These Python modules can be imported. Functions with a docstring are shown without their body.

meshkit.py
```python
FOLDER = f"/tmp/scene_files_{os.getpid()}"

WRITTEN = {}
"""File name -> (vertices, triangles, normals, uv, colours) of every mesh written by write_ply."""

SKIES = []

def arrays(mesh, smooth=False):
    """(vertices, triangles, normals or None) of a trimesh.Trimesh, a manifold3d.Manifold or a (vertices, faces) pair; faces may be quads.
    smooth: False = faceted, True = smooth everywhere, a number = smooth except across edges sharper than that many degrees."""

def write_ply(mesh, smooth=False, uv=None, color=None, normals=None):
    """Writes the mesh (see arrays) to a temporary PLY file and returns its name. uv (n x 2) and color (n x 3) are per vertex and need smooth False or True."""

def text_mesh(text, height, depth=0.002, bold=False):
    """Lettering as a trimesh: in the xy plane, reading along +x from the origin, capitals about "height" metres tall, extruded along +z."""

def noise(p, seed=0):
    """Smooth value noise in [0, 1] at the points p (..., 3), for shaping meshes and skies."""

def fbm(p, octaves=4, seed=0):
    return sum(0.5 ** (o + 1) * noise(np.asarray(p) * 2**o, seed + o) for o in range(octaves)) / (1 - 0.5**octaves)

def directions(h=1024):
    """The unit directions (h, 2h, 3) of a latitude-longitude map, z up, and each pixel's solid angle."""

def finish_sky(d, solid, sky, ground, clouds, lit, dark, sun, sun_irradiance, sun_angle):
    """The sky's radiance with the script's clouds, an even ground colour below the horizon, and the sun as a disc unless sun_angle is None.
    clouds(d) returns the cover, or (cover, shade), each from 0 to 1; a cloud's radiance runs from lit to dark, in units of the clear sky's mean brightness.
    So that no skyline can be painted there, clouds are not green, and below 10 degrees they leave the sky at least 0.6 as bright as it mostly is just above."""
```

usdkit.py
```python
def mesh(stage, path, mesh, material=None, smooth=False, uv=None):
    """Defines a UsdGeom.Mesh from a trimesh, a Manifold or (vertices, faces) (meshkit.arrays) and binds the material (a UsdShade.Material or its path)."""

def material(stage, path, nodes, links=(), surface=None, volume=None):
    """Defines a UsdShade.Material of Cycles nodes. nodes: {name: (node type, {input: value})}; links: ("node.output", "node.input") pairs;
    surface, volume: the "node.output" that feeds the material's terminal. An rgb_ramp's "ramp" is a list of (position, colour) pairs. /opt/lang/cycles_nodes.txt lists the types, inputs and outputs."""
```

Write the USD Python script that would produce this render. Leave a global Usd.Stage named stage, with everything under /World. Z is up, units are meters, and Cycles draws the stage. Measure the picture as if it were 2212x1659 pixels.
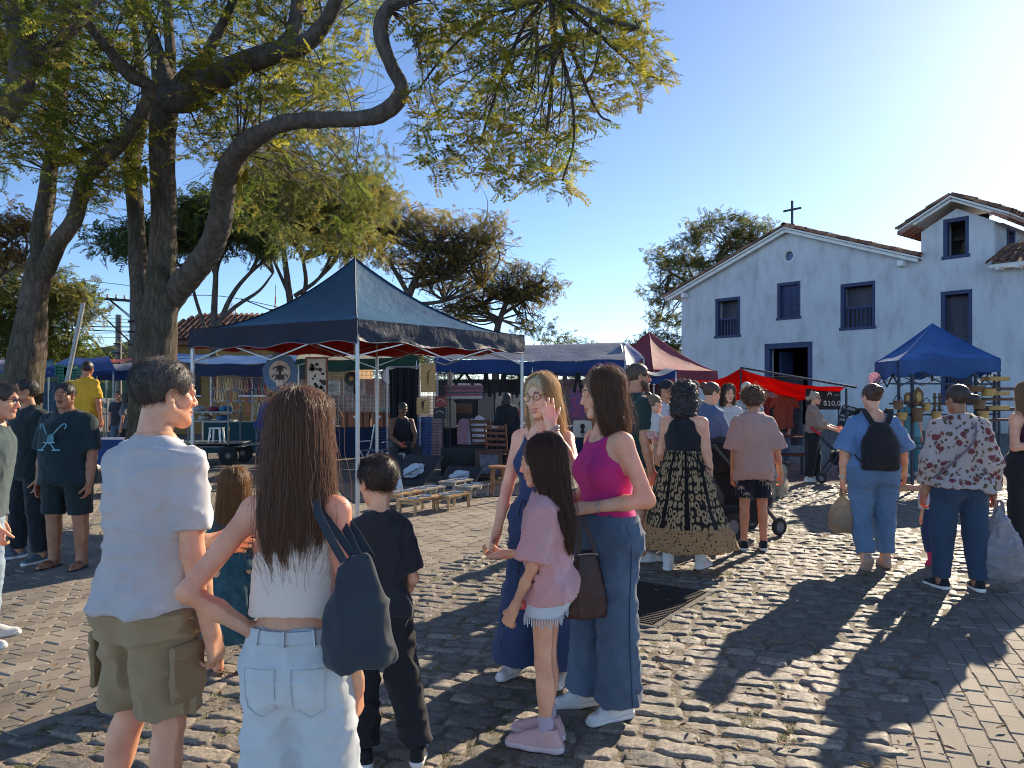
import math, random
import numpy as np, trimesh, usdkit, meshkit
from pxr import Usd, UsdGeom, UsdLux, UsdShade, Gf, Sdf, Vt
from shapely.geometry import Polygon, Point, box as sbox
from shapely import affinity
stage = Usd.Stage.CreateInMemory()
UsdGeom.SetStageUpAxis(stage, 'Z')
stage.SetDefaultPrim(UsdGeom.Xform.Define(stage, '/World').GetPrim())
# ---------------------------------------------------------------- camera, sky, sun, exposure
EYE = 1.56                      # metres above the paving
FPX = 773.5                     # focal length in pixels of a 1024 wide picture
HORIZON = 394.9                 # row of the horizon in a 768 high picture
EXPOSURE = 0.95
SUN_AZ, SUN_EL = math.radians(37.0), math.radians(23.5)   # azimuth from +Y towards +X
SKY_STRENGTH, SUN_INTENSITY = 0.105, 1.2
cam = UsdGeom.Camera.Define(stage, '/World/camera')
cam.CreateHorizontalApertureAttr(36.0)
cam.CreateVerticalApertureAttr(27.0)
cam.CreateFocalLengthAttr(FPX * 36.0 / 1024)
cam.CreateVerticalApertureOffsetAttr((HORIZON - 384) * 36.0 / 1024)
cam.CreateClippingRangeAttr(Gf.Vec2f(0.05, 5000))
cam.CreateExposureAttr(EXPOSURE)
cam.AddTranslateOp().Set(Gf.Vec3d(0, 0, EYE))
cam.AddRotateXOp().Set(90.0)
dome = UsdLux.DomeLight.Define(stage, '/World/sky')
dome.GetPrim().SetCustomDataByKey('kind', 'structure')
sky_mat = usdkit.material(stage, '/World/Looks/sky', {
 's': ('sky_texture', {'sky_type': 'single_scattering', 'sun_disc': False, 'sun_elevation': SUN_EL, 'sun_rotation': SUN_AZ,
                          'altitude': 700.0, 'air_density': 0.7, 'aerosol_density': 0.28, 'ozone_density': 3.4}),
 'b': ('background_shader', {'strength': SKY_STRENGTH})}, [('s.color', 'b.color')], surface='b.background')
UsdShade.MaterialBindingAPI.Apply(dome.GetPrim()).Bind(sky_mat)
sun = UsdLux.DistantLight.Define(stage, '/World/sun')
sun.CreateNormalizeAttr(True)
sun.CreateIntensityAttr(SUN_INTENSITY)
sun.CreateAngleAttr(0.5)
sun.CreateColorAttr(Gf.Vec3f(1.0, 0.86, 0.66))
sun.AddRotateZOp().Set(-math.degrees(SUN_AZ))
sun.AddRotateXOp().Set(math.degrees(SUN_EL) - 90.0)
SUN = np.array([math.sin(SUN_AZ) * math.cos(SUN_EL), math.cos(SUN_AZ) * math.cos(SUN_EL), math.sin(SUN_EL)])
# ---------------------------------------------------------------- helpers
K = 1024 / 2212.0               # the photograph was measured at 2212 pixels across
def at(xd, yd, Y):
 """the point at depth Y that stands at (xd, yd) of the 2212 wide photograph"""
 return np.array([(xd * K - 512) / FPX * Y, Y, EYE - (yd * K - HORIZON) / FPX * Y])
def gx(xd, Y):
 return (xd * K - 512) / FPX * Y
def lin(*c):
 c = np.array(c, float) / 255
 return tuple(np.where(c <= 0.04045, c / 12.92, ((c + 0.055) / 1.055) ** 2.4))
_names = {}
def numbered(base):
 n = _names.get(base, 0)
 _names[base] = n + 1
 return base if n == 0 else f'{base}_{n:03d}'
def meta(p, label=None, cat=None, group=None, kind=None):
 for k, v in (('label', label), ('category', cat), ('group', group), ('kind', kind)):
  if v:
   p.SetCustomDataByKey(k, v)
def path_of(parent):
 return '/World' if parent is None else str(parent.GetPath())
def thing(name, label, cat, loc=(0, 0, 0), rz=0.0, group=None, kind=None):
 x = UsdGeom.Xform.Define(stage, numbered('/World/' + name))
 x.AddTranslateOp().Set(Gf.Vec3d(*map(float, loc)))
 if rz:
  x.AddRotateZOp().Set(float(rz))
 meta(x.GetPrim(), label, cat, group, kind)
 return x.GetPrim()
def obj(name, mesh, m, parent=None, smooth=False, label=None, cat=None, group=None, kind=None, tr=None):
 pth = numbered(path_of(parent) + '/' + name)
 g = usdkit.mesh(stage, pth, mesh, m, smooth=smooth)
 if tr is not None:
  g.AddTranslateOp().Set(Gf.Vec3d(*map(float, tr)))
 meta(g.GetPrim(), label, cat, group, kind)
 return g.GetPrim()
def dup(root, loc, rz, label=None, group=None):
 was = root.GetCustomData()
 r = thing(root.GetName().rstrip('0123456789').rstrip('_'), label or was.get('label'), was.get('category'), loc, rz, group or was.get('group'))
 r.GetReferences().AddInternalReference(root.GetPath())
 r.SetInstanceable(True)
 return r
def cat(ms):
 return trimesh.util.concatenate([m if isinstance(m, trimesh.Trimesh) else trimesh.Trimesh(*m, process=False) for m in ms])
def box(sx, sy, sz, c=(0, 0, 0), ch=0.0):
 if not ch:
  m = trimesh.creation.box((sx, sy, sz))
 else:
  a, b, d = sx / 2, sy / 2, sz / 2
  ch = min(ch, a * .9, b * .9, d * .9)
  p = [(i * x, j * y, k * z) for i in (-1, 1) for j in (-1, 1) for k in (-1, 1) for x, y, z in ((a, b - ch, d - ch), (a - ch, b, d - ch), (a - ch, b - ch, d))]
  m = trimesh.convex.convex_hull(np.array(p))
 m.apply_translation(c)
 return m
def frame_of(d, up=(0, 0, 1)):
 d = np.asarray(d, float)
 d = d / np.linalg.norm(d)
 u = np.asarray(up, float)
 if abs(d @ u) > .98:
  u = np.array([1.0, 0, 0])
 x = np.cross(u, d)
 x /= np.linalg.norm(x)
 return x, np.cross(d, x), d
def bar(a, b, w, t=None, ch=0.0):
 """a box of section w x t from a to b"""
 a, b = np.asarray(a, float), np.asarray(b, float)
 x, y, d = frame_of(b - a)
 m = box(w, t or w, np.linalg.norm(b - a), ch=ch)
 T = np.eye(4)
 T[:3, :3] = np.stack([x, y, d], 1)
 T[:3, 3] = (a + b) / 2
 m.apply_transform(T)
 return m
def rod(a, b, r, r2=None, n=10):
 return tube([a, b], [r, r if r2 is None else r2], n, 1)
def spline(pts, n):
 pts = np.asarray(pts, float)
 if len(pts) < 3:
  t = np.linspace(0, 1, n * (len(pts) - 1) + 1)[:, None]
  return pts[0] * (1 - t) + pts[-1] * t
 P = np.vstack([2 * pts[0] - pts[1], pts, 2 * pts[-1] - pts[-2]])
 out = []
 for i in range(len(pts) - 1):
  p0, p1, p2, p3 = P[i:i + 4]
  for t in np.linspace(0, 1, n, endpoint=False):
   out.append(.5 * (2 * p1 + (p2 - p0) * t + (2 * p0 - 5 * p1 + 4 * p2 - p3) * t * t + (3 * p1 - p0 - 3 * p2 + p3) * t ** 3))
 out.append(pts[-1])
 return np.array(out)
def tube(pts, radii, sides=8, sub=4, rough=0.0, seed=0, freq=3.0, flat=1.0):
 """a closed tube along the points; radii per point; rough: relative relief"""
 pr = np.hstack([np.asarray(pts, float), np.broadcast_to(np.asarray(radii, float), (len(pts),))[:, None]])
 pr = spline(pr, sub) if sub > 1 else pr
 p, r = pr[:, :3], np.maximum(pr[:, 3], 1e-4)
 t = np.gradient(p, axis=0)
 t /= np.linalg.norm(t, axis=1, keepdims=True) + 1e-12
 a = np.zeros_like(p)
 ref = np.array([1.0, 0, 0]) if abs(t[0, 0]) < .8 else np.array([0, 1.0, 0])
 for i in range(len(p)):
  ref = ref - t[i] * (ref @ t[i])
  ref /= np.linalg.norm(ref) + 1e-12
  a[i] = ref
 b = np.cross(t, a)
 ang = np.arange(sides) * 2 * np.pi / sides
 off = np.cos(ang)[None, :, None] * a[:, None] + np.sin(ang)[None, :, None] * b[:, None] * flat
 rad = np.broadcast_to(r[:, None], (len(p), sides)).copy()
 if rough:
  q = p[:, None] + off * r[:, None, None]
  rad *= 1 + rough * ((meshkit.fbm(q * np.array([freq * 1.6, freq * 1.6, freq * .6]), 4, seed) - .5) * 1.5 + .35 * (.5 - np.abs(meshkit.noise(q * np.array([freq * 7, freq * 7, freq * 1.3]), seed + 5) - .5) * 2))
 v = p[:, None] + off * rad[:, :, None]
 n = len(p)
 i, j = np.meshgrid(np.arange(n - 1), np.arange(sides), indexing='ij')
 q = np.stack([i * sides + j, i * sides + (j + 1) % sides, (i + 1) * sides + (j + 1) % sides, (i + 1) * sides + j], -1).reshape(-1, 4)
 V = np.vstack([v.reshape(-1, 3), p[:1], p[-1:]])
 k = np.arange(sides)
 F = np.vstack([q[:, [0, 1, 2]], q[:, [0, 2, 3]],
                   np.stack([np.full(sides, n * sides), (k + 1) % sides, k], 1),
                   np.stack([np.full(sides, n * sides + 1), (n - 1) * sides + k, (n - 1) * sides + (k + 1) % sides], 1)])
 return trimesh.Trimesh(V, F, process=False)
def ball(c, r, sub=2):
 m = trimesh.creation.icosphere(sub, 1.0)
 m.apply_scale(r)
 m.apply_translation(c)
 return m
def sheet(P, thick=0.0):
 """a grid of points (n, m, 3) as a surface; thick gives it a second side and rim"""
 n, m = P.shape[:2]
 i, j = np.meshgrid(np.arange(n - 1), np.arange(m - 1), indexing='ij')
 q = np.stack([i * m + j, (i + 1) * m + j, (i + 1) * m + j + 1, i * m + j + 1], -1).reshape(-1, 4)
 F = np.vstack([q[:, [0, 1, 2]], q[:, [0, 2, 3]]])
 V = P.reshape(-1, 3)
 if thick:
  nv = trimesh.Trimesh(V, F, process=False).vertex_normals
  rim = np.concatenate([np.arange(m), (np.arange(1, n)) * m + m - 1, (n - 1) * m + np.arange(m - 2, -1, -1), np.arange(n - 2, 0, -1) * m])
  N = n * m
  r2 = np.roll(rim, -1)
  V = np.vstack([V, V - nv * thick])
  F = np.vstack([F, F[:, ::-1] + N, np.stack([rim, rim + N, r2], 1), np.stack([r2, rim + N, r2 + N], 1)])
 return trimesh.Trimesh(V, F, process=False)
def extrude(poly, h, z=0.0):
 m = trimesh.util.concatenate([trimesh.creation.extrude_polygon(g, h, engine='earcut') for g in getattr(poly, 'geoms', [poly])])
 m.apply_translation((0, 0, z))
 return m
def upright(m, o, x, depth):
 """a mesh modelled in xy with thickness along z is stood up: x along the direction x, y up, z along depth"""
 T = np.eye(4)
 x = np.array([*x[:2], 0.0]) / np.hypot(*x[:2])
 T[:3, :3] = np.stack([x, [0, 0, 1], np.cross(x, [0, 0, 1])], 1)
 T[:3, 3] = o
 m = m.copy()
 m.apply_transform(T)
 return m
def lathe(prof, n=20):
 m = trimesh.creation.revolve(np.array(prof, float), sections=n)
 return m
# ---------------------------------------------------------------- materials
_mats = {}
def mat(name, col, rough=.8, var=.18, vscale=5., bump=0., bscale=60., metal=0., spec=.35, sheen=0., trans=0., col2=None, bdist=.004, island=0., stretch=None, glow=None):
 """a principled surface whose colour wanders between two tones, with fine relief"""
 if name in _mats:
  return _mats[name]
 c = np.array(col)
 lo, hi = (c * (1 - var), np.minimum(c * (1 + var), .95)) if col2 is None else (c, np.array(col2))
 nodes = {'tc': ('texture_coordinate', {}), 'n': ('noise_texture', {'scale': vscale, 'detail': 5.0, 'roughness': .6}),
             'r': ('rgb_ramp', {'ramp': [(0.3, tuple(lo)), (0.7, tuple(hi))]}),
             'p': ('principled_bsdf', {'roughness': rough, 'metallic': metal, 'specular_ior_level': spec, 'sheen_weight': sheen})}
 links = [('n.fac', 'r.fac')]
 src = 'tc.object'
 if stretch:
  nodes['mp'] = ('mapping', {'scale': stretch})
  links += [('tc.object', 'mp.vector')]
  src = 'mp.vector'
 links.append((src, 'n.vector'))
 out = 'r.color'
 if island:
  nodes['g'] = ('geometry', {})
  nodes['o'] = ('object_info', {})
  nodes['ad'] = ('math', {'math_type': 'add'})
  nodes['fr'] = ('math', {'math_type': 'fraction'})
  nodes['rr'] = ('rgb_ramp', {'ramp': [(0, (1 - island,) * 3), (1, (1 + island,) * 3)]})
  nodes['mm'] = ('mix_color', {'blend_type': 'multiply', 'fac': 1.0, 'use_clamp': False})
  links += [('g.random_per_island', 'ad.value1'), ('o.random', 'ad.value2'), ('ad.value', 'fr.value1'), ('fr.value', 'rr.fac'), (out, 'mm.a'), ('rr.color', 'mm.b')]
  out = 'mm.result'
 links.append((out, 'p.base_color'))
 if bump:
  nodes['bn'] = ('noise_texture', {'scale': bscale, 'detail': 4.0, 'roughness': .65})
  nodes['b'] = ('bump', {'strength': bump, 'distance': bdist})
  links += [(src, 'bn.vector'), ('bn.fac', 'b.height'), ('b.normal', 'p.normal')]
 surf = 'p.BSDF'
 if trans:
  nodes['t'] = ('translucent_bsdf', {})
  nodes['mx'] = ('mix_closure', {'fac': trans})
  links += [(out, 't.color'), ('p.BSDF', 'mx.closure1'), ('t.BSDF', 'mx.closure2')]
  surf = 'mx.closure'
 _mats[name] = usdkit.material(stage, '/World/Looks/' + name, nodes, links, surface=surf)
 return _mats[name]
def cloth(name, col, rough=.9, var=.10, trans=0., bump=.25, col2=None, vscale=4., bscale=420.):
 return mat('cloth_' + name, col, rough, var, vscale, bump, bscale, sheen=.12, spec=.2, trans=trans, col2=col2, bdist=.002)
def skin_mat(name, col):
 n = 'skin_' + name
 if n not in _mats:
  c = np.array(col)
  _mats[n] = usdkit.material(stage, '/World/Looks/' + n, {
   'tc': ('texture_coordinate', {}), 'n': ('noise_texture', {'scale': 14.0, 'detail': 5.0}),
   'r': ('rgb_ramp', {'ramp': [(.3, tuple(c * np.array([.86, .75, .70]))), (.7, tuple(np.minimum(c * 1.08, .9)))]}),
   'bn': ('noise_texture', {'scale': 260.0, 'detail': 3.0}), 'b': ('bump', {'strength': .12, 'distance': .002}),
   'p': ('principled_bsdf', {'roughness': .48, 'specular_ior_level': .4, 'subsurface_weight': .22, 'subsurface_scale': .012, 'subsurface_radius': (1.0, .28, .12)})},
   [('tc.object', 'n.vector'), ('n.fac', 'r.fac'), ('r.color', 'p.base_color'), ('tc.object', 'bn.vector'), ('bn.fac', 'b.height'), ('b.normal', 'p.normal')], surface='p.BSDF')
 return _mats[n]
def hair_mats(name, col):
 n = 'hair_' + name
 if n not in _mats:
  c = np.array(col)
  _mats[n] = usdkit.material(stage, '/World/Looks/' + n, {
   'tc': ('texture_coordinate', {}), 'm': ('mapping', {'scale': (1, 1, .10)}), 'n': ('noise_texture', {'scale': 150.0, 'detail': 4.0}),
   'r': ('rgb_ramp', {'ramp': [(.3, tuple(c * .5)), (.7, tuple(c * 1.35))]}), 'b': ('bump', {'strength': .6, 'distance': .006}),
   'p': ('principled_bsdf', {'roughness': .5, 'specular_ior_level': .5})},
   [('tc.object', 'm.vector'), ('m.vector', 'n.vector'), ('n.fac', 'r.fac'), ('r.color', 'p.base_color'), ('n.fac', 'b.height'), ('b.normal', 'p.normal')], surface='p.BSDF')
  _mats[n + '_s'] = usdkit.material(stage, '/World/Looks/' + n + '_strand', {
   'h': ('hair_info', {}), 'o': ('geometry', {}),
   'w': ('white_noise_texture', {'dimensions': '1D'}),
   'r': ('rgb_ramp', {'ramp': [(0, tuple(c * .55)), (1, tuple(np.minimum(c * 1.6, .8)))]}),
   'p': ('principled_bsdf', {'roughness': .38, 'specular_ior_level': .6}),
   't': ('translucent_bsdf', {}), 'mx': ('mix_closure', {'fac': .35})},
   [('h.index', 'w.w'), ('w.value', 'r.fac'), ('r.color', 'p.base_color'), ('r.color', 't.color'), ('p.BSDF', 'mx.closure1'), ('t.BSDF', 'mx.closure2')], surface='mx.closure')
 return _mats[n], _mats[n + '_s']
def curves(name, lines, widths, m, parent, kind=None):
 """thin fibres as one BasisCurves prim; lines (n, k, 3)"""
 lines = np.asarray(lines, np.float32)
 n, k = lines.shape[:2]
 c = UsdGeom.BasisCurves.Define(stage, numbered(path_of(parent) + '/' + name))
 c.CreateTypeAttr('linear')
 c.CreateCurveVertexCountsAttr(Vt.IntArray.FromNumpy(np.full(n, k, np.int32)))
 c.CreatePointsAttr(Vt.Vec3fArray.FromNumpy(lines.reshape(-1, 3)))
 c.CreateWidthsAttr(Vt.FloatArray.FromNumpy(np.broadcast_to(np.asarray(widths, np.float32), (n, k)).reshape(-1).copy()))
 c.SetWidthsInterpolation('vertex')
 UsdShade.MaterialBindingAPI.Apply(c.GetPrim()).Bind(m)
 meta(c.GetPrim(), kind=kind)
 return c.GetPrim()
def scatter(name, protos, P, Q, S, idx, parent, kind='stuff'):
 """a PointInstancer: protos [(mesh, material)], positions, quaternions (w, x, y, z), scales"""
 pi = UsdGeom.PointInstancer.Define(stage, numbered(path_of(parent) + '/' + name))
 rel = pi.CreatePrototypesRel()
 for k, (m, mt) in enumerate(protos):
  g = usdkit.mesh(stage, f'{pi.GetPath()}/sprig_{k + 1:03d}', m, mt)
  rel.AddTarget(g.GetPath())
 pi.CreateProtoIndicesAttr(Vt.IntArray.FromNumpy(np.asarray(idx, np.int32)))
 pi.CreatePositionsAttr(Vt.Vec3fArray.FromNumpy(np.asarray(P, np.float32)))
 q = np.asarray(Q, np.float32)
 pi.CreateOrientationsAttr(Vt.QuathArray([Gf.Quath(*map(float, r)) for r in q]))
 pi.CreateScalesAttr(Vt.Vec3fArray.FromNumpy(np.repeat(np.asarray(S, np.float32)[:, None], 3, 1)))
 meta(pi.GetPrim(), kind=kind)
 return pi.GetPrim()
def rand_quat(rng, n, tilt=.6):
 """random heading, tilted from level by up to about tilt radians"""
 yaw = rng.uniform(0, 2 * np.pi, n)
 ax = rng.uniform(0, 2 * np.pi, n)
 a = rng.normal(0, tilt, n)
 qz = np.stack([np.cos(yaw / 2), 0 * yaw, 0 * yaw, np.sin(yaw / 2)], 1)
 qt = np.stack([np.cos(a / 2), np.cos(ax) * np.sin(a / 2), np.sin(ax) * np.sin(a / 2), 0 * a], 1)
 w1, x1, y1, z1 = qt.T
 w2, x2, y2, z2 = qz.T
 return np.stack([w1 * w2 - x1 * x2 - y1 * y2 - z1 * z2, w1 * x2 + x1 * w2 + y1 * z2 - z1 * y2, w1 * y2 - x1 * z2 + y1 * w2 + z1 * x2, w1 * z2 + x1 * y2 - y1 * x2 + z1 * w2], 1)
# ---------------------------------------------------------------- smooth solids: round bones blended into one surface
f32 = np.float32
def cone(a, b, ra, rb, k=.02):
 a, b = np.asarray(a, float), np.asarray(b, float)
 ba = b - a
 L2 = max(ba @ ba, 1e-9)
 def f(x, y, z):
  t = np.clip(((x - a[0]) * ba[0] + (y - a[1]) * ba[1] + (z - a[2]) * ba[2]) / L2, 0, 1)
  return np.sqrt((x - a[0] - t * ba[0]) ** 2 + (y - a[1] - t * ba[1]) ** 2 + (z - a[2] - t * ba[2]) ** 2) - (ra + (rb - ra) * t)
 r = max(ra, rb)
 return f, np.minimum(a, b) - r, np.maximum(a, b) + r, k
def ell(c, r, k=.02, rot=None):
 c, r = np.asarray(c, float), np.broadcast_to(np.asarray(r, float), (3,))
 def f(x, y, z):
  d = (x - c[0], y - c[1], z - c[2])
  if rot is not None:
   d = [rot[0, i] * d[0] + rot[1, i] * d[1] + rot[2, i] * d[2] for i in range(3)]
  k0 = np.sqrt((d[0] / r[0]) ** 2 + (d[1] / r[1]) ** 2 + (d[2] / r[2]) ** 2)
  k1 = np.sqrt((d[0] / r[0] ** 2) ** 2 + (d[1] / r[1] ** 2) ** 2 + (d[2] / r[2] ** 2) ** 2)
  return k0 * (k0 - 1) / np.maximum(k1, 1e-6)
 R = r if rot is None else np.full(3, r.max())
 return f, c - R, c + R, k
def clipped(p, e, d):
 """the part of a prim on the near side of the plane through e across d"""
 f = p[0]
 return (lambda x, y, z: np.maximum(f(x, y, z), (x - e[0]) * d[0] + (y - e[1]) * d[1] + (z - e[2]) * d[2]),) + p[1:]
def stack(secs, k=.02, wave=None, power=2.0):
 """a trunk of ellipses: rows (z, rx, ry, x0, y0), joined smoothly; wave(phi, z) -> relative relief"""
 from scipy.interpolate import PchipInterpolator
 S = np.array(sorted([tuple(s) + (0,) * (5 - len(s)) for s in secs]), float)
 P = PchipInterpolator(S[:, 0], S[:, 1:])
 z0, z1 = S[0, 0], S[-1, 0]
 def f(x, y, z):
  q = P(np.clip(z.ravel(), z0, z1)).reshape(z.shape + (4,))
  rx, ry, dx, dy = q[..., 0], q[..., 1], x - q[..., 2], y - q[..., 3]
  if wave is not None:
   w = 1 + wave(np.arctan2(dy, dx), z)
   rx, ry = rx * w, ry * w
  if power != 2.0:
   k0 = (np.abs(dx / rx) ** power + np.abs(dy / ry) ** power) ** (1 / power)
   d = (k0 - 1) * np.minimum(rx, ry)
  else:
   k0 = np.sqrt((dx / rx) ** 2 + (dy / ry) ** 2)
   k1 = np.sqrt((dx / rx ** 2) ** 2 + (dy / ry ** 2) ** 2)
   d = np.where(k0 < 1e-3, -np.minimum(rx, ry), k0 * (k0 - 1) / np.maximum(k1, 1e-6))
  return np.maximum(d, np.maximum(z - z1, z0 - z))
 rx, ry = S[:, 1] * 1.15, S[:, 2] * 1.15
 return f, np.array([(S[:, 3] - rx).min(), (S[:, 4] - ry).min(), z0]), np.array([(S[:, 3] + rx).max(), (S[:, 4] + ry).max(), z1]), k
_EDGES = [(0, 1), (2, 3), (4, 5), (6, 7), (0, 2), (1, 3), (4, 6), (5, 7), (0, 4), (1, 5), (2, 6), (3, 7)]
_CORN = np.array([[i, j, k] for i in (0, 1) for j in (0, 1) for k in (0, 1)])
def nets(F, org, h):
 """the zero surface of F as a smooth mesh (surface nets)"""
 s = F < 0
 n = np.array(s.shape)
 c = np.zeros(n - 1, np.int8)
 sl = [(slice(None, -1), slice(1, None))[b] for b in (0, 1)]
 for i, j, k in _CORN:
  c += s[sl[i], sl[j], sl[k]]
 ids = np.argwhere((c > 0) & (c < 8))
 if not len(ids):
  return trimesh.Trimesh()
 idx = np.full(n - 1, -1, np.int32)
 idx[tuple(ids.T)] = np.arange(len(ids))
 val = np.stack([F[tuple((ids + o).T)] for o in _CORN], 1)
 pos, cnt = np.zeros((len(ids), 3)), np.zeros(len(ids))
 for a, b in _EDGES:
  m = (val[:, a] < 0) != (val[:, b] < 0)
  t = np.where(m, val[:, a] / np.where(m, val[:, a] - val[:, b], 1), 0)
  pos += m[:, None] * (_CORN[a] + t[:, None] * (_CORN[b] - _CORN[a]))
  cnt += m
 v = (ids + pos / cnt[:, None]) * h + org
 Q = []
 for ax in range(3):
  u, w = (ax + 1) % 3, (ax + 2) % 3
  lo = [slice(None)] * 3
  hi = [slice(None)] * 3
  lo[ax], hi[ax] = slice(None, -1), slice(1, None)
  e = np.argwhere(s[tuple(lo)] != s[tuple(hi)])
  e = e[(e[:, u] > 0) & (e[:, w] > 0) & (e[:, u] < n[u] - 1) & (e[:, w] < n[w] - 1)]
  if not len(e):
   continue
  du, dw = np.eye(3, dtype=int)[u], np.eye(3, dtype=int)[w]
  q = np.stack([idx[tuple((e - du - dw).T)], idx[tuple((e - dw).T)], idx[tuple(e.T)], idx[tuple((e - du).T)]], 1)
  flip = ~s[tuple(e.T)]
  q[flip] = q[flip][:, ::-1]
  Q.append(q)
 q = np.vstack(Q)
 q = q[(q >= 0).all(1)]
 # one gentle relaxation
 acc, num = np.zeros_like(v), np.zeros(len(v))
 for a, b in ((0, 1), (1, 2), (2, 3), (3, 0)):
  np.add.at(acc, q[:, a], v[q[:, b]])
  np.add.at(acc, q[:, b], v[q[:, a]])
  np.add.at(num, q[:, a], 1)
  np.add.at(num, q[:, b], 1)
 v = .5 * v + .5 * acc / np.maximum(num, 1)[:, None]
 return trimesh.Trimesh(v, np.vstack([q[:, [0, 1, 2]], q[:, [0, 2, 3]]]), process=False)
def solid(prims, h, cuts=(), pad=None):
 """union of prims [(f, lo, hi, k) or (f, lo, hi, k, 'sub')], then each cut keeps where cut(x, y, z) < 0"""
 body = [p for p in prims if len(p) < 5]
 lo = np.min([p[1] for p in body], 0) - 3 * h
 hi = np.max([p[2] for p in body], 0) + 3 * h
 ax = [np.arange(lo[i], hi[i] + h, h, dtype=f32) for i in range(3)]
 F = np.full([len(a) for a in ax], 1.0, f32)
 for p in prims:
  f, a, b, k = p[:4]
  m = k + 3 * h
  s = [slice(max(0, int((a[i] - m - lo[i]) / h)), max(1, int((b[i] + m - lo[i]) / h) + 2)) for i in range(3)]
  X, Y, Z = ax[0][s[0]][:, None, None], ax[1][s[1]][None, :, None], ax[2][s[2]][None, None, :]
  if 0 in (X.size, Y.size, Z.size):
   continue
  old = F[s[0], s[1], s[2]]
  d = np.broadcast_to(f(X, Y, Z), old.shape).astype(f32)
  if len(p) == 5:
   d = -d
   q = np.maximum(k - np.abs(old - d), 0) / max(k, 1e-6)
   F[s[0], s[1], s[2]] = np.maximum(old, d) + q * q * k * .25
  else:
   q = np.maximum(k - np.abs(old - d), 0) / max(k, 1e-6)
   F[s[0], s[1], s[2]] = np.minimum(old, d) - q * q * k * .25
 X, Y, Z = ax[0][:, None, None], ax[1][None, :, None], ax[2][None, None, :]
 for c in cuts:
  F = np.maximum(F, c(X, Y, Z).astype(f32))
 F[[0, -1]] = 1
 F[:, [0, -1]] = 1
 F[:, :, [0, -1]] = 1
 return nets(F, lo, h)
def folds(m, amp, scale=(9, 9, 5), seed=0, only=None):
 """moves the surface along its normals by soft folds"""
 if not len(m.faces):
  return m
 n = m.vertex_normals
 v = np.array(m.vertices)
 a = meshkit.fbm(v * np.array(scale) + seed * 7.3, 3, seed) - .5
 r = 1 - 2 * np.abs(meshkit.noise(v * np.array(scale) * 1.7 + seed * 3.1, seed + 9) - .5) * 2
 d = amp * (a * 1.2 + .5 * np.maximum(r, 0) ** 2 - .15)
 if only is not None:
  d = d * only(v)
 return trimesh.Trimesh(v + n * d[:, None], m.faces, process=False)
def rot3(yaw=0, pitch=0, roll=0):
 """yaw turns left, pitch looks up, roll tilts to the right (degrees)"""
 y, p, r = np.radians([yaw, pitch, roll])
 Rz = np.array([[math.cos(y), -math.sin(y), 0], [math.sin(y), math.cos(y), 0], [0, 0, 1]])
 Rx = np.array([[1, 0, 0], [0, math.cos(p), -math.sin(p)], [0, math.sin(p), math.cos(p)]])
 Ry = np.array([[math.cos(r), 0, math.sin(r)], [0, 1, 0], [-math.sin(r), 0, math.cos(r)]])
 return Rz @ Rx @ Ry
def moved(m, R, o):
 return trimesh.Trimesh(np.asarray(m.vertices) @ R.T + o, m.faces, process=False)
def unit(v):
 v = np.asarray(v, float)
 return v / np.linalg.norm(v)
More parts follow.
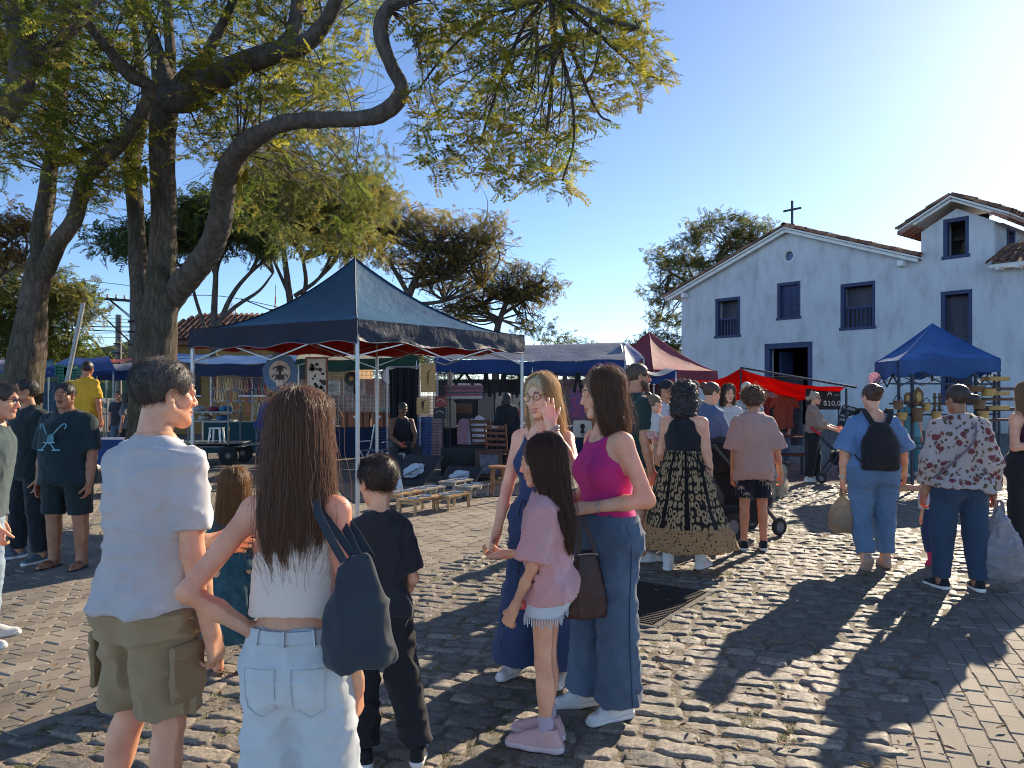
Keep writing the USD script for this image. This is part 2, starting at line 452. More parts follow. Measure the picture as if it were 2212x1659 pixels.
# ---------------------------------------------------------------- hands, heads, hair
def hand_prims(w, f, n, side, s, curl=(25, 30, 35, 40), thumb=20, spread=6):
 """wrist, finger direction, palm normal; side +1 right, -1 left"""
 f = unit(f)
 n = unit(np.asarray(n, float) - f * (np.asarray(n, float) @ f))
 t = np.cross(n, f) * (-side)
 P = [cone(w - f * .03 * s, w + f * .012 * s, .0255 * s, .025 * s, .012 * s)]
 base = [.030, .010, -.010, -.029]
 leng = [.074, .083, .077, .060]
 rad = [.0092, .0095, .0090, .0080]
 for i in range(4):
  kn = w + s * (f * (.098 - .004 * abs(i - 1)) + t * base[i])
  P.append(cone(w + s * (t * base[i] * .55 + f * .008), kn, .0165 * s, .0125 * s, .012 * s))
  d, p = unit(f + t * math.tan(math.radians(spread * (1.2 - i)))), kn
  c = math.radians(curl[i])
  a = c * .8
  for q, (fr, rr) in enumerate(((.46, 1.0), (.30, .93), (.24, .84))):
   dd = d * math.cos(a) + n * math.sin(a)
   e = p + dd * leng[i] * fr * s
   P.append(cone(p, e, rad[i] * rr * s, rad[i] * (rr - .08) * s, .004 * s))
   p = e
   a += c
 p = w + s * (f * .022 + t * .022)
 a = math.radians(thumb)
 d = unit(f * .75 + t * .62 + n * .25)
 e = p + d * .045 * s
 P.append(cone(p, e, .0155 * s, .0115 * s, .010 * s))
 d = unit(d + f * .35 + n * math.sin(a) * 1.4 - t * .25 * math.sin(a))
 e2 = e + d * .032 * s
 P.append(cone(e, e2, .0108 * s, .0100 * s, .004 * s))
 P.append(cone(e2, e2 + unit(d + n * .3 * math.sin(a)) * .024 * s, .0100 * s, .0080 * s, .004 * s))
 return P
def head_prims(g, sex, mouth=0.0, fine=False, beard=False):
 """head in its own frame: origin between the eyes' height, +y ahead"""
 m = sex == 'm'
 ch = .021 if m else .016
 P = [ell((0, -.014 * g, .030 * g), np.array([.0745, .094, .083]) * g, .02 * g),
         ell((0, .022 * g, -.042 * g), np.array([.0575, .066, .070]) * g, .03 * g)]
 jaw = .054 if m else .048
 for s in (-1, 1):
  P += [cone((s * jaw * g, -.006 * g, -.058 * g), (s * .012 * g, .066 * g, -.100 * g), .024 * g, ch * g, .025 * g),
              ell((s * .043 * g, .054 * g, -.028 * g), np.array([.022, .022, .018]) * g, .025 * g),
              cone((s * .018 * g, .083 * g, .023 * g), (s * .045 * g, .066 * g, .022 * g), .010 * g, .008 * g, .018 * g),
              ell((s * .076 * g, -.012 * g, -.012 * g), np.array([.009, .019, .032]) * g, .008 * g, rot3(-s * 18)),
              ell((s * .081 * g, -.004 * g, -.012 * g), np.array([.006, .010, .018]) * g, .006 * g) + ('sub',)]
 P += [ell((0, .062 * g, -.104 * g), np.array([.020, .017, .014]) * g, .02 * g)]
 for s in (-1, 1):
  P.append(ell((s * .032 * g, .101 * g, .002 * g), np.array([.020, .020, .014]) * g, .014 * g) + ('sub',))
 nr = 1.0 if m else .86
 P += [cone((0, .082 * g, .010 * g), (0, (.088 + .018 * nr) * g, -.036 * g), .008 * g, .0115 * nr * g, .012 * g)]
 for s in (-1, 1):
  P.append(ell((s * .0125 * nr * g, .093 * g, -.040 * g), np.array([.0085, .011, .0085]) * g * nr, .006 * g))
 P += [ell((0, .086 * g, -.052 * g), np.array([.010, .008, .012]) * g, .012 * g),
          ell((0, .0865 * g, -.0655 * g), np.array([.024, .0105, .0062]) * g, .005 * g),
          ell((0, .0845 * g, -.0765 * g - mouth * g), np.array([.020, .0105, .0072]) * g, .005 * g),
          ell((0, .097 * g, -.0705 * g - mouth * .5 * g), np.array([.022, .012, .0016 + mouth * .55]) * g, .002 * g) + ('sub',)]
 if fine:
  for s in (-1, 1):
   P.append(ell((s * .032 * g, .0795 * g, .002 * g), .0152 * g, .003 * g))
   P.append(ell((s * .032 * g, .097 * g, .001 * g), np.array([.0138, .012, .0038]) * g, .002 * g, rot3(roll=s * 5)) + ('sub',))
 return P
def skull(th, ph, g, pad):
 """a point of the scalp: th from the crown, ph from the back (+ to the right)"""
 r = np.array([.0745, .094, .083]) * g + pad
 return np.stack([r[..., 0] * np.sin(th) * np.sin(ph), -.014 * g - r[..., 1] * np.sin(th) * np.cos(ph), .030 * g + r[..., 2] * np.cos(th)], -1)
HAIR = {
 # name: sections (z, rx, ry, y0) below the ears, front angle, number of strands, thickness, wave
 'long': dict(secs=[(.02, .083, .100, -.016), (-.06, .090, .088, -.028), (-.14, .094, .066, -.050), (-.26, .100, .056, -.070), (-.38, .085, .048, -.075), (-.50, .055, .036, -.075), (-.60, .022, .020, -.075)], front=118, pad=.012, wave=.004),
 'longer': dict(secs=[(.02, .085, .104, -.016), (-.06, .094, .096, -.024), (-.14, .100, .080, -.036), (-.26, .104, .066, -.048), (-.38, .090, .055, -.050), (-.47, .05, .035, -.050)], front=128, pad=.014, wave=.006),
 'mid': dict(secs=[(.02, .084, .102, -.014), (-.06, .094, .094, -.018), (-.14, .102, .086, -.016), (-.24, .102, .078, -.004), (-.34, .085, .06, .01)], front=132, pad=.012, wave=.006),
 'bob': dict(secs=[(.02, .086, .106, -.014), (-.06, .100, .100, -.016), (-.13, .108, .096, -.018), (-.20, .104, .090, -.020), (-.225, .09, .075, -.02)], front=132, pad=.014, wave=.006),
}
def make_hair(P, R, o, g, spec, parent, h, near, rng):
 """spec: (style, material name, colour)"""
 style, mname, col = spec[:3]
 mh, ms = hair_mats(mname, tuple(np.minimum(np.array(col) * 1.7, .6)))
 cr = lambda pad: ell((0, -.014 * g, .030 * g), np.array([.0745, .094, .083]) * g + pad, .015 * g)
 face = ell((0, .105 * g, -.035 * g), np.array([.064, .075, .108]) * g, .01 * g) + ('sub',)
 tr = lambda q: q @ R.T + o
 lines, wid = None, {2: .0011, 1: .0017, 0: .003}[near]
 if style in HAIR:
  d = HAIR[style]
  secs = [(z * g, rx * g, ry * g, 0, y0 * g) for z, rx, ry, y0 in d['secs']]
  sg = 1 - .02
  base = solid([cr(d['pad'] * .7 * g), stack([(z, rx * sg - .003, ry * sg - .003, x0, y0) for z, rx, ry, x0, y0 in secs], .02 * g), face,
                      ell((0, .12 * g, -.30 * g), np.array([.085, .12, .26]) * g, .02) + ('sub',)], h)
  base = folds(base, .010 * g, (45, 45, 3), 3)
  obj('hair', moved(base, R, o), mh, parent, smooth=True)
  hp = _last_child(parent, 'hair')
  n = {2: 7000, 1: 1700, 0: 0}[near]
  if n:
   S = np.array(secs)
   zs = S[:, 0][::-1]
   fr = math.radians(d['front'])
   ph = rng.uniform(-fr, fr, n)
   th0 = rng.uniform(.06, .9, n)
   # the parting: strands start near the middle line of the crown
   kk = 22
   L = np.zeros((n, kk, 3))
   zmin = S[:, 0].min()
   length = zmin * (1 - .28 * rng.beta(1.2, 2.2, n))
   lay = rng.uniform(.90, 1.045, n)
   for q in range(kk):
    u = q / (kk - 1)
    a = np.clip(u / .33, 0, 1)
    th = th0 + (1.62 - th0) * a
    p = skull(th, ph, g, d['pad'] * g * (.7 + .5 * lay[:, None] ** 6))
    b = np.clip((u - .33) / .67, 0, 1)
    z = .026 * g + (length - .026 * g) * b
    rx, ry, y0 = (np.interp(z, zs, S[:, i][::-1]) for i in (1, 2, 4))
    wv = d['wave'] * np.sin(z * 34 + ph * 9) * b
    e = np.stack([np.sin(ph) * rx * lay + wv, y0 - np.cos(ph) * ry * lay + wv * .6, z], -1)
    w = np.clip((u - .22) / .25, 0, 1)[..., None] if np.ndim(u) else np.clip((u - .22) / .25, 0, 1)
    w = w * w * (3 - 2 * w)
    L[:, q] = p * (1 - w) + e * w
   wild = np.where(rng.uniform(0, 1, n) < .07, 4.0, 1.0)[:, None, None]
   L += rng.normal(0, .002 * g, (n, 1, 3)) * wild + np.cumsum(rng.normal(0, .0009 * g, (n, kk, 3)), 1) * wild
   if style == 'bob' or style == 'mid':
    L[:, -3:, :2] += (rng.normal(0, .004, (n, 1, 2)) * np.linspace(0, 1, 3)[None, :, None])
   lines = L
   wd = np.linspace(wid, wid * .5, kk)[None, :] * rng.uniform(.6, 1.3, n)[:, None]
   curves('strand', tr(lines), wd, ms, hp, 'stuff')
  return
 # short cuts and gathered hair
 pad = {'short': .010, 'crop': .006, 'curly': .034, 'curlybob': .04, 'bun': .010, 'bald': .004, 'tied': .010}[style] * g
 curl = style in ('curly', 'curlybob')
 prims = [cr(pad)]
 if style == 'curlybob':
  prims.append(stack([(.03 * g, .10 * g, .12 * g, 0, -.02 * g), (-.08 * g, .125 * g, .115 * g, 0, -.035 * g), (-.17 * g, .12 * g, .095 * g, 0, -.05 * g), (-.20 * g, .09 * g, .06 * g, 0, -.05 * g)], .03 * g))
 if style == 'curly':
  prims.append(ell((0, -.02 * g, .05 * g), np.array([.105, .118, .092]) * g, .02 * g))
 if style in ('bun', 'tied'):
  prims.append(cone((0, -.09 * g, .04 * g), (0, -.125 * g, .05 * g), .035 * g, .042 * g, .02 * g) if style == 'bun' else cone((.02 * g, -.10 * g, .00 * g), (.045 * g, -.135 * g, -.015 * g), .035 * g, .045 * g, .02 * g))
 prims.append(face)
 prims.append(ell((0, .145 * g, -.01 * g), np.array([.12, .10, .075]) * g, .01 * g) + ('sub',))
 if style not in ('curlybob',):
  prims.append(ell((0, .05 * g, -.11 * g), np.array([.13, .115, .085]) * g, .012 * g) + ('sub',))
  for s in (-1, 1):
   prims.append(ell((s * .085 * g, .012 * g, -.028 * g), np.array([.03, .036, .045]) * g, .01 * g) + ('sub',))
 cutz = -.085 * g if style in ('short', 'crop', 'bald', 'curly') else -.075 * g
 cuts = [] if style == 'curlybob' else [lambda x, y, z: cutz - z + 0 * x + 0 * y]
 base = solid(prims, h, cuts)
 if curl:
  n = base.vertex_normals
  v = np.array(base.vertices)
  base = trimesh.Trimesh(v + n * ((meshkit.noise(v * 42 / g, 3) - .45) * .030 * g)[:, None], base.faces, process=False)
 obj('hair', moved(base, R, o), mh, parent, smooth=True)
 hp = _last_child(parent, 'hair')
 n = {2: 3600, 1: 1100, 0: 0}[near]
 if n and len(base.faces):
  pt, fi = trimesh.sample.sample_surface(base, n, seed=5)
  nr = base.face_normals[fi]
  pt = np.asarray(pt)
  dn = np.array([0, -.35, -1.0]) if not curl else np.array([0, 0, 0.0])
  tg = dn - nr * (nr @ dn)[:, None]
  tg /= np.linalg.norm(tg, axis=1, keepdims=True) + 1e-6
  kk = 7
  ln = {'short': .026, 'crop': .013, 'bald': .006, 'curly': .035, 'curlybob': .05, 'bun': .020, 'tied': .020}[style] * g
  t = np.linspace(0, 1, kk)[None, :, None]
  ln = ln * rng.uniform(.5, 1.2, (n, 1, 1))
  up = {'short': .55, 'crop': .8, 'bald': .7, 'curly': 1.0, 'curlybob': .8, 'bun': .12, 'tied': .12}[style]
  L = pt[:, None] - nr[:, None] * .004 * g + ln * t * (nr[:, None] * up * (1 - .4 * t) + tg[:, None] * (.4 + .8 * t))
  L += np.cumsum(rng.normal(0, (.006 if curl else .0014) * g, (n, kk, 3)), 1)
  wd = np.linspace(wid * 1.2, wid * .4, kk)[None, :] * rng.uniform(.6, 1.3, n)[:, None]
  curves('strand', tr(L), wd, ms, hp, 'stuff')
def _last_child(parent, name):
 base = path_of(parent) + '/' + name
 n = _names[base]
 return stage.GetPrimAtPath(base if n == 1 else f'{base}_{n - 1:03d}')
# ---------------------------------------------------------------- people
SKIN = {'light': lin(206, 152, 120), 'fair': lin(218, 168, 138), 'tan': lin(178, 124, 92), 'brown': lin(146, 102, 76), 'dark': lin(104, 70, 52)}
SECS = {'m': [(-.27, .05, .05), (-.19, .128, .098), (0, .166, .116), (.30, .152, .110), (.72, .178, .122), (.90, .164, .108), (1.02, .108, .080), (1.13, .066, .062)],
  'f': [(-.27, .05, .05), (-.19, .140, .105), (-.03, .172, .122), (.36, .126, .094), (.70, .144, .102), (.90, .134, .090), (1.02, .092, .070), (1.13, .056, .055)],
  'c': [(-.27, .05, .05), (-.19, .118, .090), (0, .134, .100), (.30, .126, .094), (.72, .142, .100), (.90, .128, .090), (1.02, .090, .070), (1.13, .056, .052)]}
def person(label, loc, yaw, H=1.7, sex='m', girth=1.0, skin='light', hh=None, head=(0, 0, 0), hair=('short', 'dark', (.02, .013, .009)), arms=None, legs=None, lean=(0, 0), belly=0.0,
           top=None, bottom=None, shoes=None, h=.012, near=0, mouth=0.0, face=True, beard=None, group=None, glasses=None, cap=None, z0=0.0, seed=1, hand_h=None, bust=1.0, hairh=None, name='person', brow=None):
 rng = np.random.default_rng(seed)
 s = H / 1.7
 sb = s ** .85 * girth
 hh = hh or (.228 * s if H > 1.5 else .17 + .035 * H)
 g = hh / .231
 root = thing(name, label, 'person', (loc[0], loc[1], z0), yaw, group)
 sk = skin_mat(skin, SKIN[skin])
 L1, L2, LA = .245 * H, .235 * H, .045 * H
 legs = legs or {}
 lg = {q: [unit(v) for v in legs.get(q, ((sd * .06, .02, -1), (sd * .01, -.03, -1)))[:2]] for q, sd in (('L', -1), ('R', 1))}
 fdir = {q: (legs.get(q, (0, 0))[2] if len(legs.get(q, (0, 0))) > 2 else None) for q in 'LR'}
 drop = {q: -(lg[q][0][2] * L1 + lg[q][1][2] * L2) + LA for q in 'LR'}
 lift = {q: (legs[q][3] if q in legs and len(legs[q]) > 3 else 0.0) for q in 'LR'}
 hip = max(drop[q] for q in 'LR' if not lift[q]) if not all(lift.values()) else max(drop.values())
 T = (H - hh - .092 * s) - .525 * H
 sx = {'m': .166, 'f': .146, 'c': .136}[sex] * sb ** .7 * s ** .3
 off = lambda z: np.array([lean[0] * (z - hip), lean[1] * (z - hip), 0]) * (1 if z > hip else 0)
 secs = []
 for t, rx, ry in SECS[sex]:
  z = hip + t * T
  o = off(z)
  gb = girth if t < 1 else 1 + (girth - 1) * .4
  bl = belly * math.exp(-((t - .25) / .28) ** 2)
  secs.append((z, rx * s ** .85 * gb + bl * .5, ry * s ** .85 * gb + bl * .6, o[0], o[1] + bl * .35))
 zs = hip + T
 base_n = np.array([0, -.012 * s, hip + 1.10 * T]) + off(hip + 1.1 * T)
 hd = np.array([0, .035 * s, H - .49 * hh - .525 * H + hip]) + off(hip + 1.25 * T)
 R = rot3(*head)
 limb = {}
 arms = arms or {}
 UA, FA = .172 * H, .152 * H
 for q, sd in (('L', -1), ('R', 1)):
  a = arms.get(q, {})
  sh = np.array([sd * sx, -.005, zs - .034 * s]) + off(zs) + np.array(a.get('shrug', (0, 0, 0)))
  u = unit(a.get('u', (sd * .16, -.04, -1)))
  f = unit(a.get('f', (sd * .02, .16, -1)))
  el = sh + u * UA
  wr = el + f * FA
  limb[q] = dict(sh=sh, el=el, wr=wr, u=u, f=f, hf=unit(a.get('hf', f)), n=a.get('n', (-sd, .15, 0)), curl=a.get('curl', (30, 38, 44, 50)), thumb=a.get('thumb', 22), spread=a.get('spread', 2), sd=sd)
  hp = np.array([sd * .088 * sb, 0, hip])
  kn = hp + lg[q][0] * L1
  an = kn + lg[q][1] * L2
  limb[q].update(hp=hp, kn=kn, an=an)
 ar = {'m': (.052, .041, .030), 'f': (.044, .036, .026), 'c': (.038, .031, .024)}[sex]
 ar = [r * sb for r in ar]
 lr = {'m': (.086, .055, .039), 'f': (.090, .055, .037), 'c': (.074, .049, .036)}[sex]
 lr = [r * sb for r in lr]
 # --- body, one surface
 B = [stack(secs, .03)]
 if isinstance(top, dict) and isinstance(bottom, dict) and bottom['kind'] != 'skirt' and top['kind'] == 'shirt':
  bottom = dict(bottom, topz=min(bottom.get('topz', .3), top.get('hem', -.22) + .035))
 B.append(cone(base_n - [0, 0, .03], hd + R @ np.array([0, -.02, -.05]) * g, .052 * s if sex == 'm' else .043 * s, .044 * g, .03))
 for q in 'LR':
  m = limb[q]
  B += [cone(base_n + off(zs) * 0 - [0, 0, .02 * s], m['sh'] + [0, 0, .004], .038 * sb, .043 * sb if sex == 'm' else .036 * sb, .045),
              cone(m['sh'], m['el'], ar[0], ar[1], .035), cone(m['el'], m['el'] * .6 + m['wr'] * .4, ar[1] * .96, ar[1] * .98, .02), cone(m['el'] * .6 + m['wr'] * .4, m['wr'], ar[1] * .98, ar[2], .02),
              cone(m['hp'] - [0, 0, .02], m['kn'], lr[0], lr[1], .035), cone(m['kn'], m['an'], lr[1] * .95, lr[2], .02),
              ell(m['kn'] * .68 + m['an'] * .32 + np.array([0, -.014, 0]) * s, np.array([.046, .05, .11]) * sb, .03),
              cone(m['an'], m['an'] + np.array([0, .0, -.02]) * s, lr[2], .034 * sb, .02),
              ell((m['sd'] * .078 * sb, -.062 * sb, hip - .035 * s), np.array([.086, .074, .095]) * sb, .03)]
  if sex == 'f':
   o = off(hip + .66 * T)
   B.append(ell((m['sd'] * .068 * sb, .082 * sb + o[1], hip + .64 * T), np.array([.060, .056, .062]) * sb * bust, .04))
  if shoes and shoes.get('kind') == 'flipflop':
   fo = unit(fdir[q] if fdir[q] is not None else (m['sd'] * .15, 1, 0))
   B += [cone(m['an'] + [0, 0, -.035 * s], m['an'] + fo * .10 * s + [0, 0, -.052 * s], .034 * sb, .034 * sb, .02), cone(m['an'] + fo * .10 * s + [0, 0, -.052 * s], m['an'] + fo * .165 * s + [0, 0, -.06 * s], .034 * sb, .022 * sb, .02)]
 body = [solid(B, h, [lambda x, y, z: .004 - z + 0 * x + 0 * y])]
 hh_ = hand_h or max(.0035, min(.008, h * .45))
 for q in 'LR':
  m = limb[q]
  sz = (1.0 if sex == 'm' else .92) * s ** .8
  HP = hand_prims(m['wr'] + m['hf'] * .012, m['hf'], m['n'], m['sd'], sz, m['curl'], m['thumb'], m['spread'])
  HP.append(cone(m['el'] * .45 + m['wr'] * .55, m['wr'] + m['hf'] * .01, ar[1] * .86, ar[2] * .86, .02))
  body.append(solid(HP, hh_))
 HPR = head_prims(g, sex, mouth, near == 2)
 nb = R.T @ (base_n + [0, .004, -.01] - hd)
 HPR += [cone((0, -.022 * g, -.05 * g), nb, .052 * g if sex == 'm' else .044 * g, .060 * g if sex == 'm' else .050 * g, .025 * g)]
 hm = solid(HPR, max(.0026 if near == 2 else .0042, h * .3))
 body.append(moved(hm, R, hd))
 obj('body', cat(body), sk, root, smooth=True)
 # --- face
 if face:
  eye_w = mat('eye_white', (.55, .52, .5), .2, .05)
  iris = mat('eye_iris', (.03, .018, .012), .12, .1)
  for sd in (-1, 1):
   if near == 2:
    e = ball((0, 0, 0), .0128 * g, 3)
    ep = obj('eye', moved(e, R, hd + R @ (np.array([sd * .032, .0795, .002]) * g)), eye_w, root, smooth=True)
    obj('iris', moved(ball((0, 0, 0), .0066 * g, 2), R, hd + R @ (np.array([sd * .032 - .001, .0868, .0015]) * g)), iris, ep, smooth=True)
   else:
    e = ball((0, 0, 0), np.array([.011, .007, .0048]) * g, 2)
    obj('eye', moved(e, R, hd + R @ (np.array([sd * .032, .0835, .001]) * g)), iris, root, smooth=True)
   bm = hair_mats(hair[1], tuple(np.minimum(np.array(hair[2]) * 1.7, .6)))[0] if brow is None else mat('brow_' + hair[1], brow, .8)
   bw = tube(np.array([[sd * .014, .0905, .021], [sd * .030, .0890, .0275], [sd * .046, .0745, .022]]) * g, np.array([.0030, .0034, .0016]) * g, 6, 4)
   obj('eyebrow', moved(bw, R, hd), bm, root, smooth=True)
  if near or face == 2:
   lc = mat('lips_' + skin, tuple(np.array(SKIN[skin]) * (.78, .48, .50)), .4, .08)
   lips = solid([ell((0, .0880 * g, -.0655 * g), np.array([.0235, .0100, .0058]) * g, .003 * g), ell((0, .0860 * g, -.0765 * g - mouth * g), np.array([.0195, .0100, .0066]) * g, .003 * g),
                          ell((0, .100 * g, -.0705 * g - mouth * .5 * g), np.array([.024, .02, .0014 + mouth * .6]) * g, .001 * g) + ('sub',)], .0016 * g if near == 2 else .003 * g)
   obj('lips', moved(lips, R, hd), lc, root, smooth=True)
 if beard:
  bh = hair_mats(hair[1], tuple(np.minimum(np.array(hair[2]) * 1.7, .6)))
  bp = [ell((0, .0225 * g, -.0445 * g), np.array([.0592, .0676, .0712]) * g, .03 * g), ell((0, .062 * g, -.106 * g), np.array([.024, .021, .018]) * g, .02 * g)]
  for sd in (-1, 1):
   bp.append(cone((sd * .056 * g, -.006 * g, -.056 * g), (sd * .012 * g, .067 * g, -.102 * g), 0.0247 * g, .0212 * g, .025 * g))
  bm = solid(bp + [ell((0, .10 * g, -.006 * g), np.array([.075, .10, .046]) * g, .01 * g) + ('sub',), ell((0, .10 * g, -.071 * g), np.array([.024, .03, .010]) * g, .006 * g) + ('sub',),
                         ell((0, -.06 * g, -.06 * g), np.array([.1, .075, .14]) * g, .005) + ('sub',)], .004 * g)
  bp_ = obj('beard', moved(bm, R, hd), bh[0], root, smooth=True)
  if near and len(bm.faces):
   pt, fi = trimesh.sample.sample_surface(bm, 900, seed=3)
   nr = bm.face_normals[fi]
   t = np.linspace(0, 1, 4)[None, :, None]
   Lb = np.asarray(pt)[:, None] + t * .008 * (nr[:, None] * .6 + np.array([0, .1, -.7]))
   curves('strand', Lb @ R.T + hd, .0012, bh[1], bp_, 'stuff')
 # --- hair
 if hair:
  make_hair(None, R, hd, g, hair, root, hairh or max(.004, h * .5), near, rng)
 if glasses:
  gm = mat('glasses_' + glasses, {'dark': (.01, .01, .012), 'brown': (.05, .02, .015)}[glasses], .25, .05)
  lens = usd_lens(glasses == 'dark')
  gl = []
  lp = []
  for sd in (-1, 1):
   ring = [np.array([sd * .034 + .0235 * math.cos(a), .1005 - .02 * abs(sd * .034 + .0235 * math.cos(a)) / .06 * .6, .000 + .0185 * math.sin(a)]) * g for a in np.linspace(0, 2 * np.pi, 21)]
   gl.append(tube(ring, .0016 * g if glasses != 'dark' else .002 * g, 6, 1))
   gl.append(tube([np.array([sd * .057, .090, .006]) * g, np.array([sd * .078, .03, .008]) * g, np.array([sd * .080, -.012, .004]) * g], .0018 * g, 6, 3))
   c = np.mean(ring[:-1], 0)
   lp.append(trimesh.Trimesh(np.vstack([ring[:-1], [c + [0, .002, 0]]]), [[i, (i + 1) % 20, 20] for i in range(20)], process=False))
  gl.append(tube([np.array([-.012, .101, .004]) * g, np.array([0, .106, .006]) * g, np.array([.012, .101, .004]) * g], .0016 * g, 6, 3))
  gp = obj('glasses', moved(cat(gl), R, hd), gm, root, smooth=True)
  for l in lp:
   obj('lens', moved(l, R, hd), lens, gp)
 if cap:
  cm = mat('cap_' + cap[0], cap[1], .85, .1)
  c1 = solid([ell((0, -.014 * g, .034 * g), np.array([.088, .106, .092]) * g, .01)], .006, [lambda x, y, z: .012 * g - z + .12 * (y + .1) * 0 + 0 * x, ])
  c2 = solid([ell((0, .10 * g, .030 * g), np.array([.072, .085, .012]) * g, .01)], .005, [lambda x, y, z: .055 * g - y + 0 * x + 0 * z])
  cp = obj('cap', moved(c1, R, hd), cm, root, smooth=True)
  obj('visor', moved(c2, R, hd), cm, cp, smooth=True)
 info = dict(root=root, limb=limb, secs=secs, hip=hip, T=T, hd=hd, R=R, g=g, s=s, sb=sb, zs=zs, off=off, base_n=base_n, ar=ar, lr=lr, sex=sex, h=h, sx=sx, B=B)
 for w in (bottom, top):
  for it in (w if isinstance(w, list) else [w] if w else []):
   garment(info, **it)
 if shoes:
  make_shoes(info, fdir, lift, **shoes)
 return info
_lens = {}
def usd_lens(dark):
 if dark not in _lens:
  _lens[dark] = usdkit.material(stage, '/World/Looks/lens_' + ('dark' if dark else 'clear'), {
   't': ('transparent_bsdf', {'color': (.03, .03, .035) if dark else (.95, .95, .95)}), 'g': ('glossy_bsdf', {'roughness': .03}), 'f': ('fresnel', {'ior': 1.5}), 'm': ('mix_closure', {})},
   [('f.fac', 'm.fac'), ('t.BSDF', 'm.closure1'), ('g.BSDF', 'm.closure2')], surface='m.closure')
 return _lens[dark]
def garment(I, kind, m, ease=.014, hem=-.22, straight=.7, sleeve=None, flare=.02, neck=.078, neck_d=.055, name=None, length=1.0, topz=.30, knee=None, hemr=None, amp=.006, sfl=None, cut=None, secs=None, wave=None,
   arm=.075, label=None, bias=0.0, up=1.12, neck_y=.02, power=2.0, armz=.0, fs=None):
 s, sb, T, hip, h, off, limb = I['s'], I['sb'], I['T'], I['hip'], I['h'], I['off'], I['limb']
 P, cuts = [], []
 ge = lambda z: z  # noqa
 S = I['secs']
 if kind in ('shirt', 'tank'):
  chest = next(q for q in S if abs(q[0] - (hip + .72 * T)) < .02 * s)
  S2 = []
  for z, rx, ry, x0, y0 in S:
   t = (z - hip) / T
   if t > up + .02:
    continue
   a, b = rx + ease, ry + ease
   if t < .72:
    a, b = a + straight * max(0, chest[1] + ease - a), b + straight * max(0, chest[2] + ease - b)
   S2.append((z, a, b, x0, y0))
  z0 = hip + hem * T
  a0 = min(S2, key=lambda q: abs(q[0] - (hip - .03 * T)))
  S2 = [q for q in S2 if q[0] > z0 + .04]
  S2.append((z0 - .04, a0[1] + flare, a0[2] + flare, 0, 0))
  P.append(stack(S2, .03))
  if I['sex'] == 'f':
   for q in 'LR':
    sd = limb[q]['sd']
    o = off(hip + .66 * T)
    P.append(ell((sd * .068 * sb, .082 * sb + o[1], hip + .64 * T), np.array([.060, .056, .062]) * sb + ease * .8, .06))
  for q in 'LR' if hem < 0 else '':
   sd = limb[q]['sd']
   P.append(ell((sd * .078 * sb, -.062 * sb, hip - .035 * s), np.array([.086, .074, .095]) * sb + ease, .05))
  if kind == 'shirt':
   for q in 'LR':
    M = limb[q]
    bn = I['base_n']
    P.append(cone(bn - [0, 0, .022 * s], M['sh'] + [0, 0, .002], .038 * sb + ease * .5, I['ar'][0] * .9 + ease * .7, .05))
  cuts.append(lambda x, y, z: z0 + bias * x + .012 * np.cos(x * 14) - z + 0 * y)
  if neck:
   nc = off(hip + 1.1 * T) + np.array([0, neck_y * s, zs_(I) + .075 * s])
   e = ell(nc, np.array([neck, neck * .95, neck_d + .03]) * s, .01)
   cuts.append(lambda x, y, z, e=e: -e[0](x, y, z))
  if kind == 'tank':
   for q in 'LR':
    M = limb[q]
    e2 = ell(M['sh'] + np.array([M['sd'] * .028, 0.0, .01 + armz]), np.array([arm, .15, .105]) * sb, .01)
    cuts.append(lambda x, y, z, e2=e2: -e2[0](x, y, z))
  if cut:
   cuts.append(lambda x, y, z: cut(x, y, z, I))
  if sleeve:
   for q in 'LR':
    M = limb[q]
    ra, rb = I['ar'][0] + ease * .75, I['ar'][1] + ease + (flare if sfl is None else sfl) * (1 if sleeve <= 1 else .5)
    if sleeve <= 1:
     e, d = M['sh'] * (1 - sleeve) + M['el'] * sleeve, M['u']
     P.append(clipped(cone(M['sh'] + [0, 0, -.008], M['el'], ra, rb, .022), e, d))
    else:
     f = sleeve - 1
     P.append(cone(M['sh'] + [0, 0, -.006], M['el'], ra, rb, .03))
     P.append(clipped(cone(M['el'], M['wr'], rb, I['ar'][2] + ease * .6 + flare * .4, .03), M['el'] * (1 - f) + M['wr'] * f, M['f']))
  parts = [solid(P, h, cuts)]
  g = cat(parts)
 elif kind in ('pants', 'shorts'):
  zt = hip + topz * T
  S2 = [(z, rx + ease, ry + ease, x0, y0) for z, rx, ry, x0, y0 in S if (z - hip) / T < topz + .5]
  P.append(stack(S2, .03))
  k2 = knee or I['lr'][1] + ease
  for q in 'LR':
   M = limb[q]
   P.append(ell((M['sd'] * .078 * sb, -.062 * sb, hip - .035 * s), np.array([.086, .074, .095]) * sb + ease * .7, .04))
  cuts.append(lambda x, y, z: z - zt + 0 * x + 0 * y)
  k2 = max(k2, I['lr'][1] + .028)
  for q in 'LR':
   M = limb[q]
   top_ = M['hp'] + np.array([0, 0, .01])
   u = unit(M['kn'] - top_)
   if length <= 1:
    P.append(clipped(cone(top_, M['kn'], I['lr'][0] + ease, k2, .035), top_ * (1 - length) + M['kn'] * length, u))
   else:
    f, d = length - 1, unit(M['an'] - M['kn'])
    P.append(cone(top_, M['kn'], I['lr'][0] + ease, k2, .035))
    P.append(clipped(cone(M['kn'], M['an'] + d * .06, k2, (hemr or I['lr'][2] + ease + .01), .03), M['kn'] * (1 - f) + M['an'] * f, d))
  cuts.append(lambda x, y, z: .012 - z + 0 * x + 0 * y)
  parts = [solid(P, h, cuts)]
  g = cat(parts)
 else:  # skirt or dress below the waist
  g = solid([stack(secs, .02, wave, power)], h)
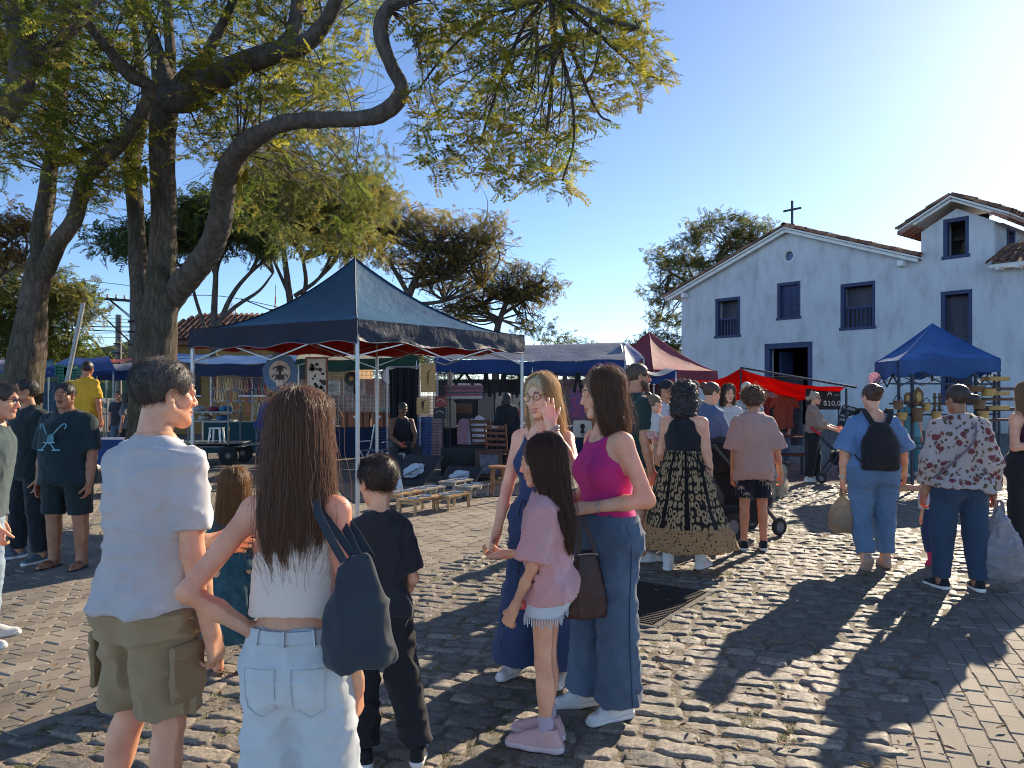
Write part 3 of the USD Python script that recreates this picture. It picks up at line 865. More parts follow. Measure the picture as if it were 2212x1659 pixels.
 g = folds(g, amp * (2.1 if kind != 'tank' else 1.5), fs or ((10, 10, 5) if kind != 'pants' else (9, 9, 8)), int(hip * 1000) % 17)
 obj(name or {'shirt': 'shirt', 'tank': 'tank_top', 'pants': 'trousers', 'shorts': 'shorts', 'skirt': 'skirt'}[kind], g, m, I['root'], smooth=True, label=label)
def zs_(I):
 return I['zs']
def make_shoes(I, fdir, lift, kind='sneaker', m=None, sole=None, size=1.0, sock=None):
 s = I['s'] * size
 for q in 'LR':
  M = I['limb'][q]
  d = unit(fdir[q] if fdir[q] is not None else (M['sd'] * .15, 1, 0))
  x = unit(np.cross(d, (0, 0, 1)))
  R = np.stack([x, d, np.cross(x, d)], 1)
  o = M['an'] - R @ np.array([0, 0, .045 * I['s'] * 1.7])
  if kind == 'flipflop':
   so = solid([cone((0, -.045 * s, .006), (0, .15 * s, .006), .040 * s, .044 * s, .01)], .006, [lambda x_, y, z: np.maximum(z - .016, .001 - z) + 0 * x_ + 0 * y])
   fp = obj('flip_flop', moved(so, R, o), sole, I['root'], smooth=True)
   st = [tube([np.array([sd * .036, .03, .03]) * s, np.array([sd * .03, .08, .062]) * s, np.array([0, .125, .045]) * s], .006 * s, 6, 4) for sd in (-1, 1)]
   obj('strap', moved(cat(st), R, o), m, fp, smooth=True)
   continue
  hs = max(.0045, min(.008, I['h'] * .5))
  up = solid([cone((0, -.04 * s, .038 * s), (0, .06 * s, .034 * s), .035 * s, .039 * s, .02), cone((0, .06 * s, .034 * s), (.006 * M['sd'] * s, .160 * s, .022 * s), .039 * s, .031 * s, .02),
     cone((0, -.035 * s, .05 * s), (0, -.018 * s, .095 * s), .034 * s, .036 * s, .02), cone((0, .0, .078 * s), (0, .085 * s, .045 * s), .031 * s, .028 * s, .03)], hs,
                   [lambda x_, y, z: np.maximum(z - .105 * s, .014 - z) + 0 * x_ + 0 * y])
  so = solid([cone((0, -.042 * s, .02 * s), (0, .06 * s, .02 * s), .041 * s, .044 * s, .02), cone((0, .06 * s, .02 * s), (.006 * M['sd'] * s, .16 * s, .02 * s), .044 * s, .036 * s, .02)], hs,
                   [lambda x_, y, z: np.maximum(z - (.028 + .012 * np.clip(-y * 8, 0, 1)) * s, .001 - z) + 0 * x_])
  sp = obj('shoe', moved(up, R, o), m, I['root'], smooth=True)
  obj('sole', moved(so, R, o), sole or m, sp, smooth=True)
  lc = [tube([np.array([-.022, .033 + .020 * i, .088 - .012 * i]) * s, np.array([0, .040 + .020 * i, .094 - .012 * i]) * s, np.array([.022, .033 + .020 * i, .088 - .012 * i]) * s], .003 * s, 5, 2) for i in range(4)]
  obj('laces', moved(cat(lc), R, o), sole or m, sp, smooth=True)
  if sock:
   obj('sock', solid([cone(M['an'] + R @ np.array([0, 0, .012 * s]), M['an'] + unit(M['kn'] - M['an']) * sock[1], I['lr'][2] + .006, I['lr'][2] + .008, .01)], hs), sock[0], I['root'], smooth=True)
# ---------------------------------------------------------------- the ground, the cobbled road, the two paved edges
rng = np.random.default_rng(11)
LA_, LB_ = np.array([-2.45, 3.1]), np.array([-.17, 8.0])      # left edge of the cobbles
RA_, RB_ = np.array([1.45, 3.1]), np.array([3.99, 6.62])       # right edge of the cobbles
ROAD_L, ROAD_R = unit(LB_ - LA_), unit(RB_ - RA_)
def left_of(p, a, d):
 return d[0] * (p[..., 1] - a[1]) - d[1] * (p[..., 0] - a[0]) > 0
soil = usdkit.material(stage, '/World/Looks/ground', {
 'g': ('geometry', {}), 's': ('separate_xyz', {}), 'n': ('noise_texture', {'scale': 3.0, 'detail': 8.0, 'roughness': .7}), 'n2': ('noise_texture', {'scale': 38.0, 'detail': 5.0}),
 'r': ('rgb_ramp', {'ramp': [(.30, (.13, .105, .078)), (.50, (.23, .19, .145)), (.64, (.15, .14, .065)), (.75, (.28, .24, .19))]}),
 'mp': ('mapping', {'rotation': (0, 0, -.3)}), 'br': ('brick_texture', {'scale': 1.0, 'color1': (.30, .26, .215), 'color2': (.20, .175, .15), 'mortar': (.05, .045, .033), 'mortar_size': .018, 'mortar_smooth': .6, 'brick_width': .30, 'row_height': .18, 'bias': -.2}),
 'dn': ('noise_texture', {'scale': 9.0, 'detail': 3.0}), 'va': ('vector_math', {'math_type': 'multiply_add', 'vector2': (.05, .05, 0)}),
 'far': ('math', {'math_type': 'greater_than', 'value2': 13.0}), 'mx': ('mix_color', {}), 'mu': ('mix_color', {'blend_type': 'multiply', 'fac': .55}), 'rr': ('rgb_ramp', {'ramp': [(.3, (.45, .45, .45)), (.7, (1, 1, 1))]}),
 'b': ('bump', {'strength': .8, 'distance': .02}), 'p': ('principled_bsdf', {'roughness': .9, 'specular_ior_level': .25})},
 [('g.position', 's.vector'), ('g.position', 'n.vector'), ('g.position', 'n2.vector'), ('n.fac', 'r.fac'), ('g.position', 'dn.vector'), ('dn.color', 'va.vector1'), ('g.position', 'va.vector3'), ('va.vector', 'mp.vector'), ('mp.vector', 'br.vector'),
     ('n2.fac', 'rr.fac'), ('br.color', 'mu.a'), ('rr.color', 'mu.b'), ('s.y', 'far.value1'), ('far.value', 'mx.fac'), ('r.color', 'mx.a'), ('mu.result', 'mx.b'), ('mx.result', 'p.base_color'), ('n2.fac', 'b.height'), ('b.normal', 'p.normal')], surface='p.BSDF')
gp = np.zeros((61, 61, 3))
ax = np.sinh(np.linspace(-6, 6, 61)) / np.sinh(6) * 900
gp[..., 0], gp[..., 1] = np.meshgrid(ax, ax + 10, indexing='ij')
gp[..., 2] = -.005
obj('ground', sheet(gp), soil, kind='structure')
stone_m = [usdkit.material(stage, f'/World/Looks/granite_{k:03d}', {
 'g': ('geometry', {}), 'o': ('object_info', {}), 'n': ('noise_texture', {'scale': 55.0, 'detail': 8.0, 'roughness': .75}), 'v': ('voronoi_texture', {'scale': 150.0}),
 'big': ('noise_texture', {'scale': 4.5, 'detail': 4.0}), 'r': ('rgb_ramp', {'ramp': [(.30, tuple(np.array(a) * .42)), (.5, a), (.70, tuple(np.array(a) * 1.7))]}),
 'ad': ('math', {'math_type': 'add'}), 'fr': ('math', {'math_type': 'fraction'}), 'rr': ('rgb_ramp', {'ramp': [(0, (.62, .60, .58)), (.5, (.95, .93, .90)), (1, (1.25, 1.2, 1.12))]}),
 'mm': ('mix_color', {'blend_type': 'multiply', 'fac': 1.0}), 'gr': ('rgb_ramp', {'ramp': [(.58, (0, 0, 0)), (.70, (1, 1, 1))]}), 'mg': ('mix_color', {'b': (.085, .095, .035)}), 'hm': ('math', {'math_type': 'multiply', 'value2': .55}),
 'bn': ('noise_texture', {'scale': 24.0, 'detail': 10.0, 'roughness': .80, 'distortion': .5}), 'b': ('bump', {'strength': 1.0, 'distance': .038}), 'p': ('principled_bsdf', {'roughness': .55, 'specular_ior_level': .45})},
 [('g.position', 'n.vector'), ('g.position', 'big.vector'), ('g.position', 'bn.vector'), ('n.fac', 'r.fac'), ('g.random_per_island', 'ad.value1'), ('o.random', 'ad.value2'), ('ad.value', 'fr.value1'), ('fr.value', 'rr.fac'),
     ('r.color', 'mm.a'), ('rr.color', 'mm.b'), ('big.fac', 'gr.fac'), ('gr.color', 'hm.value1'), ('hm.value', 'mg.fac'), ('mm.result', 'mg.a'), ('mg.result', 'p.base_color'), ('bn.fac', 'b.height'), ('b.normal', 'p.normal')], surface='p.BSDF')
 for k, a in enumerate([(.38, .32, .255), (.42, .355, .285), (.33, .28, .23)])]
paver_m = [usdkit.material(stage, f'/World/Looks/paver_{k:03d}', {
 'g': ('geometry', {}), 'o': ('object_info', {}), 'n': ('noise_texture', {'scale': 120.0, 'detail': 6.0, 'roughness': .7}), 'r': ('rgb_ramp', {'ramp': [(.3, tuple(np.array(a) * .72)), (.7, tuple(np.array(a) * 1.2))]}),
 'big': ('noise_texture', {'scale': 2.2, 'detail': 4.0}), 'br': ('rgb_ramp', {'ramp': [(.3, (.7, .7, .7)), (.7, (1.1, 1.1, 1.1))]}), 'm2': ('mix_color', {'blend_type': 'multiply', 'fac': 1.0}),
 'ad': ('math', {'math_type': 'add'}), 'fr': ('math', {'math_type': 'fraction'}), 'rr': ('rgb_ramp', {'ramp': [(0, (.82, .81, .80)), (1, (1.12, 1.1, 1.07))]}), 'mm': ('mix_color', {'blend_type': 'multiply', 'fac': 1.0}),
 'b': ('bump', {'strength': .6, 'distance': .006}), 'p': ('principled_bsdf', {'roughness': .8, 'specular_ior_level': .3})},
 [('g.position', 'n.vector'), ('g.position', 'big.vector'), ('n.fac', 'r.fac'), ('big.fac', 'br.fac'), ('g.random_per_island', 'ad.value1'), ('o.random', 'ad.value2'), ('ad.value', 'fr.value1'), ('fr.value', 'rr.fac'), ('r.color', 'mm.a'), ('rr.color', 'mm.b'), ('mm.result', 'm2.a'), ('br.color', 'm2.b'), ('m2.result', 'p.base_color'), ('n.fac', 'b.height'), ('b.normal', 'p.normal')], surface='p.BSDF')
 for k, a in enumerate([(.29, .25, .198), (.31, .267, .215), (.265, .23, .185)])]
def seen(p, zmax=15.0):
 return (p[..., 1] > 2.75) & (p[..., 1] < zmax) & (np.abs(p[..., 0]) < .70 * p[..., 1] + .35)
# the drain grate lies in the cobbles: corners on the paving
g_c = np.array([.99, 5.82])
g_u = unit((.56, .83))
g_w, g_l = .30, .53
gd = lambda p: (np.abs((p - g_c) @ g_u) < g_l + .03) & (np.abs((p - g_c) @ np.array([-g_u[1], g_u[0]])) < g_w + .03)
road = thing('cobbled_road', None, None, kind='structure')
au = np.array([math.cos(-.30), math.sin(-.30)])
bu = np.array([-au[1], au[0]])
stones = []
b = -2.0
while b < 17:
 pitch = rng.uniform(.115, .150)
 a = -9 + rng.uniform(0, .3)
 while a < 12:
  ln = rng.uniform(.15, .30)
  c = au * (a + ln / 2) + bu * (b + pitch / 2)
  a += ln
  if not seen(c, 13.5) or left_of(c, LA_, ROAD_L) or not left_of(c, RA_, ROAD_R) or gd(c):
   continue
  stones.append((c, ln, pitch))
 b += pitch
def sett(c, ln, wd, n, m, rng):
 u, v = np.meshgrid(np.linspace(-1, 1, n), np.linspace(-1, 1, m), indexing='ij')
 j = rng.uniform(-.012, .012, 8)
 ang = rng.normal(0, .03)
 d = np.maximum(np.abs(u), np.abs(v))
 e = 1 - .10 * np.clip(np.abs(u) * np.abs(v), 0, 1) ** 2
 x = u * (ln / 2 - .002) * e + j[0] * v + j[1] * u * v
 y = v * (wd / 2 - .002) * e + j[2] * u + j[3] * u * v
 q = np.stack([x, y], -1) @ np.array([[math.cos(ang), math.sin(ang)], [-math.sin(ang), math.cos(ang)]])
 w = c + q[..., :1] * au + q[..., 1:] * bu
 edge = np.clip((1 - np.maximum(np.abs(u) ** 3, np.abs(v) ** 3)), 0, 1)
 z = rng.uniform(-.005, .005) + .007 * edge ** .3 - .003 + (meshkit.fbm(np.stack([w[..., 0] * 14, w[..., 1] * 14, 0 * u], -1), 4, 5) - .5) * .034 * (.3 + .7 * edge) + u * j[4] * .5 + v * j[5] * .5
 z = np.where(d > .999, -.016, z)
 w = w + (meshkit.noise(np.stack([w[..., 0] * 40, w[..., 1] * 40, 0 * u], -1), 2)[..., None] - .5) * .016
 return sheet(np.concatenate([w, z[..., None]], -1))
stones.sort(key=lambda t: t[0][1] + .15 * abs(t[0][0]))
rest = []
for i, (c, ln, wd) in enumerate(stones):
 if i < 300:
  obj('stone', sett(c, ln, wd, 13, 9, rng), stone_m[i % 3], road, smooth=True)
 else:
  rest.append(sett(c, ln, wd, *((10, 7) if c[1] < 8 else (7, 5)), rng))
obj('far_stones', cat(rest), stone_m[0], road, smooth=True, kind='stuff')
def wavy(i, j, a, b, o, d, wave=True, n=9):
 """an interlocking paver: both pairs of sides follow shared waves"""
 amp = .013 if wave else 0.0
 A = lambda s: amp * np.sin(s * 2 * np.pi / a * 2)
 x0 = i * a + (a / 2 if j % 2 else 0)
 s = np.linspace(0, 1, n)
 t = np.linspace(0, 1, 3)
 bot = np.stack([x0 + s * a, j * b + A(x0 + s * a)], 1)
 top = np.stack([x0 + s[::-1] * a, (j + 1) * b + A(x0 + s[::-1] * a)], 1)
 P = np.vstack([bot, top])
 c = P.mean(0)
 v = P - c
 L = np.linalg.norm(v, axis=1, keepdims=True)
 inset = lambda q: c + v * (1 - q / L)
 m = len(P)
 dz = rng.uniform(-.004, .004, 3)
 Z = lambda q: dz[0] + .001 + (q - c) @ dz[1:] * 4
 r0, r1 = inset(.0025), inset(.009)
 W = lambda q: o + q[:, :1] * d + q[:, 1:] * np.array([-d[1], d[0]])
 V = np.vstack([np.hstack([W(r0), np.full((m, 1), -.03)]), np.hstack([W(r0), (Z(r0) - .006)[:, None]]), np.hstack([W(r1), Z(r1)[:, None]]), np.hstack([W(c[None]), Z(c[None])[:, None]])])
 k = np.arange(m)
 k2 = (k + 1) % m
 F = np.vstack([np.stack([q * m + k, q * m + k2, (q + 1) * m + k2], 1) for q in (0, 1)] + [np.stack([q * m + k, (q + 1) * m + k2, (q + 1) * m + k], 1) for q in (0, 1)] + [np.stack([2 * m + k, 2 * m + k2, np.full(m, 3 * m)], 1)])
 return trimesh.Trimesh(V, F, process=False)
def paving(name, keep, o, d, a, b, zmax, wave=True):
 pv = thing(name, None, None, kind='structure')
 todo = []
 for j in range(-90, 130):
  for i in range(-70, 90):
   q = np.array([(i + .5 + (.5 if j % 2 else 0)) * a, (j + .5) * b])
   c = o + q[0] * d + q[1] * np.array([-d[1], d[0]])
   if seen(c, zmax) and keep(c):
    todo.append((c[1], i, j))
 todo.sort()
 rest = []
 for n, (_, i, j) in enumerate(todo):
  m = wavy(i, j, a, b, o, d, wave)
  if n < 300:
   obj('paver', m, paver_m[n % 3], pv)
  else:
   rest.append(m)
 if rest:
  obj('far_pavers', cat(rest), paver_m[1], pv, kind='stuff')
paving('paved_square', lambda c: left_of(c, LA_ - .0 * ROAD_L, ROAD_L), LA_, ROAD_L, .235, .135, 13.5)
paving('paved_edge', lambda c: not left_of(c, RA_, ROAD_R), RA_, unit((.35, .94)), .21, .105, 9.0, False)
# the iron drain grate in its concrete kerb
gr = thing('drain_grate', 'rusty iron drain grate of parallel bars set among the cobbles', 'drain grate', (g_c[0], g_c[1], .004), math.degrees(math.atan2(g_u[1], g_u[0])))
iron = mat('rusty_iron', (.045, .032, .026), .7, .3, 20, .3, 90, metal=.4)
conc = mat('old_concrete', (.14, .12, .10), .9, .2, 9, .5, 80)
for sx_ in (-1, 1):
 obj('kerb', box(.045, 2 * g_w + .09, .05, (sx_ * (g_l + .0225), 0, -.018), .006), conc, gr)
 obj('kerb', box(2 * g_l, .045, .048, (0, sx_ * (g_w + .0225), -.018), .006), conc, gr)
obj('pit', box(2 * g_l, 2 * g_w, .01, (0, 0, -.019)), mat('pit_dark', (.01, .009, .008), .9), gr)  # near-black slab stands in for the shade below the bars
for i in range(26):
 x = -g_l + .02 + i * (2 * g_l - .04) / 25
 obj('grate_bar', box(.019, 2 * g_w - .01, .022, (x, 0, .001), .003), iron, gr)
obj('cross_bar', box(2 * g_l - .01, .03, .012, (0, 0, -.006)), iron, gr)
# grass and leaves in the joints
gl = []
for _ in range(9):
 a = rng.uniform(0, 6.28)
 l, w = rng.uniform(.018, .045), .0035
 d = np.array([math.cos(a), math.sin(a), 0])
 e = np.cross(d, (0, 0, 1)) * w
 o = np.array([rng.normal(0, .012), rng.normal(0, .012), 0])
 t = o + d * l * .7 + [0, 0, l * .7]
 mid = o + d * l * .3 + [0, 0, l * .5]
 gl.append(trimesh.Trimesh([o - e, o + e, mid + e * .8, mid - e * .8, t], [[0, 1, 2], [0, 2, 3], [3, 2, 4]], process=False))
gm_ = mat('joint_grass', (.13, .16, .04), .7, .5, 30, trans=.3, island=.4)
n = 26000
y = 2.9 + 8.5 * rng.beta(1, 2.2, n)
x = rng.uniform(-1, 1, n) * (.69 * y + .2)
p2 = np.stack([x, y], 1)
den = meshkit.fbm(np.stack([x * 1.6, y * 1.6, 0 * x], 1), 3, 8) + .25 * (meshkit.fbm(np.stack([x * 9, y * 9, 0 * x], 1), 2, 3) - .5)
inroad = ~left_of(p2, LA_, ROAD_L) & left_of(p2, RA_, ROAD_R)
near_edge = np.abs((p2 - LA_) @ np.array([-ROAD_L[1], ROAD_L[0]])) < .5
ok = ((inroad & (den > .60)) | (near_edge & (den > .54)) | (den > .70)) & ~gd(p2)
P3 = np.hstack([p2[ok], np.full((ok.sum(), 1), -.012)])
scatter('joint_grass', [(cat(gl), gm_)], P3, rand_quat(rng, len(P3), .2), rng.uniform(.25, .7, len(P3)), np.zeros(len(P3)), None)
meta(stage.GetPrimAtPath('/World/joint_grass'), 'short green grass and moss growing between the cobbles', 'grass', kind='stuff')
lf = sheet(np.array([[[x, y * (1 - abs(x) / .03) * .012, .004 * abs(y) + .15 * x * x * 9] for y in (-1, 0, 1)] for x in np.linspace(-.029, .029, 6)]))
n = 420
y = 3 + 7 * rng.beta(1, 2, n)
P3 = np.stack([rng.uniform(-1, 1, n) * .69 * y, y, np.full(n, .018)], 1)
scatter('fallen_leaves', [(lf, mat('dry_leaf', (.20, .11, .045), .8, .4, 9, island=.5))], P3, rand_quat(rng, n, .3), rng.uniform(.5, 1.2, n), np.zeros(n), None)
meta(stage.GetPrimAtPath('/World/fallen_leaves'), 'small dry brown leaves scattered over the paving', 'leaves', kind='stuff')
# the far hill
hx, hy = np.meshgrid(np.linspace(-420, -80, 60), np.linspace(0, 1, 14), indexing='ij')
prof = 24 * np.exp(-((hx + 212) / 55) ** 2) + 16 * np.exp(-((hx + 330) / 60) ** 2) + 9
hz = prof * np.sin(hy * np.pi) ** .8 + (meshkit.fbm(np.stack([hx * .06, hy * 9, 0 * hx], -1), 4, 2) - .5) * 7 * np.sin(hy * np.pi)
obj('hill', sheet(np.stack([hx, 390 + hy * 130, hz - .5], -1)), mat('hill_wood', (.055, .075, .03), .95, .45, .12, 1.0, .5, bdist=2.0), smooth=True, kind='structure')
# ---------------------------------------------------------------- the white chapel with its bell tower
whitewash = usdkit.material(stage, '/World/Looks/whitewash', {
 'tc': ('texture_coordinate', {}), 'mp': ('mapping', {'scale': (1, 1, .35)}), 'n': ('noise_texture', {'scale': 1.6, 'detail': 7.0, 'roughness': .65}), 'r': ('rgb_ramp', {'ramp': [(.25, (.33, .33, .34)), (.50, (.50, .50, .51)), (.8, (.58, .58, .59))]}),
 's': ('separate_xyz', {}), 'lo': ('rgb_ramp', {'ramp': [(0, (.72, .68, .62)), (.22, (.92, .91, .9)), (.5, (1, 1, 1))]}), 'mm': ('mix_color', {'blend_type': 'multiply', 'fac': 1.0}), 'dv': ('math', {'math_type': 'multiply', 'value2': .35}),
 'bn': ('noise_texture', {'scale': 5.0, 'detail': 7.0, 'roughness': .6}), 'b': ('bump', {'strength': .35, 'distance': .05}), 'p': ('principled_bsdf', {'roughness': .92, 'specular_ior_level': .2})},
 [('tc.object', 'mp.vector'), ('mp.vector', 'n.vector'), ('n.fac', 'r.fac'), ('tc.object', 's.vector'), ('s.z', 'dv.value1'), ('dv.value', 'lo.fac'), ('r.color', 'mm.a'), ('lo.color', 'mm.b'), ('mm.result', 'p.base_color'), ('tc.object', 'bn.vector'), ('bn.fac', 'b.height'), ('b.normal', 'p.normal')], surface='p.BSDF')
bluew = mat('blue_paint', (.032, .046, .105), .55, .15, 7, .25, 40, stretch=(1, 1, .2))
dark_in = mat('dark_room', (.045, .045, .05), .9)  # dark colour stands in for the shade indoors
tile_m = mat('clay_tile', (.20, .095, .055), .85, .5, 5, .5, 40, island=.45)
eave_w = mat('eave_white', (.68, .66, .62), .85, .1)
rafter = mat('rafter_red', (.30, .13, .085), .8, .2)
ch = thing('chapel', 'white colonial chapel with blue window frames and a small bell tower', 'church', (6.022, 27.493, 0), -50.53)
# openings: (x0, x1, z0, z1)
OPEN = dict(w1=(1.42, 2.42, 3.50, 4.83), w2=(3.77, 4.58, 3.94, 5.10), w3=(5.86, 6.90, 3.48, 4.84), w4=(8.66, 9.44, 1.15, 4.33), door=(3.32, 4.98, 0.0, 3.20), bell=(8.72, 9.36, 5.20, 6.26))
front = Polygon([(0, -.1), (13.6, -.1), (13.6, 4.78), (9.96, 4.78), (9.96, 6.02), (9.06, 6.50), (8.16, 6.02), (8.16, 5.22), (4.17, 6.70), (0, 5.16)])
for x0, x1, z0, z1 in OPEN.values():
 front = front.difference(sbox(x0, z0 - (.2 if z0 == 0 else 0), x1, z1))
front = front.difference(Point(4.17, 5.92).buffer(.19, 20))
fm = extrude(front, .55)
fm.apply_transform(np.array([[1, 0, 0, 0], [0, 0, -1, .55], [0, 1, 0, 0], [0, 0, 0, 1.0]]))
obj('front_wall', fm, whitewash, ch)
obj('side_wall', box(.5, 15.4, 5.2, (.25, .55 + 7.7, 2.58)), whitewash, ch)
obj('tower_side', cat([box(.45, 1.30, 6.1, (8.385, .55 + .65, 3.0)), box(.45, .30, 6.1, (9.735, .70, 3.0)), box(.45, .45, 6.1, (9.735, 1.625, 3.0)), box(.45, .55, 5.2, (9.735, 1.125, 2.55)), box(.45, .55, .12, (9.735, 1.125, 5.99))]), whitewash, ch)
obj('tower_back', box(1.8, .45, 6.1, (9.06, 2.08, 3.0)), whitewash, ch)
obj('room', cat([box(7.6, .1, 5.0, (4.3, 5.5, 2.5)), box(7.0, 5, .05, (4.3, 3.0, .0)), box(.05, 4.8, 5.0, (8.13, 3.02, 2.5)), box(.05, 4.8, 5.0, (.54, 3.02, 2.5)), box(7.6, 4.8, .05, (4.33, 3.0, 4.98))]), dark_in, ch)  # liner added to shut out daylight and keep the nave dark
obj('room_back', cat([box(1.6, .05, 4.4, (9.05, 1.8, 2.3)), box(.04, 1.2, 4.4, (8.63, 1.18, 2.3)), box(.04, 1.2, 4.4, (9.49, 1.18, 2.3)), box(.86, 1.2, .05, (9.06, 1.18, 4.5)), box(.86, .04, 1.5, (9.06, 1.0, 5.7)), box(.03, .5, 1.3, (8.62, .78, 5.7)), box(.03, .3, 1.3, (9.5, .70, 5.7))]), dark_in, ch)  # same dark liner added inside the tower
obj('wing_back', box(3.6, .3, 4.7, (11.8, 6.0, 2.35)), whitewash, ch)
def frame(x0, x1, z0, z1, w, name='window', parts=()):
 wd = thing_child(ch, name)
 y = .10
 obj('frame', cat([box(w, .16, z1 - z0 - w, (x0 + w / 2, y, (z0 + z1 - w) / 2), .006), box(w, .16, z1 - z0 - w, (x1 - w / 2, y, (z0 + z1 - w) / 2), .006), box(x1 - x0, .163, w, ((x0 + x1) / 2, y, z1 - w / 2), .006)] + ([box(x1 - x0 + .06, .20, w * .9, ((x0 + x1) / 2, y - .02, z0 + w * .45 - .02), .006)] if z0 > .1 else [])), bluew, wd)
 return wd
def thing_child(parent, name):
 x = UsdGeom.Xform.Define(stage, numbered(path_of(parent) + '/' + name))
 return x.GetPrim()
for k, zr in (('w1', .47), ('w3', .47), ('w4', 1.92)):
 x0, x1, z0, z1 = OPEN[k]
 w = frame(x0, x1, z0, z1, .10)
 zm = z0 + zr * (z1 - z0) if k != 'w4' else 3.02
 obj('rail', box(x1 - x0 - .2, .09, .075, ((x0 + x1) / 2, .12, zm), .005), bluew, w)
 obj('inner_shutter', box(x1 - x0 - .04, .03, z1 - z0 - .04, ((x0 + x1) / 2, .42, (z0 + z1) / 2)), mat('inner_shutter', (.075, .075, .095), .6, .3, 3, stretch=(1, 1, .2)), w)  # panel added, its colour standing in for the dim inside
 nb_ = 6
 for i in range(nb_):
  x = x0 + .1 + (i + .75) * (x1 - x0 - .2) / (nb_ + .5)
  obj('baluster', box(.038, .038, zm - z0 - .09, (x, .12, (zm + z0) / 2 + .02)), bluew, w)
# the closed shutter with carved panels
x0, x1, z0, z1 = OPEN['w2']
w = frame(x0, x1, z0, z1, .09, 'shuttered_window')
for sd in (0, 1):
 cx = x0 + .09 + (x1 - x0 - .18) * (.25 + .5 * sd)
 lw = (x1 - x0 - .18) / 2 - .006
 lf_ = obj('shutter', box(lw, .04, z1 - z0 - .17, (cx, .16, (z0 + z1) / 2 - .01), .004), bluew, w)
 for cz in (z0 + .33, z0 + .77):
  q = box(.20, .02, .20, (0, 0, 0), .012)
  q.apply_transform(trimesh.transformations.rotation_matrix(.785, (0, 1, 0)))
  q.apply_translation((cx, .137, cz))
  obj('panel', q, bluew, lf_)
  for e in (-1, 1):
   obj('moulding', cat([box(lw - .05, .016, .025, (cx, .136, cz + e * .19)), box(.025, .016, .36, (cx + e * (lw / 2 - .035), .136, cz))]), bluew, lf_)
d = frame(*OPEN['door'], .17, 'doorway')
obj('threshold', box(1.9, .5, .12, (4.15, .1, .05), .01), conc, d)
for sd in (-1, 1):
 obj('door_leaf', box(.06, .75, 2.95, (4.15 + sd * .62, .95, 1.5), .01), bluew, d)
b_ = frame(*OPEN['bell'], .10, 'belfry_opening')
obj('bell', lathe([(0, .36), (.05, .36), (.085, .30), (.10, .18), (.13, .07), (.175, 0), (.15, 0), (.11, .08), (0, .30)], 24).apply_translation((9.04, .62, 5.36)), mat('bronze', (.12, .10, .06), .45, .3, 12, metal=.8), b_, smooth=40)
obj('headstock', box(.55, .10, .10, (9.04, .62, 5.80), .01), mat('old_timber', (.06, .04, .03), .85), b_)
sw = thing_child(ch, 'tower_side_window')
obj('frame', cat([box(.12, .06, .72, (9.93, .88, 5.58)), box(.12, .06, .72, (9.93, 1.37, 5.58)), box(.12, .43, .07, (9.93, 1.125, 5.90)), box(.12, .43, .07, (9.93, 1.125, 5.24))]), bluew, sw)
ro = thing_child(ch, 'round_window')
rg = lathe([(.155, 0), (.19, 0), (.19, .12), (.155, .12), (.155, 0)], 28)
rg.apply_transform(trimesh.transformations.rotation_matrix(-np.pi / 2, (1, 0, 0)))
rg.apply_translation((4.17, .02, 5.92))
obj('ring', rg, eave_w, ro, smooth=40)
pn = lathe([(0, 0), (.156, 0), (.156, .02), (0, .02)], 28)
pn.apply_transform(trimesh.transformations.rotation_matrix(-np.pi / 2, (1, 0, 0)))
pn.apply_translation((4.17, .16, 5.92))
obj('pane', pn, mat('rose_glass', (.09, .12, .2), .15, .2, 8, spec=.7), ro)
# roofs: soffits, verges and barrel tiles
half = np.linspace(0, np.pi, 7)
def barrel(L, r0, r1):
 P = np.array([[[t * L, -r * math.cos(a), r * math.sin(a)] for a in half] for t, r in ((0, r0), (1, r1))])
 return sheet(P, .016)
def roof(parent, ridge, eave, y0, y1, courses, step, each):
 """slope in the x z plane from ridge to eave; tiles in columns along y"""
 (xr, zr), (xe, ze) = ridge, eave
 dv = np.array([xe - xr, 0, ze - zr])
 L = np.linalg.norm(dv)
 dv /= L
 sgn = np.sign(dv[0])
 nv = np.cross(dv, [0, 1, 0])
 nv *= np.sign(nv[2])
 r = obj('soffit', bar(np.array([xr, (y0 + y1) / 2, zr]) - nv * .05, np.array([xe, (y0 + y1) / 2, ze]) - nv * .05, .09, y1 - y0) if False else trimesh.Trimesh(
  np.array([[xr, y0, zr], [xr, y1, zr], [xe, y0, ze], [xe, y1, ze]] + [[xr, y0, zr - .05], [xr, y1, zr - .05], [xe, y0, ze - .05], [xe, y1, ze - .05]]),
  [[0, 1, 3], [0, 3, 2], [4, 7, 5], [4, 6, 7], [0, 2, 6], [0, 6, 4], [1, 5, 7], [1, 7, 3], [2, 3, 7], [2, 7, 6]]), eave_w, parent)
 tl = L / courses
 T = np.eye(4)
 T[:3, :3] = np.stack([dv, [0, 1, 0], nv], 1) if sgn > 0 else np.stack([dv, [0, -1, 0], nv], 1)
 rest_ = []
 col = 0
 y = y0 + .06
 while y < y1:
  for k in range(courses):
   t = barrel(tl * 1.12, .085, .105)
   q = T.copy()
   q[:3, 3] = np.array([xr, y, zr]) + dv * (k * tl) + nv * (.012 + .012 * (1 if k % 2 else 0) + rng.uniform(0, .01))
   t.apply_transform(q)
   if col < each:
    obj('tile', t, tile_m, parent, smooth=40)
   else:
    rest_.append(t)
  y += step
  col += 1
 if rest_:
  obj('tile_field', cat(rest_), tile_m, parent, smooth=40, kind='stuff')
rf = thing_child(ch, 'roof')
roof(rf, (4.17, 6.80), (-.55, 5.06), -.28, 15.5, 13, .215, 2)
roof(rf, (4.17, 6.80), (8.16, 5.33), -.28, 15.5, 12, .215, 2)
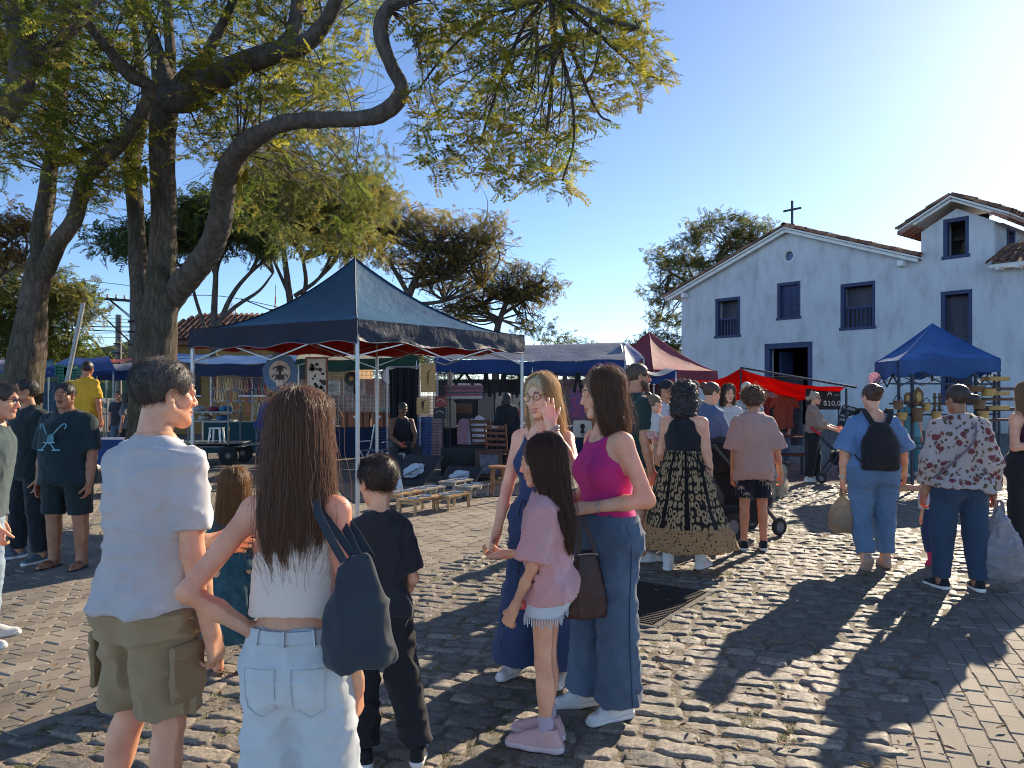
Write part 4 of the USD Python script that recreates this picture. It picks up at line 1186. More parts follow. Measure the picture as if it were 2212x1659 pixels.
for i in range(4):
 t = barrel(.5, .10, .12)
 t.apply_transform(trimesh.transformations.rotation_matrix(np.pi / 2, (0, 0, 1)))
 t.apply_translation((4.17, -.30 + i * .44, 6.84 + .004 * (i % 2)))
 obj('ridge_tile', t, tile_m, rf, smooth=40)
obj('verge_board', cat([bar((4.17, -.16, 6.69), (-.5, -.16, 4.97), .09, .09), bar((4.17, -.16, 6.69), (8.13, -.16, 5.23), .09, .09)]), eave_w, ch)
for x, z in ((.25, 5.06), (7.7, 5.20)):
 obj('corbel', box(.16, .26, .16, (x, -.14, z), .02), eave_w, ch)
tr_ = thing_child(ch, 'tower_roof')
roof(tr_, (9.06, 6.78), (7.72, 6.10), -.42, 2.6, 5, .235, 14)
roof(tr_, (9.06, 6.78), (10.42, 6.10), -.42, 2.6, 5, .235, 14)
for sd in (-1, 1):
 for y in np.arange(-.36, 2.5, .28):
  obj('rafter', bar((9.06 + sd * .95, y, 6.16), (9.06 + sd * 1.33, y, 5.97), .06, .07), rafter, tr_)
 obj('eave_board', bar((9.06 + sd * 1.345, -.41, 6.015), (9.06 + sd * 1.345, 2.58, 6.015), .03, .10), rafter, tr_)
obj('verge_board', cat([bar((9.06, -.30, 6.68), (9.06 + sd * 1.3, -.30, 6.03), .06, .06) for sd in (-1, 1)]), eave_w, tr_)
wr_ = thing_child(ch, 'wing_roof')
W0 = _names.copy()
wing = []
for i in range(17):
 for k in range(4):
  t = barrel(.46, .085, .105)
  dv = unit((0, -1.0, -.42))
  T = np.eye(4)
  T[:3, :3] = np.stack([dv, np.cross(unit((0, -.42, 1.0)), dv), unit((0, -.42, 1.0))], 1)
  T[:3, 3] = np.array([10.02 + i * .215, 1.05 - k * .38, 5.50 - k * .16 + .012 * (k % 2)])
  t.apply_transform(T)
  obj('tile', t, tile_m, wr_, smooth=40)
obj('soffit', trimesh.Trimesh([[9.97, -.42, 4.84], [13.7, -.42, 4.84], [13.7, 2.6, 6.08], [9.97, 2.6, 6.08], [9.97, -.42, 4.76], [13.7, -.42, 4.76], [13.7, 2.6, 5.98], [9.97, 2.6, 5.98]], [[0, 1, 2], [0, 2, 3], [4, 6, 5], [4, 7, 6], [0, 5, 1], [0, 4, 5], [0, 7, 4], [0, 3, 7], [1, 5, 6], [1, 6, 2]]), eave_w, wr_)
for i in range(9):
 obj('rafter', box(.07, .42, .07, (10.15 + i * .42, -.20, 4.74)), eave_w, wr_)
cr_ = thing_child(ch, 'cross')
ironb = mat('dark_iron', (.03, .035, .05), .6)
obj('shaft', box(.055, .055, .86, (4.30, .0, 7.20), .006), ironb, cr_)
obj('arm', box(.60, .05, .06, (4.30, .0, 7.35), .006), ironb, cr_)
obj('foot', lathe([(0, 0), (.16, 0), (.13, .10), (.05, .18), (0, .2)], 14).apply_translation((4.30, 0, 6.74)), ironb, cr_, smooth=30)
# ---------------------------------------------------------------- the chapel's real size (the front stands 38 m off at its far corner)
CS = 1.6
for pr in Usd.PrimRange(ch):
 if pr.GetTypeName() == 'Mesh':
  a = UsdGeom.Mesh(pr).GetPointsAttr()
  v = np.array(a.Get())
  v[:, :2] *= CS
  v[:, 2] = np.where(v[:, 2] > EYE, (v[:, 2] - EYE) * CS + EYE, v[:, 2])
  a.Set(Vt.Vec3fArray.FromNumpy(v.astype(np.float32)))
ch.GetAttribute('xformOp:translate').Set(Gf.Vec3d(6.022 * CS, 27.493 * CS, 0))
# ---------------------------------------------------------------- trees
rng = np.random.default_rng(21)
bark = usdkit.material(stage, '/World/Looks/bark', {
 'tc': ('texture_coordinate', {}), 'mp': ('mapping', {'scale': (1, 1, .22)}), 'n': ('noise_texture', {'scale': 24.0, 'detail': 10.0, 'roughness': .75, 'distortion': 1.2}), 'vo': ('voronoi_texture', {'feature': 'distance_to_edge', 'scale': 13.0}), 'vr': ('rgb_ramp', {'ramp': [(0, (.30, .28, .26)), (.12, (.85, .84, .82)), (.3, (1.1, 1.1, 1.1))]}), 'm2': ('mix_color', {'blend_type': 'multiply', 'fac': .55}), 'va': ('vector_math', {'math_type': 'multiply_add', 'vector2': (.10, .10, .10)}), 'hh': ('math', {'math_type': 'multiply_add', 'value2': 1.5}), 'big': ('noise_texture', {'scale': 1.4, 'detail': 4.0}),  # cracks darkened in the bark colour as crease shade
 'r': ('rgb_ramp', {'ramp': [(.30, (.10, .082, .066)), (.52, (.25, .205, .165)), (.72, (.38, .32, .26))]}), 'br': ('rgb_ramp', {'ramp': [(.35, (.62, .68, .55)), (.65, (1.05, 1, 1))]}), 'mm': ('mix_color', {'blend_type': 'multiply', 'fac': 1.0}),
 'b': ('bump', {'strength': 1.0, 'distance': .09}), 'p': ('principled_bsdf', {'roughness': .92, 'specular_ior_level': .2})},
 [('tc.object', 'mp.vector'), ('mp.vector', 'n.vector'), ('tc.object', 'big.vector'), ('n.fac', 'r.fac'), ('big.fac', 'br.fac'), ('r.color', 'mm.a'), ('br.color', 'mm.b'), ('n.color', 'va.vector1'), ('mp.vector', 'va.vector3'), ('va.vector', 'vo.vector'), ('vo.distance', 'vr.fac'), ('mm.result', 'm2.a'), ('vr.color', 'm2.b'), ('m2.result', 'p.base_color'), ('vo.distance', 'hh.value1'), ('n.fac', 'hh.value3'), ('hh.value', 'b.height'), ('b.normal', 'p.normal')], surface='p.BSDF')
bark_d = mat('dark_bark', (.05, .040, .032), .95, .35, 12, 1.0, 22, stretch=(1, 1, .35), bdist=.08, col2=(.15, .12, .096))  # dark bark; backlit shade of the big limbs put into its colour
twig_m = mat('twig', (.060, .045, .034), .9, .3, 9)
def leaf_mat(name, a, b, tr=.45):
 return mat('leaf_' + name, a, .55, .3, .7, col2=b, trans=tr, island=.35, spec=.3)
def spray(n=9, L=.26, ll=.052, lw=.021, seed=0, droop=.5):
 """one feathered leaf: a stalk with pairs of leaflets"""
 r = np.random.default_rng(seed)
 V, F = [], []
 pt = lambda t: np.array([t * L, .02 * math.sin(t * 3) * (1 if seed % 2 else -1), -droop * L * .5 * t * t])
 for i in range(n):
  t = .15 + .85 * i / (n - 1)
  o = pt(t)
  for sd in (-1, 1):
   d = unit((.45 + r.normal(0, .15), sd * 1.0, -.35 + r.normal(0, .3)))
   w = unit(np.cross(d, (0, 0, 1.0))) * lw * .5
   l = ll * (1 - .35 * abs(t - .45)) * r.uniform(.8, 1.15)
   k = len(V)
   V += [o, o + d * l * .5 + w, o + d * l, o + d * l * .5 - w + [0, 0, .004]]
   F += [[k, k + 1, k + 2], [k, k + 2, k + 3]]
 for t in (0, .5):
  k = len(V)
  a, b = pt(t), pt(t + .5)
  V += [a + [0, .0022, 0], a - [0, .0022, 0], b - [0, .0015, 0], b + [0, .0015, 0]]
  F += [[k, k + 1, k + 2], [k, k + 2, k + 3]]
 return trimesh.Trimesh(V, F, process=False)
def clump(k, R, seed, **kw):
 r = np.random.default_rng(seed)
 ms = []
 for i in range(k):
  m = spray(seed=seed * 10 + i, **kw)
  m.apply_transform(trimesh.transformations.euler_matrix(r.normal(0, .5), r.normal(.15, .45), r.uniform(0, 6.28)))
  m.apply_translation(r.normal(0, R, 3) * [1, 1, .6])
  ms.append(m)
 return cat(ms)
G_L = [leaf_mat('green', (.10, .145, .026), (.17, .21, .034), .55), leaf_mat('lime', (.30, .30, .030), (.38, .34, .045), .6), leaf_mat('olive', (.17, .155, .034), (.28, .22, .045), .55)]
B_L = [leaf_mat('dark', (.060, .085, .034), (.11, .135, .042), .5), leaf_mat('rust', (.26, .18, .055), (.36, .25, .075), .6), leaf_mat('dull', (.15, .165, .055), (.25, .23, .07), .6)]
PROTO = {'near': [spray(10, .26, .055, .024, s) for s in range(3)], 'mid': [clump(5, .16, s + 4, n=8, L=.30, ll=.075, lw=.034) for s in range(3)], 'far': [clump(9, .34, s + 9, n=6, L=.5, ll=.15, lw=.075) for s in range(3)]}
def foliage(parent, P, size, kind, mats, w, tilt=.55):
 n = len(P)
 pr = [(m, mt) for mt in mats for m in PROTO[kind]]
 mi = rng.choice(len(mats), n, p=np.array(w) / sum(w))
 scatter('crown', pr, P, rand_quat(rng, n, tilt), rng.uniform(.7, 1.3, n) * size, mi * len(PROTO[kind]) + rng.integers(0, len(PROTO[kind]), n), parent)
def limb_pts(L, z):
 """rows (xd, yd, dz, radius in photograph pixels)"""
 return np.array([at(x, y, z + dz) for x, y, dz, r in L]), np.array([r * K / FPX * (z + dz) for x, y, dz, r in L])
def in_poly(poly, n, zlo, zhi, clumps=2.2, thr=.42, seed=0):
 """points through the volume that a leafy mass fills, gathered in clumps with gaps"""
 pg = np.array(poly, float)
 out = []
 import shapely
 sp = Polygon(pg).buffer(0)
 while len(out) < n:
  q = rng.uniform(pg.min(0), pg.max(0), (n * 2, 2))
  q = q[shapely.contains_xy(sp, q[:, 0], q[:, 1])]
  for x, y in q:
   z = rng.uniform(zlo, zhi)
   p = at(x, y, z)
   if meshkit.fbm(p * clumps, 2, seed) > thr + rng.normal(0, .04):
    out.append(p)
 return np.array(out[:n])
def twigs(parent, roots, P, n, r0=.016, sag=.15, name='twigs'):
 ms = []
 roots = np.asarray(roots)
 for t in P[rng.choice(len(P), n, replace=len(P) < n)]:
  o = roots[np.argmin(np.linalg.norm((roots - t) * [1, .6, 1], axis=1) + rng.uniform(0, .8, len(roots)))]
  L = np.linalg.norm(t - o)
  mid = o * .5 + t * .5 + rng.normal(0, .10, 3) * L + [0, 0, sag * L]
  q3 = o * .2 + t * .8 + rng.normal(0, .06, 3) * L + [0, 0, sag * L * .5]
  ms.append(tube([o, mid, q3, t], [r0, r0 * .7, r0 * .45, r0 * .22], 5, 4))
  for _ in range(3):
   b = mid * (1 - (f := rng.uniform(0, 1))) + t * f
   e = b + rng.normal(0, .22, 3) * L * .6
   ms.append(tube([b, b * .5 + e * .5 + rng.normal(0, .03, 3) * L, e], [r0 * .4, r0 * .3, r0 * .12], 4, 3))
 obj(name, cat(ms), twig_m, parent, kind='stuff')
# the big tree on the square: a fluted trunk, three stems and a limb that sweeps over the stalls
tb = thing('shade_tree', 'large shade tree with a ridged grey trunk and a limb sweeping right', 'tree')
zB = 12.5
def stem(parent, L, z, name, seed, rough=.17, sides=24, m=None, sub=8):
 p, r = limb_pts(L, z)
 return obj(name, tube(p, r, sides, sub, rough, seed, 2.2), m or bark, parent, smooth=True), p
stem(tb, [(318, 1075, 0, 74), (320, 1040, 0, 56), (322, 960, 0, 44), (326, 880, 0, 42), (334, 790, 0, 43), (338, 735, 0, 42), (342, 695, 0, 38), (347, 650, 0, 34), (350, 580, 0, 29)], zB, 'trunk', 3, .24, 44, sub=16)
_, p1 = stem(tb, [(322, 700, 0, 26), (306, 640, .1, 21), (298, 560, .3, 19), (294, 480, .4, 17), (289, 400, .5, 17), (287, 340, .6, 17), (302, 285, .7, 13), (318, 220, .8, 11), (300, 120, 1.0, 9), (280, 20, 1.3, 8), (250, -60, 1.6, 6)], zB, 'stem', 4)
_, p2 = stem(tb, [(346, 660, 0, 30), (352, 540, 0, 28), (353, 440, 0, 26), (351, 340, -.1, 26), (352, 260, -.2, 28), (358, 205, -.3, 29), (350, 160, -.4, 21), (338, 110, -.3, 14), (318, 40, 0, 11), (300, -50, .4, 8)], zB, 'stem', 5)
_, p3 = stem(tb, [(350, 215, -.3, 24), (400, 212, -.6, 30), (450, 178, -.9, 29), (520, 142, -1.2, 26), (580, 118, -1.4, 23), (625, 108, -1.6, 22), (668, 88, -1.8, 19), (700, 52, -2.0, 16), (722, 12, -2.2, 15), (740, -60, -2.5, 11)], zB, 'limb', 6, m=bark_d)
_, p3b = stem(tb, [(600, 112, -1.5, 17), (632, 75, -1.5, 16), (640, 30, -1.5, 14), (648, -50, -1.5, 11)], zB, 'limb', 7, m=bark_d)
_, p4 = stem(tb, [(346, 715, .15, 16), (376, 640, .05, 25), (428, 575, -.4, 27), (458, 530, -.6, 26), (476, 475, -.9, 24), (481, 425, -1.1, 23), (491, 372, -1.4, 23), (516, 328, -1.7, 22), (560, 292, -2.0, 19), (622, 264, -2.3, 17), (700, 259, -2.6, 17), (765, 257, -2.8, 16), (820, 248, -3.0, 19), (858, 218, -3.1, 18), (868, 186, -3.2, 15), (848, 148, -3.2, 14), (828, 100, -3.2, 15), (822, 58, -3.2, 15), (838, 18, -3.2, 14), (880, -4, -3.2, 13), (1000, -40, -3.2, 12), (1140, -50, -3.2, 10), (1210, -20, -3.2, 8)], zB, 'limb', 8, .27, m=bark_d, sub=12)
_, p5 = stem(tb, [(375, 200, -.4, 17), (400, 165, -.6, 15), (440, 128, -.8, 13), (475, 62, -1.0, 10), (500, 10, -1.2, 9), (520, -60, -1.4, 7)], zB, 'stem', 9)
_, p6 = stem(tb, [(362, 180, -.3, 13), (368, 110, -.2, 11), (362, 30, 0, 10), (366, -50, 0, 8)], zB, 'stem', 10)
_, p7 = stem(tb, [(1150, -48, -3.2, 9), (1230, 5, -3.5, 8), (1300, 40, -3.8, 6), (1380, 60, -4.0, 3)], zB, 'limb', 11, m=bark_d)
crownC = in_poly([(862, 40), (900, 105), (880, 205), (935, 215), (878, 262), (900, 335), (930, 382), (1010, 366), (1055, 398), (1140, 408), (1220, 414), (1285, 348), (1245, 300), (1345, 232), (1395, 222), (1440, 168), (1442, 112), (1402, 60), (1408, -60), (960, -60)], 1750, 8.2, 10.6, 2.4, .43, 3)
foliage(tb, crownC, 1.0, 'near', G_L, (1, .9, .9))
rootsC = np.vstack([p4[-5:], p7, [at(1195, 5, 9.1), at(1160, 60, 9.0), at(1215, 90, 8.9), at(1120, 20, 9.4)]])
twigs(tb, rootsC, crownC, 80, .013)
obj('twigs', cat([tube(limb_pts(L, 9.2)[0], limb_pts(L, 9.2)[1], 6, 5) for L in (
 [(1190, -20, 0, 7), (1196, 90, 0, 6), (1190, 200, .1, 4.5), (1180, 300, .2, 3)], [(1200, -10, 0, 6), (1240, 120, -.1, 5), (1290, 240, -.2, 3), (1320, 262, -.2, 2)], [(1185, -10, 0, 6), (1130, 60, .2, 5), (1080, 180, .3, 3.5), (1040, 300, .4, 2.5)],
 [(1205, 0, 0, 6), (1300, 80, 0, 5), (1380, 150, 0, 3), (1430, 175, 0, 2)], [(1192, 60, 0, 5), (1230, 180, -.3, 4), (1240, 300, -.4, 3), (1215, 390, -.4, 2)], [(1170, 0, 0, 5), (1050, 40, .3, 4), (960, 120, .4, 3), (900, 200, .5, 2)])]), twig_m, tb, smooth=True, kind='stuff')
crownR = np.vstack([in_poly([(380, -60), (860, -60), (835, 60), (800, 150), (690, 240), (560, 200), (420, 240), (380, 160)], 1250, 10.2, 13.5, 2.0, .47, 5),
     in_poly([(400, 250), (560, 170), (760, 210), (780, 250), (600, 330), (480, 360), (390, 340)], 620, 10.8, 13.8, 2.0, .45, 6)])
foliage(tb, crownR, 1.05, 'near', G_L, (1.0, 1.0, .7))
twigs(tb, np.vstack([p2[5:], p3, p3b, p5, p6, p4[8:13]]), crownR, 100, .012)
crownM = in_poly([(500, 330), (640, 285), (770, 285), (850, 335), (800, 400), (862, 450), (790, 530), (690, 560), (590, 510), (470, 480), (470, 380)], 430, 13.5, 17.5, 1.5, .50, 8)
foliage(tb, crownM, .66, 'mid', [G_L[0], B_L[2], G_L[2]], (1.2, 1.0, .6))
twigs(tb, p4[7:14], crownM, 36, .013)
for x, y, s in ((300, 385, 1), (520, 392, 1)):     # a few broad yellow leaves that sprout from the bark
 ms = []
 for k in range(5):
  o = at(x + rng.uniform(-16, 16), y + rng.uniform(-20, 20), 11.2 if x > 400 else 12.7)
  q = ball(o, np.array([.05, .012, .085]), 1)
  ms.append(q)
 obj('sprout', cat(ms), leaf_mat('yellow', (.30, .22, .02), (.16, .24, .03)), tb, smooth=True, kind='stuff')
# the left tree, forked, with its dense green crown
ta = thing('shade_tree', 'leaning forked tree with rough pale bark at the left edge', 'tree')
zA = 12.0
stem(ta, [(52, 1090, 0, 70), (50, 1050, 0, 50), (47, 930, 0, 37), (54, 820, 0, 38), (64, 730, 0, 33), (72, 650, 0, 27), (82, 590, 0, 26), (95, 555, 0, 24)], zA, 'trunk', 13, .26, 44, sub=16)
_, a1 = stem(ta, [(86, 590, 0, 19), (88, 500, .1, 19), (100, 430, .2, 18), (107, 370, .3, 16), (118, 320, .4, 15), (124, 250, .5, 16), (134, 150, .6, 15), (140, 60, .8, 12), (130, -50, 1, 9)], zA, 'stem', 14)
_, a2 = stem(ta, [(90, 600, 0, 19), (122, 530, -.2, 18), (158, 478, -.4, 17), (172, 430, -.6, 16), (185, 385, -.8, 15), (218, 348, -1.0, 17), (262, 308, -1.2, 15), (290, 270, -1.4, 13), (318, 215, -1.5, 12), (322, 185, -1.6, 12), (280, 160, -1.8, 15), (235, 105, -2.0, 12), (180, 40, -2.3, 10), (130, -40, -2.6, 8)], zA, 'limb', 15)
_, a3 = stem(ta, [(128, 350, .4, 12), (170, 330, .3, 9), (215, 310, .2, 7), (260, 300, .1, 4)], zA, 'limb', 16)
crownA = np.vstack([in_poly([(-80, -60), (380, -60), (340, 60), (300, 130), (290, 240), (240, 330), (150, 380), (80, 330), (-80, 420)], 2100, 9.8, 13.5, 1.9, .44, 15), in_poly([(120, 380), (300, 280), (345, 250), (300, 400), (200, 460), (130, 450)], 300, 10.8, 13, 2, .47, 12)])
foliage(ta, crownA, 1.1, 'near', G_L, (1.6, .55, .7))
twigs(ta, np.vstack([a1[3:], a2[4:], a3]), crownA, 110, .013)
# the trunk high at the top left corner
tc_ = thing('shade_tree', 'dark thick trunk rising into the leaves at the top left corner', 'tree')
_, c1 = stem(tc_, [(-260, 1000, 0, 60), (-230, 700, 0, 46), (-150, 440, 0, 36), (-40, 290, 0, 30), (34, 200, 0, 27), (50, 110, 0, 26), (28, 20, 0, 23), (-10, -60, 0, 20)], 8.6, 'trunk', 17, .12, 20, bark_d)
_, c2 = stem(tc_, [(46, 160, 0, 14), (110, 105, .3, 13), (160, 60, .5, 12), (220, -10, .8, 9)], 8.6, 'limb', 18, m=bark_d)
crownT = in_poly([(-80, -60), (240, -60), (200, 60), (110, 170), (40, 260), (-80, 300)], 420, 7.6, 9.8, 2.2, .44, 19)
foliage(tc_, crownT, .9, 'near', G_L, (1.4, .4, 1.0))
twigs(tc_, np.vstack([c1[3:], c2]), crownT, 30, .010)
def bg_tree(label, base, z, trunk, crowns, n, mats, w, seed, kind='far', size=1.0, tr=.05, flat=.45, name='tree', bare=40, group=None):
 """a farther tree: trunk rows in photograph pixels, crowns (xd, yd, rx, ry) as flattened masses of leaves with limbs reaching into them"""
 global rng
 rng = np.random.default_rng(seed)
 t = thing(name, label, 'tree', group=group)
 tops = []
 for k, L in enumerate(trunk):
  L = [(x, y, d, r * .62) for x, y, d, r in L]
  _, p = stem(t, L, z, 'trunk' if k == 0 else 'limb', seed + k, .10, 12, bark_d, 4)
  tops.append(p[-max(2, len(p) // 2):])
 tops = np.vstack(tops)
 P, T = [], []
 tot = sum(c[2] * c[3] for c in crowns)
 for x, y, rx, ry in crowns:
  c = at(x, y, z)
  R = np.array([rx, rx * .9, ry]) * K / FPX * z
  m = max(8, int(n * rx * ry / tot))
  q = rng.normal(0, 1, (m * 3, 3))
  q /= np.linalg.norm(q, axis=1, keepdims=True)
  q *= rng.uniform(.35, 1, (m * 3, 1)) ** .5
  q[:, 2] = np.where(q[:, 2] < -flat, -flat * rng.uniform(.4, 1, m * 3), q[:, 2])
  p = c + q * R
  p = p[meshkit.fbm(p * (2.4 / max(R.min(), .6)) * 1.4, 2, seed) > .52][:int(m * .55)]
  P.append(p)
  near = tops[np.argsort(np.linalg.norm(tops - c, axis=1))[:3]]
  for j in range(max(5, int(bare * rx * ry / tot))):
   e = c + q[j] * R * .9
   o = near[j % len(near)]
   L_ = np.linalg.norm(e - o)
   mid = o * .55 + e * .45 + rng.normal(0, .09, 3) * L_ + [0, 0, -.02 * L_]
   T.append(tube([o, mid, o * .2 + e * .8 + rng.normal(0, .06, 3) * L_, e], np.array([.9, .6, .35, .12]) * tr, 5, 4))
   for _ in range(3):
    b = mid * (1 - (f := rng.uniform(.1, .9))) + e * f
    e2 = b + rng.normal(0, .25, 3) * L_ * [1, 1, .5] + [0, 0, .1 * L_]
    T.append(tube([b, b * .5 + e2 * .5 + rng.normal(0, .04, 3) * L_, e2], np.array([.4, .25, .08]) * tr, 4, 3))
 obj('branches', cat(T), bark_d, t, smooth=True, kind='stuff')
 foliage(t, np.vstack(P), size, kind, mats, w, .5)
 return t
bg_tree('dark dense tree with two thin trunks just right of the big trunk', 0, 21, [[(462, 860, 0, 14), (462, 700, 0, 12), (466, 600, 0, 9), (470, 520, 0, 7)], [(464, 720, 0, 9), (500, 640, 0, 8), (540, 590, 0, 6), (600, 540, 0, 4)], [(455, 740, 0, 7), (430, 670, 0, 6), (416, 610, 0, 5), (430, 560, 0, 3)], [(466, 700, 0, 8), (512, 660, 0, 7), (560, 628, 0, 5), (590, 590, 0, 3)]],
  [(290, 520, 88, 45), (400, 500, 90, 55), (480, 470, 90, 60), (560, 520, 60, 50)], 900, [B_L[0], G_L[0]], (1, .5), 31, 'mid', 1.25, .05)
bg_tree('tall olive tree whose crown spreads above the left side of the navy canopy', 0, 25, [[(640, 860, 0, 15), (632, 700, 0, 13), (620, 600, 0, 11), (610, 520, 0, 8)], [(632, 690, 0, 9), (660, 620, 0, 8), (655, 560, 0, 6)], [(636, 640, 0, 8), (690, 600, 0, 6), (720, 540, 0, 4)], [(626, 640, 0, 7), (590, 560, 0, 5), (560, 500, 0, 3)]],
  [(560, 440, 120, 60), (660, 470, 120, 70), (760, 430, 90, 55), (600, 380, 110, 50), (760, 520, 60, 45)], 1350, [B_L[2], G_L[2], G_L[1]], (1, 1, .4), 33, 'mid', 1.45, .06)
bg_tree('umbrella shaped tree with rust brown leaves behind the peak of the navy canopy', 0, 33, [[(868, 900, 0, 18), (868, 720, 0, 16), (880, 650, 0, 14), (900, 600, 0, 11), (930, 540, 0, 8)], [(885, 640, 0, 9), (850, 580, 0, 8), (820, 540, 0, 6), (790, 500, 0, 4)], [(890, 620, 0, 9), (960, 600, 0, 8), (1010, 560, 0, 5)], [(870, 660, 0, 8), (960, 650, 0, 6), (1040, 620, 0, 4)]],
  [(950, 500, 130, 42), (1030, 545, 70, 45), (850, 480, 90, 40), (800, 440, 60, 40), (900, 560, 110, 40), (980, 600, 90, 45), (1060, 500, 50, 40)], 1000, [B_L[1], B_L[2], G_L[2]], (1.0, .9, .6), 35, 'mid', 1.15, .06, .3, bare=210)
bg_tree('thin crowned tree standing right of the rust brown umbrella tree', 0, 36, [[(1070, 900, 0, 14), (1072, 740, 0, 12), (1080, 690, 0, 10), (1100, 640, 0, 7)], [(1074, 700, 0, 8), (1040, 660, 0, 6), (1010, 640, 0, 4)], [(1082, 680, 0, 7), (1130, 650, 0, 5), (1160, 620, 0, 3)]],
  [(1080, 620, 90, 40), (1140, 640, 60, 45), (1010, 660, 50, 40), (1150, 705, 45, 28), (960, 680, 60, 30), (1180, 610, 40, 35), (1090, 580, 60, 25)], 640, [B_L[2], G_L[2], B_L[1]], (1, .9, .4), 37, 'mid', 1.15, .055, .3, bare=170)
bg_tree('round dark tree rising behind the left slope of the chapel roof', 0, 53, [[(1580, 900, 0, 16), (1575, 740, 0, 14), (1565, 640, 0, 12), (1550, 560, 0, 8)], [(1570, 680, 0, 8), (1500, 620, 0, 6), (1450, 590, 0, 4)], [(1568, 660, 0, 8), (1620, 590, 0, 6), (1650, 530, 0, 4)]],
  [(1560, 500, 85, 42), (1460, 555, 70, 40), (1630, 510, 70, 40), (1520, 590, 110, 45), (1420, 640, 45, 30), (1440, 690, 45, 25), (1600, 580, 80, 60)], 1250, [B_L[0], B_L[2], G_L[2]], (1.2, .8, .25), 39, 'far', .8, .09)
bg_tree('low dark bushy tree between the maroon canopy and the chapel corner', 0, 47, [[(1440, 900, 0, 8), (1440, 800, 0, 7), (1438, 740, 0, 5)]], [(1430, 745, 50, 35), (1385, 770, 45, 35), (1460, 790, 50, 45)], 420, [B_L[0], B_L[2]], (1, .5), 41, 'far', .7, .07)
bg_tree('broad green tree behind the market at the far left', 0, 28, [[(60, 900, 0, 16), (40, 780, 0, 13), (10, 700, 0, 10), (-40, 640, 0, 8)], [(45, 790, 0, 9), (90, 700, 0, 7), (130, 650, 0, 5)], [(42, 780, 0, 8), (60, 680, 0, 6), (70, 620, 0, 4)]],
  [(60, 620, 130, 50), (150, 660, 65, 55), (-30, 680, 90, 60), (130, 740, 80, 40), (30, 745, 100, 40)], 1100, [B_L[2], G_L[0], G_L[2]], (1, .8, .7), 43, 'mid', 1.5, .06)
bg_tree('slender tree with orange leaves at the left edge of the picture', 0, 19, [[(-60, 900, 0, 16), (-50, 700, 0, 13), (-20, 560, 0, 9), (20, 520, 0, 6), (60, 500, 0, 4)], [(-30, 600, 0, 7), (10, 590, 0, 5), (50, 560, 0, 3)]], [(10, 480, 70, 22), (0, 545, 60, 16)], 190, [B_L[1], leaf_mat('orange', (.20, .09, .02), (.28, .14, .03))], (1, 1), 45, 'mid', 1.0, .03)
for i, (x, z, wdt, hgt) in enumerate(((-380, 60, 260, 80), (330, 70, 240, 60), (620, 75, 220, 70), (900, 72, 200, 70), (1220, 66, 190, 72), (2450, 60, 260, 90), (2800, 62, 260, 90))):
 bg_tree(['far bushy tree past the left edge of the picture', 'far bushy tree behind the tiled roof house', 'far bushy tree behind the jewellery stalls', 'far bushy tree behind the navy canopy', 'far bushy tree behind the blue bag stall', 'far bushy tree past the right edge of the picture', 'farthest bushy tree past the right edge of the picture'][i], 0, z, [[(x, 880, 0, 10), (x, 800, 0, 8), (x, 760, 0, 5)]], [(x - wdt * .3, 800, wdt * .45, hgt * .8), (x + wdt * .3, 795, wdt * .45, hgt * .8), (x, 775, wdt * .5, hgt * .8)], 360, [B_L[0], B_L[2]], (1, .8), 51 + i, 'far', 1.0, .09)
# ---------------------------------------------------------------- the house, poles, wires and masts behind the market
rng = np.random.default_rng(61)
steel = mat('steel', (.46, .46, .46), .35, .12, 12, metal=.85)
paint_w = mat('white_paint', (.72, .72, .70), .6, .08)
wood_d = mat('dark_wood', (.075, .035, .022), .6, .35, 7, .3, 60, stretch=(1, 1, .15))
wood_l = mat('pine_wood', (.42, .26, .12), .55, .25, 9, .2, 60, stretch=(1, 5, 5))
black_p = mat('black_plastic', (.018, .018, .02), .45, .2)
hs = thing('tiled_house', 'ochre house with a tiled hip roof behind the left stalls', 'house', (-14.6, 31, 0))
ochre = mat('ochre_wall', (.30, .17, .06), .9, .25, 2, .3, 12)
obj('wall', box(8.4, 5, 3.55, (3.9, 2.6, 1.77)), ochre, hs)
for x in (1.6, 4.2, 6.4):
 w_ = obj('window', box(.95, .06, 1.1, (x, .08, 2.1)), dark_in, hs)
 obj('sill', box(1.1, .14, .07, (x, .04, 1.52)), paint_w, w_)
nt = 0
far_t = []
for k in range(9):
 for i in range(40):
  t = barrel(.40, .085, .10)
  dv = unit((0, -1.0, -.48))
  nv = unit((0, -.48, 1.0))
  T = np.eye(4)
  T[:3, :3] = np.stack([dv, np.cross(nv, dv), nv], 1)
  T[:3, 3] = np.array([-.5 + i * .225, 2.6 - k * .335, 5.05 - k * .161 + rng.uniform(0, .015)])
  if i < 2.2 * (8 - k) * .35:
   continue
  t.apply_transform(T)
  if nt < 290:
   obj('tile', t, tile_m, hs, smooth=40)
  nt += 1
obj('roof', trimesh.Trimesh([[-.5, -.4, 3.55], [8.7, -.4, 3.55], [8.7, 2.7, 5.03], [1.7, 2.7, 5.03], [8.7, 5.6, 3.6], [-.5, 5.6, 3.6]], [[0, 1, 2], [0, 2, 3], [3, 2, 4], [3, 4, 5], [0, 3, 5], [0, 5, 4], [0, 4, 1], [1, 4, 2]]), tile_m, hs)
pole_m = mat('pole_concrete', (.20, .19, .18), .9, .25, 3, .3, 30)
